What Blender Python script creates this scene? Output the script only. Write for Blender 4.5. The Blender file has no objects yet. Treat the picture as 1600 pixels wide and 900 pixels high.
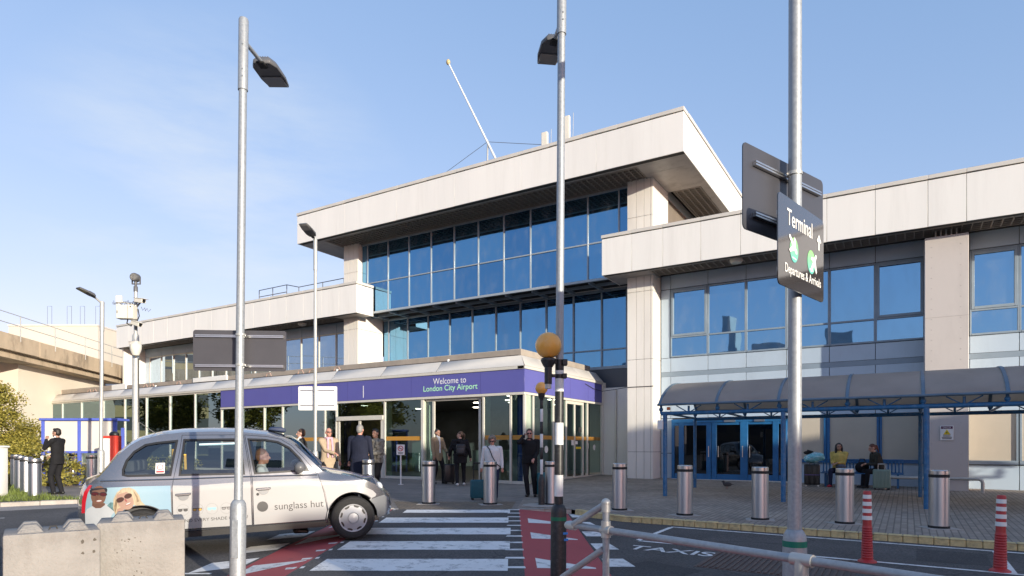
import bpy, bmesh, math, random
from mathutils import Vector, Matrix, geometry, noise
random.seed(7)
rad = math.radians
S = bpy.context.scene
C = S.collection
# ------------------------------------------------------------------ camera, sky, sun, exposure
TH = rad(31.4617)
FW = (-math.sin(TH), math.cos(TH)); RT = (math.cos(TH), math.sin(TH))
cd = bpy.data.cameras.new("camera"); cam = bpy.data.objects.new("camera", cd); C.objects.link(cam)
cam.location = (0, 0, 1.72); cam.rotation_euler = (rad(90), 0, TH)
cd.sensor_width = 36; cd.lens = 36 * 1010 / 1600; cd.shift_y = (699 - 450) / 1600
cd.clip_start = 0.05; cd.clip_end = 3000
S.camera = cam
SUN_EL = 9.5; SUN_DIR = Vector((0.927, -0.375, 0)).normalized()
SUN_STRENGTH = 3.4; SKY_STRENGTH = 0.15; EXPOSURE = 1.0
w = bpy.data.worlds.new("World"); S.world = w; w.use_nodes = True
wn = w.node_tree; wn.nodes.clear()
def WN(t, **k):
    n = wn.nodes.new(t)
    for a, b in k.items(): setattr(n, a, b)
    return n
wo = WN('ShaderNodeOutputWorld'); bg = WN('ShaderNodeBackground')
sk = WN('ShaderNodeTexSky', sky_type='NISHITA', sun_disc=False)
sk.sun_elevation = rad(SUN_EL); sk.sun_rotation = math.atan2(SUN_DIR.x, SUN_DIR.y)
sk.altitude = 0; sk.air_density = 1.0; sk.dust_density = 0.6; sk.ozone_density = 1.6
bg.inputs['Strength'].default_value = SKY_STRENGTH
tc = WN('ShaderNodeTexCoord')
mp = WN('ShaderNodeMapping'); mp.inputs['Scale'].default_value = (1.2, 1.2, 5.0); mp.inputs['Rotation'].default_value = (0.2, 0.1, 0.5)
nz = WN('ShaderNodeTexNoise'); nz.inputs['Scale'].default_value = 2.6; nz.inputs['Detail'].default_value = 9; nz.inputs['Roughness'].default_value = 0.62
cr = WN('ShaderNodeValToRGB'); cr.color_ramp.elements[0].position = 0.40; cr.color_ramp.elements[1].position = 0.72
dt = WN('ShaderNodeVectorMath', operation='DOT_PRODUCT'); dt.inputs[1].default_value = Vector((-0.885, 0.61, 0.34)).normalized()
c2 = WN('ShaderNodeMapRange'); c2.inputs['From Min'].default_value = 0.965; c2.inputs['From Max'].default_value = 1.0
mu = WN('ShaderNodeMath', operation='MULTIPLY'); mu2 = WN('ShaderNodeMath', operation='MULTIPLY'); mu2.inputs[1].default_value = 0.6
mx = WN('ShaderNodeMix', data_type='RGBA'); mx.inputs['B'].default_value = (2.75, 2.95, 3.15, 1)
L = wn.links.new
L(tc.outputs['Generated'], mp.inputs['Vector']); L(mp.outputs[0], nz.inputs['Vector']); L(nz.outputs['Fac'], cr.inputs[0])
L(tc.outputs['Generated'], dt.inputs[0]); L(dt.outputs['Value'], c2.inputs['Value'])
L(cr.outputs[0], mu.inputs[0]); L(c2.outputs[0], mu.inputs[1]); L(mu.outputs[0], mu2.inputs[0])
sp_ = WN('ShaderNodeSeparateColor'); cb_ = WN('ShaderNodeCombineColor'); L(sk.outputs[0], sp_.inputs[0])
for ch, g_, a_ in ((0, 0.72, 0.355), (1, 0.53, 0.398), (2, 0.42, 0.565)):     # soften the sky's own contrast, as hazy autumn air does
    pw = WN('ShaderNodeMath', operation='POWER'); pw.inputs[1].default_value = g_; ml = WN('ShaderNodeMath', operation='MULTIPLY'); ml.inputs[1].default_value = a_ / (0.15 * 2.0)
    L(sp_.outputs[ch], pw.inputs[0]); L(pw.outputs[0], ml.inputs[0]); L(ml.outputs[0], cb_.inputs[ch])
L(cb_.outputs[0], mx.inputs['A']); L(mu2.outputs[0], mx.inputs['Factor'])
L(mx.outputs['Result'], bg.inputs['Color']); L(bg.outputs[0], wo.inputs[0])
sd = bpy.data.lights.new("sun", 'SUN'); sun = bpy.data.objects.new("sun", sd); C.objects.link(sun)
sd.energy = SUN_STRENGTH; sd.angle = rad(0.5); sd.color = (1.0, 0.915, 0.75)
ldir = Vector((-SUN_DIR.x * math.cos(rad(SUN_EL)), -SUN_DIR.y * math.cos(rad(SUN_EL)), -math.sin(rad(SUN_EL))))
sun.rotation_euler = ldir.to_track_quat('-Z', 'Y').to_euler(); sun.location = (30, -15, 40)
S.view_settings.view_transform = 'Standard'; S.view_settings.look = 'None'
S.view_settings.exposure = EXPOSURE; S.view_settings.gamma = 1; S.view_settings.use_curve_mapping = False
S.render.resolution_x = 1024; S.render.resolution_y = 576

# ------------------------------------------------------------------ helpers
SL = 18 / 1010.0
def gz(x, y):
    return SL * max(-12, min(60, FW[0] * x + FW[1] * y))
def P(D, l): return (FW[0] * D + RT[0] * l, FW[1] * D + RT[1] * l)
def G(D, l, off=0.0):
    x, y = P(D, l); return Vector((x, y, gz(x, y) + off))
ORG = {}
class MB:
    def __init__(s): s.v = []; s.f = []; s.m = []
    def add(s, vs, fs, m=0, M=None):
        n = len(s.v)
        s.v += [tuple(M @ Vector(p)) for p in vs] if M else [tuple(p) for p in vs]
        for f in fs: s.f.append([i + n for i in f]); s.m.append(m)
        return s
    def box(s, x0, x1, y0, y1, z0, z1, m=0, M=None):
        v = [(x0,y0,z0),(x1,y0,z0),(x1,y1,z0),(x0,y1,z0),(x0,y0,z1),(x1,y0,z1),(x1,y1,z1),(x0,y1,z1)]
        return s.add(v, [(0,3,2,1),(4,5,6,7),(0,1,5,4),(1,2,6,5),(2,3,7,6),(3,0,4,7)], m, M)
    def prism(s, poly, d0, d1, axis='y', m=0, M=None):
        # poly in the plane of the other two axes (x,z) / (x,y) / (y,z)
        def pt(a, b, d):
            return (a, d, b) if axis == 'y' else ((a, b, d) if axis == 'z' else (d, a, b))
        n = len(poly)
        v = [pt(a, b, d0) for a, b in poly] + [pt(a, b, d1) for a, b in poly]
        f = [list(range(n))[::-1], list(range(n, 2 * n))]
        f += [(i, (i + 1) % n, n + (i + 1) % n, n + i) for i in range(n)]
        return s.add(v, f, m, M)
    def tube(s, pts, r, n=12, m=0, caps=True, M=None):
        pts = [Vector(p) for p in pts]; rs = r if isinstance(r, (list, tuple)) else [r] * len(pts)
        vs = []; fs = []; k = len(pts); up = None
        for i, p in enumerate(pts):
            t = (pts[min(i + 1, k - 1)] - pts[max(i - 1, 0)]).normalized()
            a = up if up else (Vector((0, 0, 1)) if abs(t.z) < 0.9 else Vector((1, 0, 0)))
            u = (a - t * a.dot(t))
            u = u.normalized() if u.length > 1e-6 else t.orthogonal().normalized()
            up = u; b = t.cross(u)
            for j in range(n):
                an = 2 * math.pi * j / n
                vs.append(p + (u * math.cos(an) + b * math.sin(an)) * rs[i])
        for i in range(k - 1):
            for j in range(n):
                fs.append((i * n + j, i * n + (j + 1) % n, (i + 1) * n + (j + 1) % n, (i + 1) * n + j))
        if caps: fs += [tuple(range(n))[::-1], tuple(range((k - 1) * n, k * n))]
        return s.add(vs, fs, m, M)
    def lathe(s, prof, c=(0, 0, 0), n=24, m=0, M=None, axis='z', caps=True):
        vs = []; fs = []; k = len(prof)
        for r, z in prof:
            for j in range(n):
                a = 2 * math.pi * j / n
                p = (r * math.cos(a), r * math.sin(a), z) if axis == 'z' else ((r * math.cos(a), z, r * math.sin(a)) if axis == 'y' else (z, r * math.cos(a), r * math.sin(a)))
                vs.append((c[0] + p[0], c[1] + p[1], c[2] + p[2]))
        for i in range(k - 1):
            for j in range(n): fs.append((i * n + j, i * n + (j + 1) % n, (i + 1) * n + (j + 1) % n, (i + 1) * n + j))
        if caps and prof[0][0] > 1e-4: fs.append(tuple(range(n))[::-1])
        if caps and prof[-1][0] > 1e-4: fs.append(tuple(range((k - 1) * n, k * n)))
        return s.add(vs, fs, m, M)
    def sph(s, c, r, nu=16, nv=10, m=0, M=None):
        rx, ry, rz = r if isinstance(r, (list, tuple)) else (r, r, r)
        vs = [(c[0], c[1], c[2] - rz)]; fs = []
        for i in range(1, nv):
            t = math.pi * i / nv - math.pi / 2
            for j in range(nu):
                a = 2 * math.pi * j / nu
                vs.append((c[0] + rx * math.cos(t) * math.cos(a), c[1] + ry * math.cos(t) * math.sin(a), c[2] + rz * math.sin(t)))
        vs.append((c[0], c[1], c[2] + rz)); e = len(vs) - 1
        for j in range(nu):
            fs.append((0, 1 + (j + 1) % nu, 1 + j)); b = 1 + (nv - 2) * nu; fs.append((e, b + j, b + (j + 1) % nu))
        for i in range(nv - 2):
            for j in range(nu):
                a = 1 + i * nu; fs.append((a + j, a + (j + 1) % nu, a + nu + (j + 1) % nu, a + nu + j))
        return s.add(vs, fs, m, M)
    def poly(s, pts, m=0, M=None): return s.add(pts, [tuple(range(len(pts)))], m, M)
    def build(s, name, mats, parent=None, bevel=0, seg=1, smooth=40, top=None):
        me = bpy.data.meshes.new(name)
        o0 = ORG.get(parent.name if parent else None)
        v = [(p[0] - o0[0], p[1] - o0[1], p[2] - o0[2]) for p in s.v] if o0 else s.v
        me.from_pydata(v, [], s.f)
        mats = mats if isinstance(mats, (list, tuple)) else [mats]
        for m in mats: me.materials.append(m)
        for p, mi in zip(me.polygons, s.m): p.material_index = mi
        bm = bmesh.new(); bm.from_mesh(me)
        bmesh.ops.recalc_face_normals(bm, faces=bm.faces) if smooth is not None else None
        if bevel:
            ed = [e for e in bm.edges if len(e.link_faces) == 2 and e.calc_face_angle(0) > 0.6]
            bmesh.ops.bevel(bm, geom=ed, offset=bevel, segments=seg, affect='EDGES', profile=0.5, clamp_overlap=True)
        bm.to_mesh(me); bm.free()
        if smooth:
            for p in me.polygons: p.use_smooth = True
            me.set_sharp_from_angle(angle=rad(smooth))
        o = bpy.data.objects.new(name, me); C.objects.link(o)
        if parent:
            o.parent = parent
            if o0: ORG[o.name] = o0
        return o
def tag(o, label, cat, group=None):
    o['label'] = label; o['category'] = cat
    if group: o['group'] = group
    return o
def struct(o, kind='structure'): o['kind'] = kind; return o
def thing(name, label, cat, loc=(0, 0, 0), rz=0.0, group=None, world=False):
    o = bpy.data.objects.new(name, None); C.objects.link(o); o.empty_display_size = 0.3
    o.location = loc; o.rotation_euler = (0, 0, rz); tag(o, label, cat, group)
    if world: ORG[o.name] = tuple(loc)     # parts are given in world coordinates
    return o
def dup(root, loc, rz=None, label=None, group=None):
    def cp(o, par):
        c = o.copy(); C.objects.link(c)
        if par: c.parent = par
        for ch in kids.get(o.name, []): cp(ch, c)
        return c
    kids = {}
    for o in C.objects:
        if o.parent: kids.setdefault(o.parent.name, []).append(o)
    r = cp(root, None); r.location = loc
    if rz is not None: r.rotation_euler = (0, 0, rz)
    if label: r['label'] = label
    if group: r['group'] = group
    return r
def lin(c):   # sRGB 0-255 -> linear
    return tuple(((x / 255) / 12.92 if x / 255 <= 0.04045 else ((x / 255 + 0.055) / 1.055) ** 2.4) for x in c)
def M_(name, col, rough=0.5, metal=0.0, var=0.0, vs=3.0, bump=0.0, bs=40.0, spec=0.5, coat=0.0, stain=None, rvar=0.0, alpha=1.0, emit=None, stretch=None):
    m = bpy.data.materials.new(name); m.use_nodes = True; t = m.node_tree; b = t.nodes['Principled BSDF']; k = t.links.new
    col = tuple(col[:3])
    b.inputs['Base Color'].default_value = (*col, 1); b.inputs['Roughness'].default_value = rough; b.inputs['Metallic'].default_value = metal
    b.inputs['Specular IOR Level'].default_value = spec; b.inputs['Coat Weight'].default_value = coat; b.inputs['Alpha'].default_value = alpha
    b.inputs['Coat Roughness'].default_value = 0.06
    if emit: b.inputs['Emission Color'].default_value = (*emit[0], 1); b.inputs['Emission Strength'].default_value = emit[1]
    if var or bump or stain or rvar:
        tc = t.nodes.new('ShaderNodeTexCoord'); src = tc.outputs['Object']
        if stretch:
            mpn = t.nodes.new('ShaderNodeMapping'); mpn.inputs['Scale'].default_value = stretch; k(src, mpn.inputs[0]); src = mpn.outputs[0]
        n1 = t.nodes.new('ShaderNodeTexNoise'); n1.inputs['Scale'].default_value = vs; n1.inputs['Detail'].default_value = 6; n1.inputs['Roughness'].default_value = 0.65
        k(src, n1.inputs['Vector'])
        cur = None
        if var:
            r = t.nodes.new('ShaderNodeMix'); r.data_type = 'RGBA'
            r.inputs['A'].default_value = (*[c * (1 - var) for c in col], 1); r.inputs['B'].default_value = (*[min(1, c * (1 + var)) for c in col], 1)
            mr = t.nodes.new('ShaderNodeMapRange'); mr.inputs['From Min'].default_value = 0.3; mr.inputs['From Max'].default_value = 0.7
            k(n1.outputs['Fac'], mr.inputs['Value']); k(mr.outputs[0], r.inputs['Factor']); cur = r.outputs['Result']
        if stain:   # (colour, amount, scale)
            n3 = t.nodes.new('ShaderNodeTexNoise'); n3.inputs['Scale'].default_value = stain[2]; n3.inputs['Detail'].default_value = 8; n3.inputs['Roughness'].default_value = 0.7
            k(src, n3.inputs['Vector'])
            mr = t.nodes.new('ShaderNodeMapRange'); mr.inputs['From Min'].default_value = 0.5; mr.inputs['From Max'].default_value = 0.72; mr.inputs['To Max'].default_value = stain[1]
            k(n3.outputs['Fac'], mr.inputs['Value'])
            r = t.nodes.new('ShaderNodeMix'); r.data_type = 'RGBA'; r.inputs['B'].default_value = (*stain[0], 1)
            if cur: k(cur, r.inputs['A'])
            else: r.inputs['A'].default_value = (*col, 1)
            k(mr.outputs[0], r.inputs['Factor']); cur = r.outputs['Result']
        if cur: k(cur, b.inputs['Base Color'])
        if rvar:
            mr = t.nodes.new('ShaderNodeMapRange'); mr.inputs['To Min'].default_value = max(0.02, rough - rvar); mr.inputs['To Max'].default_value = rough + rvar
            mr.inputs['From Min'].default_value = 0.3; mr.inputs['From Max'].default_value = 0.7
            k(n1.outputs['Fac'], mr.inputs['Value']); k(mr.outputs[0], b.inputs['Roughness'])
        if bump:
            n2 = t.nodes.new('ShaderNodeTexNoise'); n2.inputs['Scale'].default_value = bs; n2.inputs['Detail'].default_value = 5
            k(src, n2.inputs['Vector'])
            bp = t.nodes.new('ShaderNodeBump'); bp.inputs['Strength'].default_value = bump; bp.inputs['Distance'].default_value = 0.02
            k(n2.outputs['Fac'], bp.inputs['Height']); k(bp.outputs[0], b.inputs['Normal'])
    return m
def glass_mat(name, tint, refl, base=0.0, ior=1.5, rough=0.01, wav=0.0):
    """See-through glazing: a tinted transparent sheet under a Fresnel reflection."""
    m = bpy.data.materials.new(name); m.use_nodes = True; t = m.node_tree; k = t.links.new; t.nodes.clear()
    o = t.nodes.new('ShaderNodeOutputMaterial'); mix = t.nodes.new('ShaderNodeMixShader')
    tr = t.nodes.new('ShaderNodeBsdfTransparent'); tr.inputs[0].default_value = (*tint, 1)
    gl = t.nodes.new('ShaderNodeBsdfGlossy'); gl.inputs['Color'].default_value = (*refl, 1); gl.inputs['Roughness'].default_value = rough
    lw = t.nodes.new('ShaderNodeFresnel'); lw.inputs['IOR'].default_value = ior
    ad = t.nodes.new('ShaderNodeMath'); ad.operation = 'ADD'; ad.use_clamp = True; ad.inputs[1].default_value = base
    k(lw.outputs[0], ad.inputs[0]); k(ad.outputs[0], mix.inputs[0]); k(tr.outputs[0], mix.inputs[1]); k(gl.outputs[0], mix.inputs[2]); k(mix.outputs[0], o.inputs[0])
    if wav:
        tc = t.nodes.new('ShaderNodeTexCoord'); nn = t.nodes.new('ShaderNodeTexNoise'); nn.inputs['Scale'].default_value = 0.9; nn.inputs['Detail'].default_value = 1
        bp = t.nodes.new('ShaderNodeBump'); bp.inputs['Strength'].default_value = wav; bp.inputs['Distance'].default_value = 0.02
        k(tc.outputs['Object'], nn.inputs['Vector']); k(nn.outputs['Fac'], bp.inputs['Height']); k(bp.outputs[0], gl.inputs['Normal'])
    return m
def mirror_glass(name, refl, dark, wav=0.03, f=0.85):
    """Solar-control glazing: strongly reflective, tinted, opaque from outside."""
    m = bpy.data.materials.new(name); m.use_nodes = True; t = m.node_tree; k = t.links.new; t.nodes.clear()
    o = t.nodes.new('ShaderNodeOutputMaterial'); mix = t.nodes.new('ShaderNodeMixShader'); mix.inputs[0].default_value = f
    df = t.nodes.new('ShaderNodeBsdfDiffuse'); df.inputs[0].default_value = (*dark, 1)
    gl = t.nodes.new('ShaderNodeBsdfGlossy'); gl.inputs['Color'].default_value = (*refl, 1); gl.inputs['Roughness'].default_value = 0.015
    tc = t.nodes.new('ShaderNodeTexCoord'); nn = t.nodes.new('ShaderNodeTexNoise'); nn.inputs['Scale'].default_value = 0.8; nn.inputs['Detail'].default_value = 2
    bp = t.nodes.new('ShaderNodeBump'); bp.inputs['Strength'].default_value = wav; bp.inputs['Distance'].default_value = 0.03
    k(tc.outputs['Object'], nn.inputs['Vector']); k(nn.outputs['Fac'], bp.inputs['Height']); k(bp.outputs[0], gl.inputs['Normal'])
    # dust and rain smears on the outside face
    mp = t.nodes.new('ShaderNodeMapping'); mp.inputs['Scale'].default_value = (1.6, 1.6, 0.7); n2 = t.nodes.new('ShaderNodeTexNoise'); n2.inputs['Scale'].default_value = 1.5; n2.inputs['Detail'].default_value = 9; n2.inputs['Roughness'].default_value = 0.72
    mr = t.nodes.new('ShaderNodeMapRange'); mr.inputs['From Min'].default_value = 0.45; mr.inputs['From Max'].default_value = 0.75; mr.inputs['To Min'].default_value = f; mr.inputs['To Max'].default_value = f - 0.16
    mc = t.nodes.new('ShaderNodeMix'); mc.data_type = 'RGBA'; mc.inputs['A'].default_value = (*dark, 1); mc.inputs['B'].default_value = (0.30, 0.34, 0.38, 1); mr2 = t.nodes.new('ShaderNodeMapRange'); mr2.inputs['From Min'].default_value = 0.45; mr2.inputs['From Max'].default_value = 0.7
    k(tc.outputs['Object'], mp.inputs[0]); k(mp.outputs[0], n2.inputs['Vector']); k(n2.outputs['Fac'], mr.inputs['Value']); k(n2.outputs['Fac'], mr2.inputs['Value']); k(mr2.outputs[0], mc.inputs['Factor']); k(mc.outputs['Result'], df.inputs[0]); k(mr.outputs[0], mix.inputs[0])
    k(df.outputs[0], mix.inputs[1]); k(gl.outputs[0], mix.inputs[2]); k(mix.outputs[0], o.inputs[0])
    return m
def text(body, width, mat, parent, M, name='lettering', height=None, bold=0.0, align='CENTER'):
    """Flat lettering scaled to `width` metres, lying in the local XY plane of M."""
    cu = bpy.data.curves.new('txt', 'FONT'); cu.body = body; cu.align_x = align; cu.extrude = 0.0; cu.offset = bold
    to = bpy.data.objects.new('txt', cu); C.objects.link(to)
    me = bpy.data.meshes.new_from_object(to.evaluated_get(bpy.context.evaluated_depsgraph_get()))
    bpy.data.objects.remove(to); bpy.data.curves.remove(cu)
    xs = [v.co.x for v in me.vertices]; ys = [v.co.y for v in me.vertices]
    wd = max(xs) - min(xs); s = width / wd; sy = s if height is None else height / (max(ys) - min(ys))
    x0 = (max(xs) + min(xs)) / 2 if align == 'CENTER' else min(xs)
    for v in me.vertices: v.co = M @ Vector(((v.co.x - x0) * s, v.co.y * sy, 0))
    me.materials.clear(); me.materials.append(mat)
    o0 = ORG.get(parent.name) if parent else None
    if o0:
        for v in me.vertices: v.co -= Vector(o0)
    o = bpy.data.objects.new(name, me); me.name = name; C.objects.link(o); o.parent = parent
    if o0: ORG[o.name] = o0
    return o
def frame_M(o, x, z):  # matrix whose local x,y run along world vectors x,z
    x = Vector(x).normalized(); z = Vector(z).normalized(); n = x.cross(z)
    m = Matrix((x, z, n)).transposed().to_4x4(); m.translation = Vector(o); return m
CR = Matrix.Rotation(TH, 4, 'Z')

# ------------------------------------------------------------------ materials
cream = M_('cream_cladding', (0.80, 0.78, 0.735), 0.38, 0.0, var=0.05, vs=0.5, rvar=0.08, stain=((0.55, 0.52, 0.47), 0.24, 1.6), stretch=(1.3, 1.3, 0.13))
cream2 = M_('cream_cladding_columns', (0.77, 0.735, 0.675), 0.4, 0.0, var=0.05, vs=0.5, stain=((0.36, 0.31, 0.27), 0.25, 0.7), stretch=(1, 1, 0.2))
pinkp = M_('pillar_cladding', (0.56, 0.51, 0.475), 0.5, var=0.04, vs=0.6, stain=((0.33, 0.29, 0.27), 0.25, 0.9), stretch=(1, 1, 0.4))
core = M_('dark_joint', (0.05, 0.045, 0.04), 0.8)
coping_m = M_('coping_metal', (0.60, 0.57, 0.52), 0.5, var=0.06, vs=1.2)
soffit_m = M_('soffit_panel', (0.40, 0.36, 0.33), 0.4, var=0.12, vs=0.7, stain=((0.14, 0.11, 0.09), 0.5, 1.6))
grille_m = M_('soffit_grille', (0.27, 0.23, 0.195), 0.5)
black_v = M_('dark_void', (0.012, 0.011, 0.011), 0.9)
bluepan = M_('pale_blue_panel', (0.44, 0.53, 0.62), 0.32, var=0.05, vs=0.5, rvar=0.05, stain=((0.27, 0.31, 0.35), 0.3, 0.9), stretch=(1, 1, 0.3))
framem = M_('grey_blue_frame', (0.24, 0.30, 0.36), 0.4, var=0.08, vs=2)
mullm = M_('silver_blue_mullion', (0.36, 0.40, 0.44), 0.35, 0.3)
bluem = M_('blue_paint', (0.018, 0.125, 0.30), 0.35, var=0.15, vs=4, coat=0.2)
bluecan = M_('canopy_blue_paint', (0.02, 0.13, 0.29), 0.4, var=0.25, vs=6, stain=((0.25, 0.28, 0.3), 0.4, 9))
navym = M_('notice_blue', (0.09, 0.13, 0.50), 0.4, var=0.08)
purple = M_('purple_sign_band', (0.098, 0.098, 0.335), 0.38, var=0.05, vs=0.6)
blueglass = mirror_glass('blue_reflective_glass', (0.155, 0.345, 0.54), (0.006, 0.014, 0.03), 0.05, 0.92)
blueglass2 = mirror_glass('blue_reflective_glass_dark', (0.13, 0.30, 0.49), (0.006, 0.012, 0.025), 0.06, 0.9)
blueglass3 = mirror_glass('blue_reflective_glass_pale', (0.175, 0.375, 0.56), (0.012, 0.022, 0.035), 0.045, 0.9)
wallglass = mirror_glass('light_blue_reflective_glass', (0.215, 0.41, 0.60), (0.01, 0.02, 0.04), 0.07, 0.9)
leftglass = mirror_glass('grey_reflective_glass', (0.40, 0.50, 0.62), (0.02, 0.03, 0.04), 0.02, 0.8)
pavglass = glass_mat('green_tinted_glass', (0.60, 0.76, 0.72), (0.42, 0.58, 0.60), 0.13, 1.5, 0.01, 0.02)
pavglassd = glass_mat('dark_tinted_glass', (0.10, 0.14, 0.135), (0.40, 0.54, 0.58), 0.42, 1.5, 0.01, 0.02)
doorglass = glass_mat('dark_door_glass', (0.12, 0.14, 0.15), (0.8, 0.85, 0.9), 0.06, 1.5, 0.01, 0.03)
alu = M_('cream_aluminium', (0.60, 0.57, 0.50), 0.4, 0.1, var=0.06, vs=3)
fin = M_('pale_green_fin', (0.40, 0.47, 0.37), 0.3, var=0.08, vs=2)
steel = M_('brushed_steel', (0.60, 0.625, 0.66), 0.33, 1.0, var=0.06, vs=4, stretch=(1, 1, 0.1))
steelcap = M_('steel_cap', (0.62, 0.61, 0.60), 0.3, 1.0, var=0.06, vs=20)
galv = M_('galvanised_steel', (0.335, 0.355, 0.372), 0.5, 0.4, var=0.16, vs=40, rvar=0.08, stain=((0.26, 0.26, 0.25), 0.3, 6))
galvw = M_('weathered_zinc', (0.48, 0.48, 0.455), 0.45, 0.45, var=0.10, vs=12)
blackm = M_('black_paint', (0.018, 0.018, 0.019), 0.42, var=0.3, vs=30, stain=((0.12, 0.12, 0.12), 0.35, 24))
blackr = M_('black_rubber', (0.016, 0.016, 0.017), 0.75, var=0.2, vs=20)
whitep = M_('white_paint', (0.72, 0.72, 0.70), 0.45, var=0.06, vs=8, stain=((0.4, 0.38, 0.34), 0.25, 7))
whites = M_('white_sign', (0.80, 0.79, 0.76), 0.4, var=0.02)
offwhite = M_('cctv_cream', (0.66, 0.63, 0.55), 0.4, var=0.05)
darkgrey = M_('dark_grey_board', (0.060, 0.058, 0.066), 0.42, var=0.1, vs=3)
signgrey = M_('sign_back_grey', (0.062, 0.062, 0.072), 0.36, 0.2, var=0.08, vs=2)
signface = M_('sign_face_black', (0.045, 0.042, 0.045), 0.06, coat=1.0)
lampgrey = M_('lamp_grey', (0.10, 0.10, 0.105), 0.45, var=0.1)
lampglass = M_('lamp_glass', (0.30, 0.29, 0.27), 0.12, coat=0.5)
orangeg = M_('amber_globe', (0.86, 0.42, 0.08), 0.3, var=0.08, vs=6, stain=((0.82, 0.62, 0.42), 0.5, 5), coat=0.1)
redm = M_('red_plastic', (0.42, 0.03, 0.03), 0.4, var=0.12, vs=10)
redbox = M_('red_paint', (0.58, 0.055, 0.035), 0.4, var=0.05)
yellowk = M_('yellow_kerb_paint', (0.58, 0.45, 0.22), 0.75, var=0.22, vs=9, bump=0.4, bs=60, stain=((0.16, 0.13, 0.10), 0.75, 7))
concm = M_('grey_concrete', (0.40, 0.365, 0.33), 0.85, var=0.12, vs=3, bump=0.3, bs=70, stain=((0.20, 0.175, 0.15), 0.4, 2.4))
orangestrip = M_('orange_strip', (0.45, 0.22, 0.035), 0.5)
inred = M_('sign_red', (0.55, 0.03, 0.04), 0.5)
# ------------------------------------------------------------------ ground, road, pavements
def ground_mat(name, base, var, speck, rough, scale=1.0, patch=None, bump=0.5):
    m = bpy.data.materials.new(name); m.use_nodes = True; t = m.node_tree; b = t.nodes['Principled BSDF']; k = t.links.new
    tc = t.nodes.new('ShaderNodeTexCoord'); o = tc.outputs['Object']
    n1 = t.nodes.new('ShaderNodeTexNoise'); n1.inputs['Scale'].default_value = 0.55 * scale; n1.inputs['Detail'].default_value = 7; n1.inputs['Roughness'].default_value = 0.65; k(o, n1.inputs[0])
    n2 = t.nodes.new('ShaderNodeTexNoise'); n2.inputs['Scale'].default_value = 38 * scale; n2.inputs['Detail'].default_value = 3; k(o, n2.inputs[0])
    n3 = t.nodes.new('ShaderNodeTexVoronoi'); n3.inputs['Scale'].default_value = 70 * scale; k(o, n3.inputs[0])
    r1 = t.nodes.new('ShaderNodeMix'); r1.data_type = 'RGBA'
    r1.inputs['A'].default_value = (*[c * (1 - var) for c in base], 1); r1.inputs['B'].default_value = (*[c * (1 + var) for c in base], 1)
    mr = t.nodes.new('ShaderNodeMapRange'); mr.inputs['From Min'].default_value = 0.32; mr.inputs['From Max'].default_value = 0.68; k(n1.outputs[0], mr.inputs[0]); k(mr.outputs[0], r1.inputs['Factor'])
    r2 = t.nodes.new('ShaderNodeMix'); r2.data_type = 'RGBA'; r2.blend_type = 'MULTIPLY'; r2.inputs['Factor'].default_value = 1.0
    cr = t.nodes.new('ShaderNodeValToRGB'); cr.color_ramp.elements[0].position = 0.3; cr.color_ramp.elements[1].position = 0.72
    cr.color_ramp.elements[0].color = (1 - speck,) * 3 + (1,); cr.color_ramp.elements[1].color = (1 + speck,) * 3 + (1,)
    k(n2.outputs[0], cr.inputs[0]); k(r1.outputs['Result'], r2.inputs['A']); k(cr.outputs[0], r2.inputs['B'])
    res = r2.outputs['Result']
    if patch:      # hairline cracks, sealed joints and oily wear in the wearing course
        nd = t.nodes.new('ShaderNodeTexNoise'); nd.inputs['Scale'].default_value = 1.3; nd.inputs['Detail'].default_value = 6; k(o, nd.inputs[0])
        va = t.nodes.new('ShaderNodeVectorMath'); va.operation = 'MULTIPLY_ADD'; va.inputs[1].default_value = (.9, .9, 0); k(nd.outputs['Color'], va.inputs[0]); k(o, va.inputs[2])
        vc = t.nodes.new('ShaderNodeTexVoronoi'); vc.feature = 'DISTANCE_TO_EDGE'; vc.inputs['Scale'].default_value = 0.33; k(va.outputs[0], vc.inputs[0])
        m1 = t.nodes.new('ShaderNodeMapRange'); m1.inputs['From Max'].default_value = 0.006; m1.inputs['To Min'].default_value = 0.45; k(vc.outputs['Distance'], m1.inputs[0])
        n5 = t.nodes.new('ShaderNodeTexNoise'); n5.inputs['Scale'].default_value = 0.23; n5.inputs['Detail'].default_value = 5; k(o, n5.inputs[0])
        m2 = t.nodes.new('ShaderNodeMapRange'); m2.inputs['From Min'].default_value = 0.52; m2.inputs['From Max'].default_value = 0.62; m2.inputs['To Min'].default_value = 1.0; m2.inputs['To Max'].default_value = 0.68; k(n5.outputs[0], m2.inputs[0])
        mm = t.nodes.new('ShaderNodeMath'); mm.operation = 'MULTIPLY'; k(m1.outputs[0], mm.inputs[0]); k(m2.outputs[0], mm.inputs[1])
        r3 = t.nodes.new('ShaderNodeMix'); r3.data_type = 'RGBA'; r3.blend_type = 'MULTIPLY'; r3.inputs['Factor'].default_value = 1.0; k(res, r3.inputs['A']); k(mm.outputs[0], r3.inputs['B']); res = r3.outputs['Result']
    k(res, b.inputs['Base Color']); b.inputs['Roughness'].default_value = rough
    bp = t.nodes.new('ShaderNodeBump'); bp.inputs['Strength'].default_value = bump; bp.inputs['Distance'].default_value = 0.008
    k(n3.outputs['Distance'], bp.inputs['Height']); k(bp.outputs[0], b.inputs['Normal'])
    return m
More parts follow.
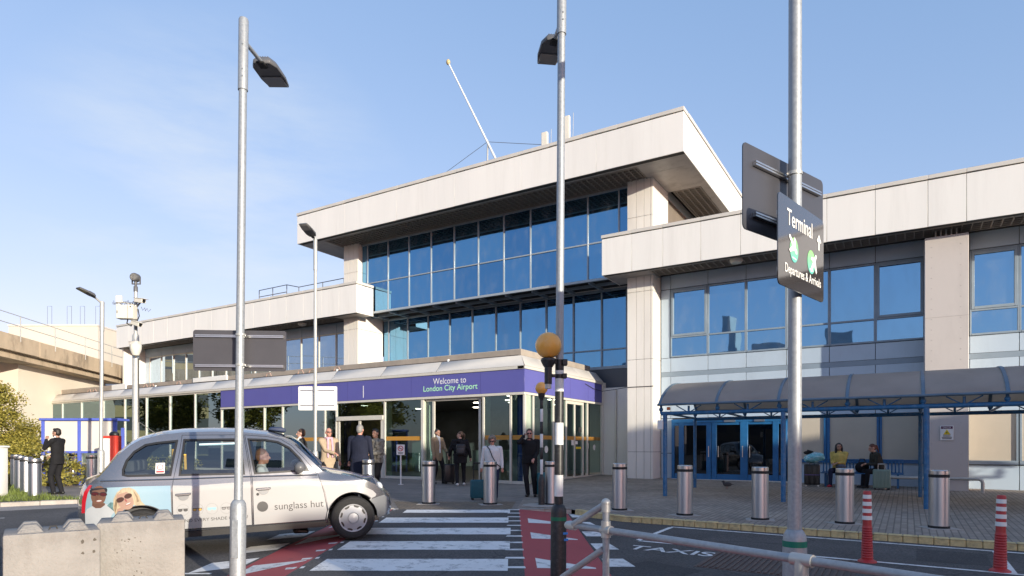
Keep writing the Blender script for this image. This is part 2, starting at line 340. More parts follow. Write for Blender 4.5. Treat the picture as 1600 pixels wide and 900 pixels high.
def paver_mat(name, c1, c2, mortar, bw, bh, rough=0.8, rot=0.0, ms=0.012, off=0.5, bump=0.5):
    m = bpy.data.materials.new(name); m.use_nodes = True; t = m.node_tree; b = t.nodes['Principled BSDF']; k = t.links.new
    tc = t.nodes.new('ShaderNodeTexCoord'); mp = t.nodes.new('ShaderNodeMapping'); mp.inputs['Rotation'].default_value = (0, 0, rot); k(tc.outputs['Object'], mp.inputs[0])
    br = t.nodes.new('ShaderNodeTexBrick'); br.inputs['Scale'].default_value = 1.0; br.inputs['Brick Width'].default_value = bw; br.inputs['Row Height'].default_value = bh
    br.inputs['Mortar Size'].default_value = ms; br.inputs['Mortar Smooth'].default_value = 0.3; br.offset = off; br.inputs['Bias'].default_value = 0.0
    br.inputs['Color1'].default_value = (*c1, 1); br.inputs['Color2'].default_value = (*c2, 1); br.inputs['Mortar'].default_value = (*mortar, 1)
    k(mp.outputs[0], br.inputs['Vector'])
    n1 = t.nodes.new('ShaderNodeTexNoise'); n1.inputs['Scale'].default_value = 0.7; n1.inputs['Detail'].default_value = 8; n1.inputs['Roughness'].default_value = 0.7; k(tc.outputs['Object'], n1.inputs[0])
    cr = t.nodes.new('ShaderNodeValToRGB'); cr.color_ramp.elements[0].position = 0.3; cr.color_ramp.elements[1].position = 0.7
    cr.color_ramp.elements[0].color = (0.62, 0.62, 0.63, 1); cr.color_ramp.elements[1].color = (1.2, 1.18, 1.15, 1); k(n1.outputs[0], cr.inputs[0])
    r2 = t.nodes.new('ShaderNodeMix'); r2.data_type = 'RGBA'; r2.blend_type = 'MULTIPLY'; r2.inputs['Factor'].default_value = 1.0
    k(br.outputs['Color'], r2.inputs['A']); k(cr.outputs[0], r2.inputs['B']); k(r2.outputs['Result'], b.inputs['Base Color'])
    b.inputs['Roughness'].default_value = rough
    bp = t.nodes.new('ShaderNodeBump'); bp.inputs['Strength'].default_value = bump; bp.inputs['Distance'].default_value = 0.006; bp.invert = True
    k(br.outputs['Fac'], bp.inputs['Height']); k(bp.outputs[0], b.inputs['Normal'])
    return m
def paint_mat(name, col, wear, under=(0.06, 0.06, 0.065)):
    m = bpy.data.materials.new(name); m.use_nodes = True; t = m.node_tree; b = t.nodes['Principled BSDF']; k = t.links.new
    tc = t.nodes.new('ShaderNodeTexCoord'); o = tc.outputs['Object']
    n1 = t.nodes.new('ShaderNodeTexNoise'); n1.inputs['Scale'].default_value = 5; n1.inputs['Detail'].default_value = 10; n1.inputs['Roughness'].default_value = 0.78; k(o, n1.inputs[0])
    n2 = t.nodes.new('ShaderNodeTexNoise'); n2.inputs['Scale'].default_value = 1.1; n2.inputs['Detail'].default_value = 5; k(o, n2.inputs[0])
    mr = t.nodes.new('ShaderNodeMapRange'); mr.inputs['From Min'].default_value = 0.62 - wear; mr.inputs['From Max'].default_value = 0.75 - wear * 0.6; k(n1.outputs[0], mr.inputs[0])
    r0 = t.nodes.new('ShaderNodeMix'); r0.data_type = 'RGBA'; r0.inputs['A'].default_value = (*[c * 0.86 for c in col], 1); r0.inputs['B'].default_value = (*[min(1, c * 1.1) for c in col], 1); k(n2.outputs[0], r0.inputs['Factor'])
    r = t.nodes.new('ShaderNodeMix'); r.data_type = 'RGBA'; r.inputs['B'].default_value = (*under, 1); k(r0.outputs['Result'], r.inputs['A']); k(mr.outputs[0], r.inputs['Factor'])
    k(r.outputs['Result'], b.inputs['Base Color']); b.inputs['Roughness'].default_value = 0.75
    n3 = t.nodes.new('ShaderNodeTexNoise'); n3.inputs['Scale'].default_value = 90; k(o, n3.inputs[0])
    bp = t.nodes.new('ShaderNodeBump'); bp.inputs['Strength'].default_value = 0.35; bp.inputs['Distance'].default_value = 0.006; k(n3.outputs[0], bp.inputs['Height']); k(bp.outputs[0], b.inputs['Normal'])
    return m
asphalt = ground_mat('asphalt', (0.078, 0.072, 0.070), 0.30, 0.55, 0.82, patch=True)
brickpave = paver_mat('brick_paving', (0.38, 0.32, 0.265), (0.28, 0.235, 0.195), (0.18, 0.15, 0.125), 0.21, 0.105, rot=rad(90))
slabpave = paver_mat('slab_paving', (0.26, 0.225, 0.20), (0.215, 0.19, 0.17), (0.11, 0.098, 0.088), 0.62, 0.46, rot=rad(0), ms=0.01)
buffpave = paver_mat('buff_tactile_paving', (0.24, 0.185, 0.13), (0.19, 0.15, 0.11), (0.08, 0.065, 0.05), 0.2, 0.1, rot=TH)
redm_road = paint_mat('red_surfacing', (0.40, 0.062, 0.068), 0.035, (0.10, 0.05, 0.055))
whiteroad = paint_mat('white_road_paint', (0.80, 0.78, 0.75), 0.10)
whiteroad2 = paint_mat('white_road_paint_worn', (0.76, 0.74, 0.71), 0.10)
concgut = ground_mat('concrete_channel', (0.30, 0.27, 0.25), 0.2, 0.2, 0.9)

mb = MB()
Ds = [-500, -12, 60, 700]; ls = [-600, 600]
vs = []
for D in Ds:
    for l in ls:
        x, y = P(D, l); vs.append((x, y, gz(x, y)))
mb.add(vs, [(0, 1, 3, 2), (2, 3, 5, 4), (4, 5, 7, 6)])
struct(mb.build('road', asphalt, smooth=None))
def sheet(name, pts, off, mat, st=True):
    m = MB().poly([(x, y, gz(x, y) + off) for x, y in pts])
    o = m.build(name, mat, smooth=None)
    if st: struct(o)
    return o
kerbR = [(45, 12.2), (-4.9, 12.2), (-5.6, 12.42), P(14.25, 1.3)]
kerbL = [P(14.25, -2.7), (-12.5, 11.0), (-15.2, 10.7), (-17.0, 9.5), (-17.92, 8.22), (-18.66, 6.85), (-21.0, 2.7), (-26, -6)]
split = [P(14.25, 0.1), (-10.6, 18.6)]
sheet('brick_pavement', kerbR + [split[0], split[1], (-10.6, 40), (45, 40)], 0.1, brickpave)
sheet('slab_pavement', [split[0]] + kerbL + [(-50, -6), (-50, 34), (-10.6, 34), split[1]], 0.1, slabpave)
sheet('tactile_pavement', [P(14.27, -2.5), P(14.27, -0.02), P(15.9, 0.1), P(15.9, -2.9)], 0.104, buffpave)
# raised crossing table with red ramps
TO = 0.1
tb = MB(); N = lambda D, l, o: tuple(G(D, l, o))
tb.poly([N(2.5, -2.62, TO), N(2.5, 0.15, TO), N(14.25, 0.15, TO), N(14.25, -2.62, TO)])
struct(tb.build('crossing_table', asphalt, smooth=None))
rp = MB()
rp.poly([N(2.5, -3.5, 0.003), N(2.5, -2.62, TO), N(14.25, -2.62, TO), N(14.25, -3.5, 0.003)])
rp.poly([N(2.5, 0.15, TO), N(2.5, 1.22, 0.003), N(14.25, 1.22, 0.003), N(14.25, 0.15, TO)])
struct(rp.build('red_ramps', redm_road, smooth=None))
def offr(l):
    if l > 1.22: return 0.0
    if l > 0.15: return TO * (1.22 - l) / 1.07
    if l > -2.62: return TO
    if l > -3.5: return TO * (l + 3.5) / 0.88
    return 0.0
zb = MB(); rnd = random.Random(3)
D0 = 14.14
while D0 > 3:
    D1 = D0 - (0.55 if D0 > 14 else 0.74); a = -2.46 + rnd.uniform(-.05, .04); e = -0.04 + rnd.uniform(-.03, .02)
    if D0 > 14: a = -2.3
    pts = []
    n = 10
    top = [(D0 + rnd.uniform(-.012, .012), a + (e - a) * i / n) for i in range(n + 1)]; bot = [(D1 + rnd.uniform(-.012, .012), a + (e - a) * i / n) for i in range(n + 1)]
    for i in range(n):
        zb.poly([N(*bot[i], TO + .004), N(*bot[i + 1], TO + .004), N(*top[i + 1], TO + .004), N(*top[i], TO + .004)])
    D0 -= 1.36 if D0 > 14 else 1.43
struct(zb.build('zebra_stripes', whiteroad, smooth=None))
mk = MB()
def quad(pts, o=0.004):
    mk.poly([N(D, l, offr(l) + o) for D, l in pts])
D = 14.1
while D > 4:      # edge studs both sides of the crossing
    quad([(D, -.1), (D, .17), (D + .12, .16), (D + .11, -.08)]); 
    quad([(D, -2.78), (D, -2.55), (D + .12, -2.56), (D + .12, -2.8)])
    D -= 0.62
for Db in (12.45, 10.6, 8.3, 5.9):   # ramp arrows
    quad([(Db - .32, .31), (Db - .02, 1.08), (Db + .05, 1.08), (Db + .34, .31)])
    quad([(Db - .5, -3.4), (Db + .1, -2.68), (Db + .16, -2.68), (Db + .2, -3.4)])
D = 13.6
while D > 4:      # broken edge lines outside the ramps
    quad([(D, 1.27), (D, 1.62), (D + .55, 1.55), (D + .55, 1.25)])
    quad([(D - .4, -4.05), (D, -3.55), (D + .62, -3.55), (D + .25, -4.05)])
    D -= 1.28
quad([(7.72, -4.9), (7.72, -3.72), (7.80, -3.72), (7.80, -4.9)]); quad([(8.02, -4.9), (8.02, -3.75), (8.09, -3.75), (8.09, -4.9)])
def wq(x0, y0, x1, y1, w, o=0.005):
    d = Vector((x1 - x0, y1 - y0)); n = Vector((-d.y, d.x)).normalized() * w / 2
    mk.poly([(x, y, gz(x, y) + o) for x, y in ((x0 + n.x, y0 + n.y), (x0 - n.x, y0 - n.y), (x1 - n.x, y1 - n.y), (x1 + n.x, y1 + n.y))])
wq(-3.78, 12.06 + .0, 26, 12.06, .09) if False else None
YB0, YB1 = 10.1, 11.95
wq(-3.8, YB1, 7, YB1, .085); wq(-3.75, YB0, 7, YB0, .085); wq(-3.78, YB0 + .05, -3.78, YB1 - .05, .085, .0055); wq(1.12, YB0 + .05, 1.12, YB1 - .05, .1, .0055)
wq(-30, 4.6, -19, 7.0, .09) if False else None
wq(*P(12.6, -14.5), *P(13.5, -10.6), .08)
struct(mk.build('road_markings', whiteroad2, smooth=None))
tx = MB().build('road_lettering', whiteroad2); struct(tx)
mt = text('TAXIS', 1.28, whiteroad2, None, Matrix.Identity(4), 'lettering_tmp', height=0.36, bold=.015)
Mt = frame_M((-3.02, 9.30, gz(-3.02, 9.30) + .007), (1, 0.0, SL * FW[0]), (0, 1, SL * FW[1]))
mt.data.transform(Mt); old = tx.data; tx.data = mt.data; bpy.data.objects.remove(mt)
patchm = ground_mat('asphalt_repair', (0.050, 0.047, 0.047), 0.25, 0.5, 0.85)
sheet('asphalt_patch', [(.1, 10.5), (.95, 10.55), (.98, 11.6), (.12, 11.62)], .0022, patchm)
sheet('asphalt_patch', [(-3.4, 7.55), (-2.55, 7.3), (-2.2, 8.3), (-3.05, 8.55)], .0022, patchm)
sheet('asphalt_patch', [(-13.6, 5.0), (-11.6, 4.6), (-11.45, 5.2), (-13.5, 5.6)], .0022, patchm)
# ribbed grating in the road
gm = M_('rusty_grating', (0.115, 0.082, 0.07), 0.7, 0.2, var=0.3, vs=12, stain=((0.05, 0.045, 0.045), 0.6, 6))
g = thing('road_grating', 'rust brown ribbed grating set flush in the asphalt behind the pipe railing', 'grating', (-1.5, 9.3, gz(-1.5, 9.3)), 0, world=True)
b = MB()
def gq(x0, x1, y0, y1, z0, z1):
    c = [(x0, y0), (x1, y0), (x1, y1), (x0, y1)]
    b.add([(x, y, gz(x, y) + z0) for x, y in c] + [(x, y, gz(x, y) + z1) for x, y in c], [(0,3,2,1),(4,5,6,7),(0,1,5,4),(1,2,6,5),(2,3,7,6),(3,0,4,7)])
gq(-2.4, -.55, 8.5, 10.0, -.05, .005); b.build('tray', gm, g, smooth=None)
b = MB(); x = -2.36
while x < -.6: gq(x, x + .035, 8.52, 9.98, .005, .016); x += .075
b.build('ribs', gm, g, smooth=None)
# kerbs
def kerb(name, pts, wdt, mat, seg, h=0.1, gap=0.006, top=0.012, out=1):
    b = MB(); pts = [Vector(p) for p in pts]
    for a, c in zip(pts[:-1], pts[1:]):
        d = c - a; ln = d.length; n = max(1, round(ln / seg)); t = d / ln; q = Vector((-t.y, t.x)) * out
        for i in range(n):
            s0 = a + t * (ln * i / n + gap / 2); s1 = a + t * (ln * (i + 1) / n - gap / 2)
            jit = rnd.uniform(-.006, .006)
            lo = [s0 - q * .005, s1 - q * .005, s1 + q * wdt, s0 + q * wdt]
            up = [s0 + q * .012, s1 + q * .012, s1 + q * wdt, s0 + q * wdt]
            b.add([(p.x, p.y, gz(p.x, p.y) - .05) for p in lo] + [(p.x, p.y, gz(p.x, p.y) + h + top + jit) for p in up],
                  [(0,3,2,1),(4,5,6,7),(0,1,5,4),(1,2,6,5),(2,3,7,6),(3,0,4,7)])
    return struct(b.build(name, mat, bevel=.012, smooth=30))
kerb('yellow_kerb', [(22, 12.2), (-4.9, 12.2), (-5.6, 12.42), (-6.2, 12.75)], .15, yellowk, .21, out=-1)
kerb('flush_kerb', [P(14.25, 1.32), P(14.25, .12)], .14, concm, .6, top=0.004, out=-1)
kerb('flush_kerb', [P(14.25, -2.5), P(14.25, -2.75)], .14, concm, .3, top=0.004, out=-1)
kerb('concrete_kerb', kerbL, .16, concm, .9, out=-1)
chan = [P(14.25, -3.6), (-12.5, 10.4), (-15.0, 10.1), (-16.3, 9.0), (-17.0, 7.8), (-17.7, 6.4), (-20.1, 2.3), (-25.1, -6.5)]
sheet('concrete_channel', kerbL + chan[::-1], 0.004, concgut)

# ------------------------------------------------------------------ grass verge
gp = [(23.7, -18.8), (19.7, -14.8), (17.1, -12.2), (16.55, -11.05), (16.35, -11.0), (15.75, -12.5), (15.0, -14.2), (13.6, -17.0), (18, -24)]
grm = M_('grass_soil', (0.10, 0.11, 0.03), 0.9, var=0.3, vs=4)
sheet('verge_soil', [P(*p) for p in gp], 0.112, grm)
grassm = M_('grass_blades', (0.115, 0.15, 0.028), 0.6, var=0.5, vs=2.5)
def inpoly(x, y, pl):
    r = False; j = len(pl) - 1
    for i in range(len(pl)):
        if (pl[i][1] > y) != (pl[j][1] > y) and x < (pl[j][0] - pl[i][0]) * (y - pl[i][1]) / (pl[j][1] - pl[i][1]) + pl[i][0]: r = not r
        j = i
    return r
b = MB(); cnt = 0
while cnt < 15000:
    D = rnd.uniform(13.6, 23.7); l = rnd.uniform(-20, -11)
    if not inpoly(D, l, gp): continue
    p = G(D, l, .11); h = rnd.uniform(.05, .13); a = rnd.uniform(0, 6.28); wd = rnd.uniform(.008, .014)
    dx, dy = math.cos(a) * wd, math.sin(a) * wd; q = (rnd.uniform(-.05, .05), rnd.uniform(-.05, .05))
    b.add([(p.x - dx, p.y - dy, p.z), (p.x + dx, p.y + dy, p.z), (p.x + q[0], p.y + q[1], p.z + h)], [(0, 1, 2)]); cnt += 1
o = b.build('grass', grassm, smooth=None); o['kind'] = 'stuff'; o['label'] = 'short green grass on the kerbside verge'; o['category'] = 'grass'

# ------------------------------------------------------------------ terminal building
T = thing('terminal_building', 'cream clad airport terminal with blue glass walls and deep overhanging roof fascias', 'building', (-16.2, 30, gz(-16.2, 30)), world=True)
GZ0 = 0.30     # walls start below the paving
def fascia(nm, x0, x1, y, z0, z1, joints, ends=(False, False), depth=0.28, yend=24.3):
    b = MB()
    b.box(x0 + .02, x1 - .02, y + .025, y + depth, z0 + .015, z1, 1)
    js = [x0] + [j for j in joints if x0 + .1 < j < x1 - .1] + [x1]
    for a, c in zip(js[:-1], js[1:]): b.box(a + .006, c - .006, y, y + .03, z0, z1 - .012)
    if ends[0]: b.box(x0, x0 + .03, y + .034, yend, z0, z1 - .012)
    if ends[1]: b.box(x1 - .03, x1, y + .034, yend, z0, z1 - .012)
    return b.build(nm, [cream, core], T, bevel=.004)
def coping(x0, x1, y, z, joints, h=.14, back=.5):
    b = MB(); js = [x0] + joints + [x1]
    for a, c in zip(js[:-1], js[1:]): b.box(a + .003, c - .003, y - .03, y + back, z + .02, z + h)
    b.box(x0 + .02, x1 - .02, y + .02, y + back - .02, z - .012, z + .02, 1)
    return b.build('coping', [coping_m, core], T, bevel=.006)
def grille(x0, x1, y0, y1, z, sx=.24, sy=.2):
    b = MB(); b.box(x0, x1, y0, y1, z + .22, z + .24, 1)
    x = x0 + .05
    while x < x1: b.box(x, x + .03, y0, y1, z + .01, z + .10); x += sx
    y = y0 + .04
    while y < y1: b.box(x0, x1, y, y + .03, z + .012, z + .098); y += sy
    b.box(x0, x1, y0 - .04, y0, z, z + .2); b.box(x0, x1, y1, y1 + .04, z, z + .2)
    b.box(x0 - .04, x0, y0 - .04, y1 + .04, z, z + .2); b.box(x1, x1 + .04, y0 - .04, y1 + .04, z, z + .2)
    return b.build('soffit_grille', [grille_m, black_v], T, smooth=None)
# upper roof
UX0, UX1, UY = -25.9, -6.51, 21.85; UZ0, UZ1 = 11.83, 13.2
b = MB()
b.box(UX0 + .03, UX1 - .03, UY + .03, UY + .3, UZ0 + .02, UZ1, 1)
uj = [-22.6, -19.4, -16.2, -12.95, -9.75]
js = [UX0] + uj + [UX1]
for a, c in zip(js[:-1], js[1:]): b.box(a + .0025, c - .0025, UY, UY + .035, UZ0, UZ1 - .012)
yj = [UY + .04, 23.6, 25.5, 28.2, 31, 34, 37, 40, 42]
for a, c in zip(yj[:-1], yj[1:]):
    b.box(UX1 - .035, UX1, a + .002, c - .002, UZ0, UZ1 - .012); b.box(UX0, UX0 + .035, a + .002, c - .002, UZ0, UZ1 - .012)
b.build('fascia', [cream, core], T, bevel=.004)
cj = [-24.2, -22.6, -20.9, -19.3, -17.7, -16.1, -14.6, -13.1, -11.7, -10.3, -8.9, -7.7]
coping(UX0 - .02, UX1 + .02, UY, UZ1, cj, .15)
b = MB()
for a, c in zip(yj[:-1], yj[1:]):
    b.box(UX1 - .45, UX1 + .03, a + .5 if a < 22 else a + .003, c - .003, UZ1 + .02, UZ1 + .15); b.box(UX1 - .43, UX1 - .02, a + .5 if a < 22 else a, c, UZ1 - .012, UZ1 + .02, 1)
b.build('coping', [coping_m, core], T, bevel=.006)
MB().box(UX0 + .1, UX1 - .1, UY + .5, 42, UZ1 - .3, UZ1 + .03).build('roof', M_('roof_felt', (0.12, 0.12, 0.12), 0.9), T)
# soffit plates (solid) with egg crate grille between
b = MB(); z = UZ0 + .03
b.box(UX0 + .036, UX1 - .036, UY + .04, UY + .42, z, z + .05)
for x0, x1 in ((UX0 + .036, -24.45), (-8.35, UX1 - .036)):
    b.box(x0, x1, UY + .425, 23.1, z, z + .05); b.box(x0, x1, 23.105, 25.2, z, z + .05)
b.box(UX1 - .34, UX1 - .036, 25.21, 42, z, z + .05); b.box(UX0 + .036, UX0 + .34, 25.21, 42, z, z + .05)
b.build('soffit', soffit_m, T, bevel=.004)
grille(-24.4, -8.4, UY + .47, 23.66, UZ0 + .02)
grille(-7.9, UX1 - .4, 25.26, 33, UZ0 + .02)
# upper storey behind
MB().box(-24.2, -8.3, 25.4, 41, 9.5, 12.2).build('upper_storey', cream2, T)
b = MB(); y = 25.5
while y < 33: b.box(-8.34, -8.2, y, y + .05, 9.7, 11.7); y += .16
b.build('louvre', grille_m, T, smooth=None)
# columns
def column(x0, x1, y0, y1, z0, z1, zj, gro):
    b = MB(); b.box(x0 + .02, x1 - .02, y0 + .02, y1, z0, z1, 1)
    zs = [z0] + zj + [z1]; xs = [x0] + gro + [x1]
    for za, zb_ in zip(zs[:-1], zs[1:]):
        for xa, xb in zip(xs[:-1], xs[1:]): b.box(xa + .007, xb - .007, y0, y0 + .03, za + .006, zb_ - .006)
        ys = [y0 + .032, y0 + .25, y0 + .9, y1]
        for ya, yb in zip(ys[:-1], ys[1:]):
            b.box(x1 - .03, x1, ya + .006, yb - .006, za + .006, zb_ - .006); b.box(x0, x0 + .03, ya + .006, yb - .006, za + .006, zb_ - .006)
    return b.build('column', [cream2, core], T, bevel=.003)
column(-9.17, -8.15, 23.45, 25.25, GZ0, UZ0 + .1, [1.55, 5.06, 7.63, 10.48], [-8.81, -8.5, -8.24])
column(-24.33, -23.35, 23.45, 25.25, GZ0, UZ0 + .1, [1.55, 5.06, 7.63, 10.48], [-23.98, -23.66, -23.45])
# curtain walls
def pane(par, x0, x1, y, z0, z1, m, tilt=.0045):
    a, c = rnd.uniform(-tilt, tilt), rnd.uniform(-tilt, tilt)
    hx, hz = (x1 - x0) / 2, (z1 - z0) / 2
    v = [(x0, y - a * hx - c * hz, z0), (x1, y + a * hx - c * hz, z0), (x1, y + a * hx + c * hz, z1), (x0, y - a * hx + c * hz, z1)]
    bb = MB(); bb.poly(v); return bb.build('pane', m, par, smooth=None)
bgl = [blueglass, blueglass, blueglass2, blueglass3]
upx = [-23.35, -22.96, -21.6, -20.27, -18.93, -17.6, -16.27, -14.93, -13.6, -12.27, -10.95, -9.62, -9.17]
b = MB(); yc = 23.75
for x in upx[1:-1]: b.box(x - .03, x + .03, yc - .05, yc + .06, 8.44, 11.84)
for z, h in ((8.40, .05), (9.87, .028), (11.82, .04)): b.box(-23.35, -9.17, yc - .045, yc + .055, z - h, z + h)
cw = b.build('curtain_wall', mullm, T, bevel=.006)
for a, c in zip(upx[:-1], upx[1:]):
    pane(cw, a + .02, c - .02, yc, 8.44, 9.85, rnd.choice(bgl)); pane(cw, a + .02, c - .02, yc, 9.89, 11.79, rnd.choice(bgl))
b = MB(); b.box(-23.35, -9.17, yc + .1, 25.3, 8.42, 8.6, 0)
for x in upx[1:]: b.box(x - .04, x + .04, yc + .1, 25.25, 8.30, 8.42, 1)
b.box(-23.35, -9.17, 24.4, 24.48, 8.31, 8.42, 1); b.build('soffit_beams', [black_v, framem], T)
lowx = [-23.35, -22.96, -21.68, -20.36, -19.02, -17.68, -16.34, -15.02, -13.68, -12.34, -11.02, -9.9, -9.17]
b = MB(); yl = 25.3
for x in lowx[1:-1]: b.box(x - .035, x + .035, yl - .06, yl + .06, 5.0, 8.36)
for z, h in ((8.32, .05), (5.83, .03), (5.07, .06)): b.box(-23.35, -9.17, yl - .05, yl + .055, z - h, z + h)
cw = b.build('curtain_wall', framem, T, bevel=.006)
for a, c in zip(lowx[:-1], lowx[1:]):
    pane(cw, a + .02, c - .02, yl, 5.12, 5.81, rnd.choice(bgl)); pane(cw, a + .02, c - .02, yl, 5.86, 8.29, rnd.choice(bgl))
MB().box(-23.35, -9.17, yl - .03, yl + .3, 4.2, 5.0).build('spandrel', M_('dark_spandrel', (0.05, 0.06, 0.08), 0.4), T)
# wings
RX = 15.0
FY, FZ0, FZ1 = 22.54, 8.19, 9.56
rj = [-8.64, -7.47, -6.12, -4.79, -3.45, -2.17, -.84, .51, 1.44, 2.9, 4.3, 5.7, 7.1, 8.5, 10, 12]
fascia('fascia', -9.83, RX, FY, FZ0, FZ1, rj, (True, False)); coping(-9.85, RX, FY, FZ1, rj)
lj = [-42.6, -41.2, -39.8, -38.3, -36.8, -35.4, -33.9, -32.5, -31.4, -30.2, -28.85, -27.55, -26.25, -24.9, -23.7]
fascia('fascia', -44.1, -22.53, FY, FZ0, FZ1, lj, (True, True), yend=23.68); coping(-44.12, -22.5, FY, FZ1, lj)
b = MB(); b.box(-22.98, -22.5, FY + .5, 23.68, FZ1 + .02, FZ1 + .14); b.build('coping', coping_m, T, bevel=.006)
roofm = M_('grey_roof', (0.2, 0.19, 0.18), 0.9)
MB().box(-9.7, RX, FY + .3, 40, 9.2, 9.5).build('roof', roofm, T); MB().box(-44.0, -22.6, FY + .3, 40, 9.2, 9.5).build('roof', roofm, T)
b = MB(); z = FZ0 + .02
b.box(-9.79, RX, FY + .03, FY + .33, z, z + .05); b.box(-9.79, -8.1, FY + .335, 24.3, z, z + .05); b.build('soffit', soffit_m, T, bevel=.004); b = MB()
b.box(-44.06, -22.57, FY + .03, FY + .33, z, z + .05); b.box(-24.4, -22.57, FY + .335, 23.68, z, z + .05)
b.build('soffit', soffit_m, T, bevel=.004)
grille(-8.05, RX, FY + .38, 23.7, FZ0 + .015); grille(-44, -24.45, FY + .38, 23.7, FZ0 + .015)
b = MB(); b.box(-8.1, RX, 23.75, 24.35, 8.30, 8.42); b.build('soffit_strip', black_v, T); b = MB(); b.box(-44, -24.4, 23.75, 24.35, 8.30, 8.42); b.build('soffit_strip', black_v, T)
b = MB(); b.lathe([(.22, 0), (.22, -.05), (.17, -.12), (.05, -.15), (.001, -.15)], (-5.05, 23.1, FZ0 + .02), 20); b.build('soffit_light', alu, T)
b = MB(); b.lathe([(.22, 0), (.22, -.05), (.17, -.12), (.05, -.15), (.001, -.15)], (-27.0, 23.1, FZ0 + .02), 20); b.build('soffit_light', alu, T)
# right wing wall: joints and rows
WY = 24.3
wx = [-8.12, -7.74, -6.33, -4.97, -3.61, -2.26, -.90, .47, 1.63, 2.84, 4.2, 5.55, 6.9, 8.3, 9.7, 11.1, 12.5, 15]
b = MB(); b.box(-8.14, RX, WY + .06, WY + .4, GZ0, 8.4, 0); b.build('wall', core, T)
b = MB()
def row(z0, z1, xs, mi=0, yy=WY):
    for a, c in zip(xs[:-1], xs[1:]): b.box(a + .009, c - .009, yy, yy + .05, z0 + .007, z1 - .007, mi)
row(7.78, 8.36, wx); row(4.60, 5.14, wx); row(3.62, 4.43, wx); row(2.83, 3.60, wx)
b.build('wall_panels', bluepan, T, bevel=.004); b = MB()
row(5.14, 7.77, [-8.12, -7.76]); b.build('wall_panels', bluepan, T, bevel=.004); b = MB(); row(1.5, 2.82, [-8.12, -7.68]); row(GZ0, 1.49, [-8.12, -7.68])
b.build('wall_panels', bluepan, T, bevel=.004); b = MB(); row(GZ0, 1.21, [-3.58, -2.26, -.9, .47]); b.build('wall_panels', bluepan, T, bevel=.004); b = MB(); row(GZ0, 1.18, [1.55, 2.84, 4.2, 5.55, 6.9, 8.3])
b.build('wall_panels', bluepan, T, bevel=.004)
b = MB()
for z0, z1 in ((4.43, 4.60),): b.box(-8.12, RX, WY + .012, WY + .06, z0, z1)
b.box(.47, 1.6, WY, WY + .05, GZ0, 8.3); b.build('wall_rails', framem, T)
# upper windows
wsec = [(-7.74, -6.33, 'c'), (-6.33, -4.97, ''), (-4.97, -3.61, ''), (-3.61, -2.26, ''), (-2.26, -.90, ''), (-.90, .47, 'c'), (1.63, 2.84, 'c'), (2.84, 4.2, ''), (4.2, 5.55, ''), (5.55, 6.9, '')]
for a, c, k in wsec:
    b = MB(); e = .045
    b.box(a, a + e, WY - .03, WY + .06, 5.15, 7.76); b.box(c - e, c, WY - .03, WY + .06, 5.15, 7.76)
    b.box(a + e, c - e, WY - .03, WY + .06, 7.70, 7.76); b.box(a + e, c - e, WY - .035, WY + .06, 5.15, 5.21); b.box(a + e, c - e, WY - .028, WY + .06, 5.89, 5.95)
    if k:
        i = .075
        for q in ((a + e, a + e + i, 5.95, 7.70), (c - e - i, c - e, 5.95, 7.70)): b.box(q[0], q[1], WY - .055, WY + .05, q[2], q[3])
        b.box(a + e + i, c - e - i, WY - .055, WY + .05, 7.62, 7.70); b.box(a + e + i, c - e - i, WY - .055, WY + .05, 5.95, 6.03)
    wf = b.build('window', framem if a < .5 else framem, T, bevel=.005)
    pane(wf, a + e, c - e, WY + .02, 5.21, 5.89, wallglass); pane(wf, a + e, c - e, WY + .02, 5.95, 7.70, wallglass)
# ground floor bays under the canopy
blind = M_('cream_blind_panel', (0.50, 0.44, 0.355), 0.5, var=0.05, vs=1.2)
for a, c in ((-3.56, -2.43), (-2.24, -.86), (-.71, .36), (1.6, 2.76), (2.9, 4.2), (4.3, 5.6)):
    b = MB(); b.box(a - .09, a, WY - .05, WY + .05, 1.32, 2.82); b.box(c, c + .09, WY - .05, WY + .05, 1.32, 2.82)
    b.box(a - .09, c + .09, WY - .07, WY + .05, 1.20, 1.32)
    wf = b.build('window', bluem if a < 1 else framem, T, bevel=.006)
    bb = MB(); bb.box(a, c, WY, WY + .04, 1.32, 2.80); bb.build('blind', blind, wf)
# pillar with rivets
b = MB(); b.box(.44, 1.53, 23.1, WY + .05, GZ0, 8.02)
pl_ = b.build('pillar', pinkp, T, bevel=.012)
b = MB(); z = .9
while z < 7.9:
    for x in (.62, 1.34): b.lathe([(.001, 23.09), (.008, 23.091), (.010, 23.1)], (x, 0, z), 8, axis='y')
    z += .31
b.box(.445, 1.525, 23.096, 23.1, 3.10, 3.108); b.box(.445, 1.525, 23.096, 23.1, 5.6, 5.608); b.build('rivets', soffit_m, pl_)
b = MB()
for i in range(5): b.tube([(.72 + i * .13, 23.2, 8.0), (.72 + i * .13, 23.2, 8.25)], .018, 8)
b.build('conduit', galvw, pl_)
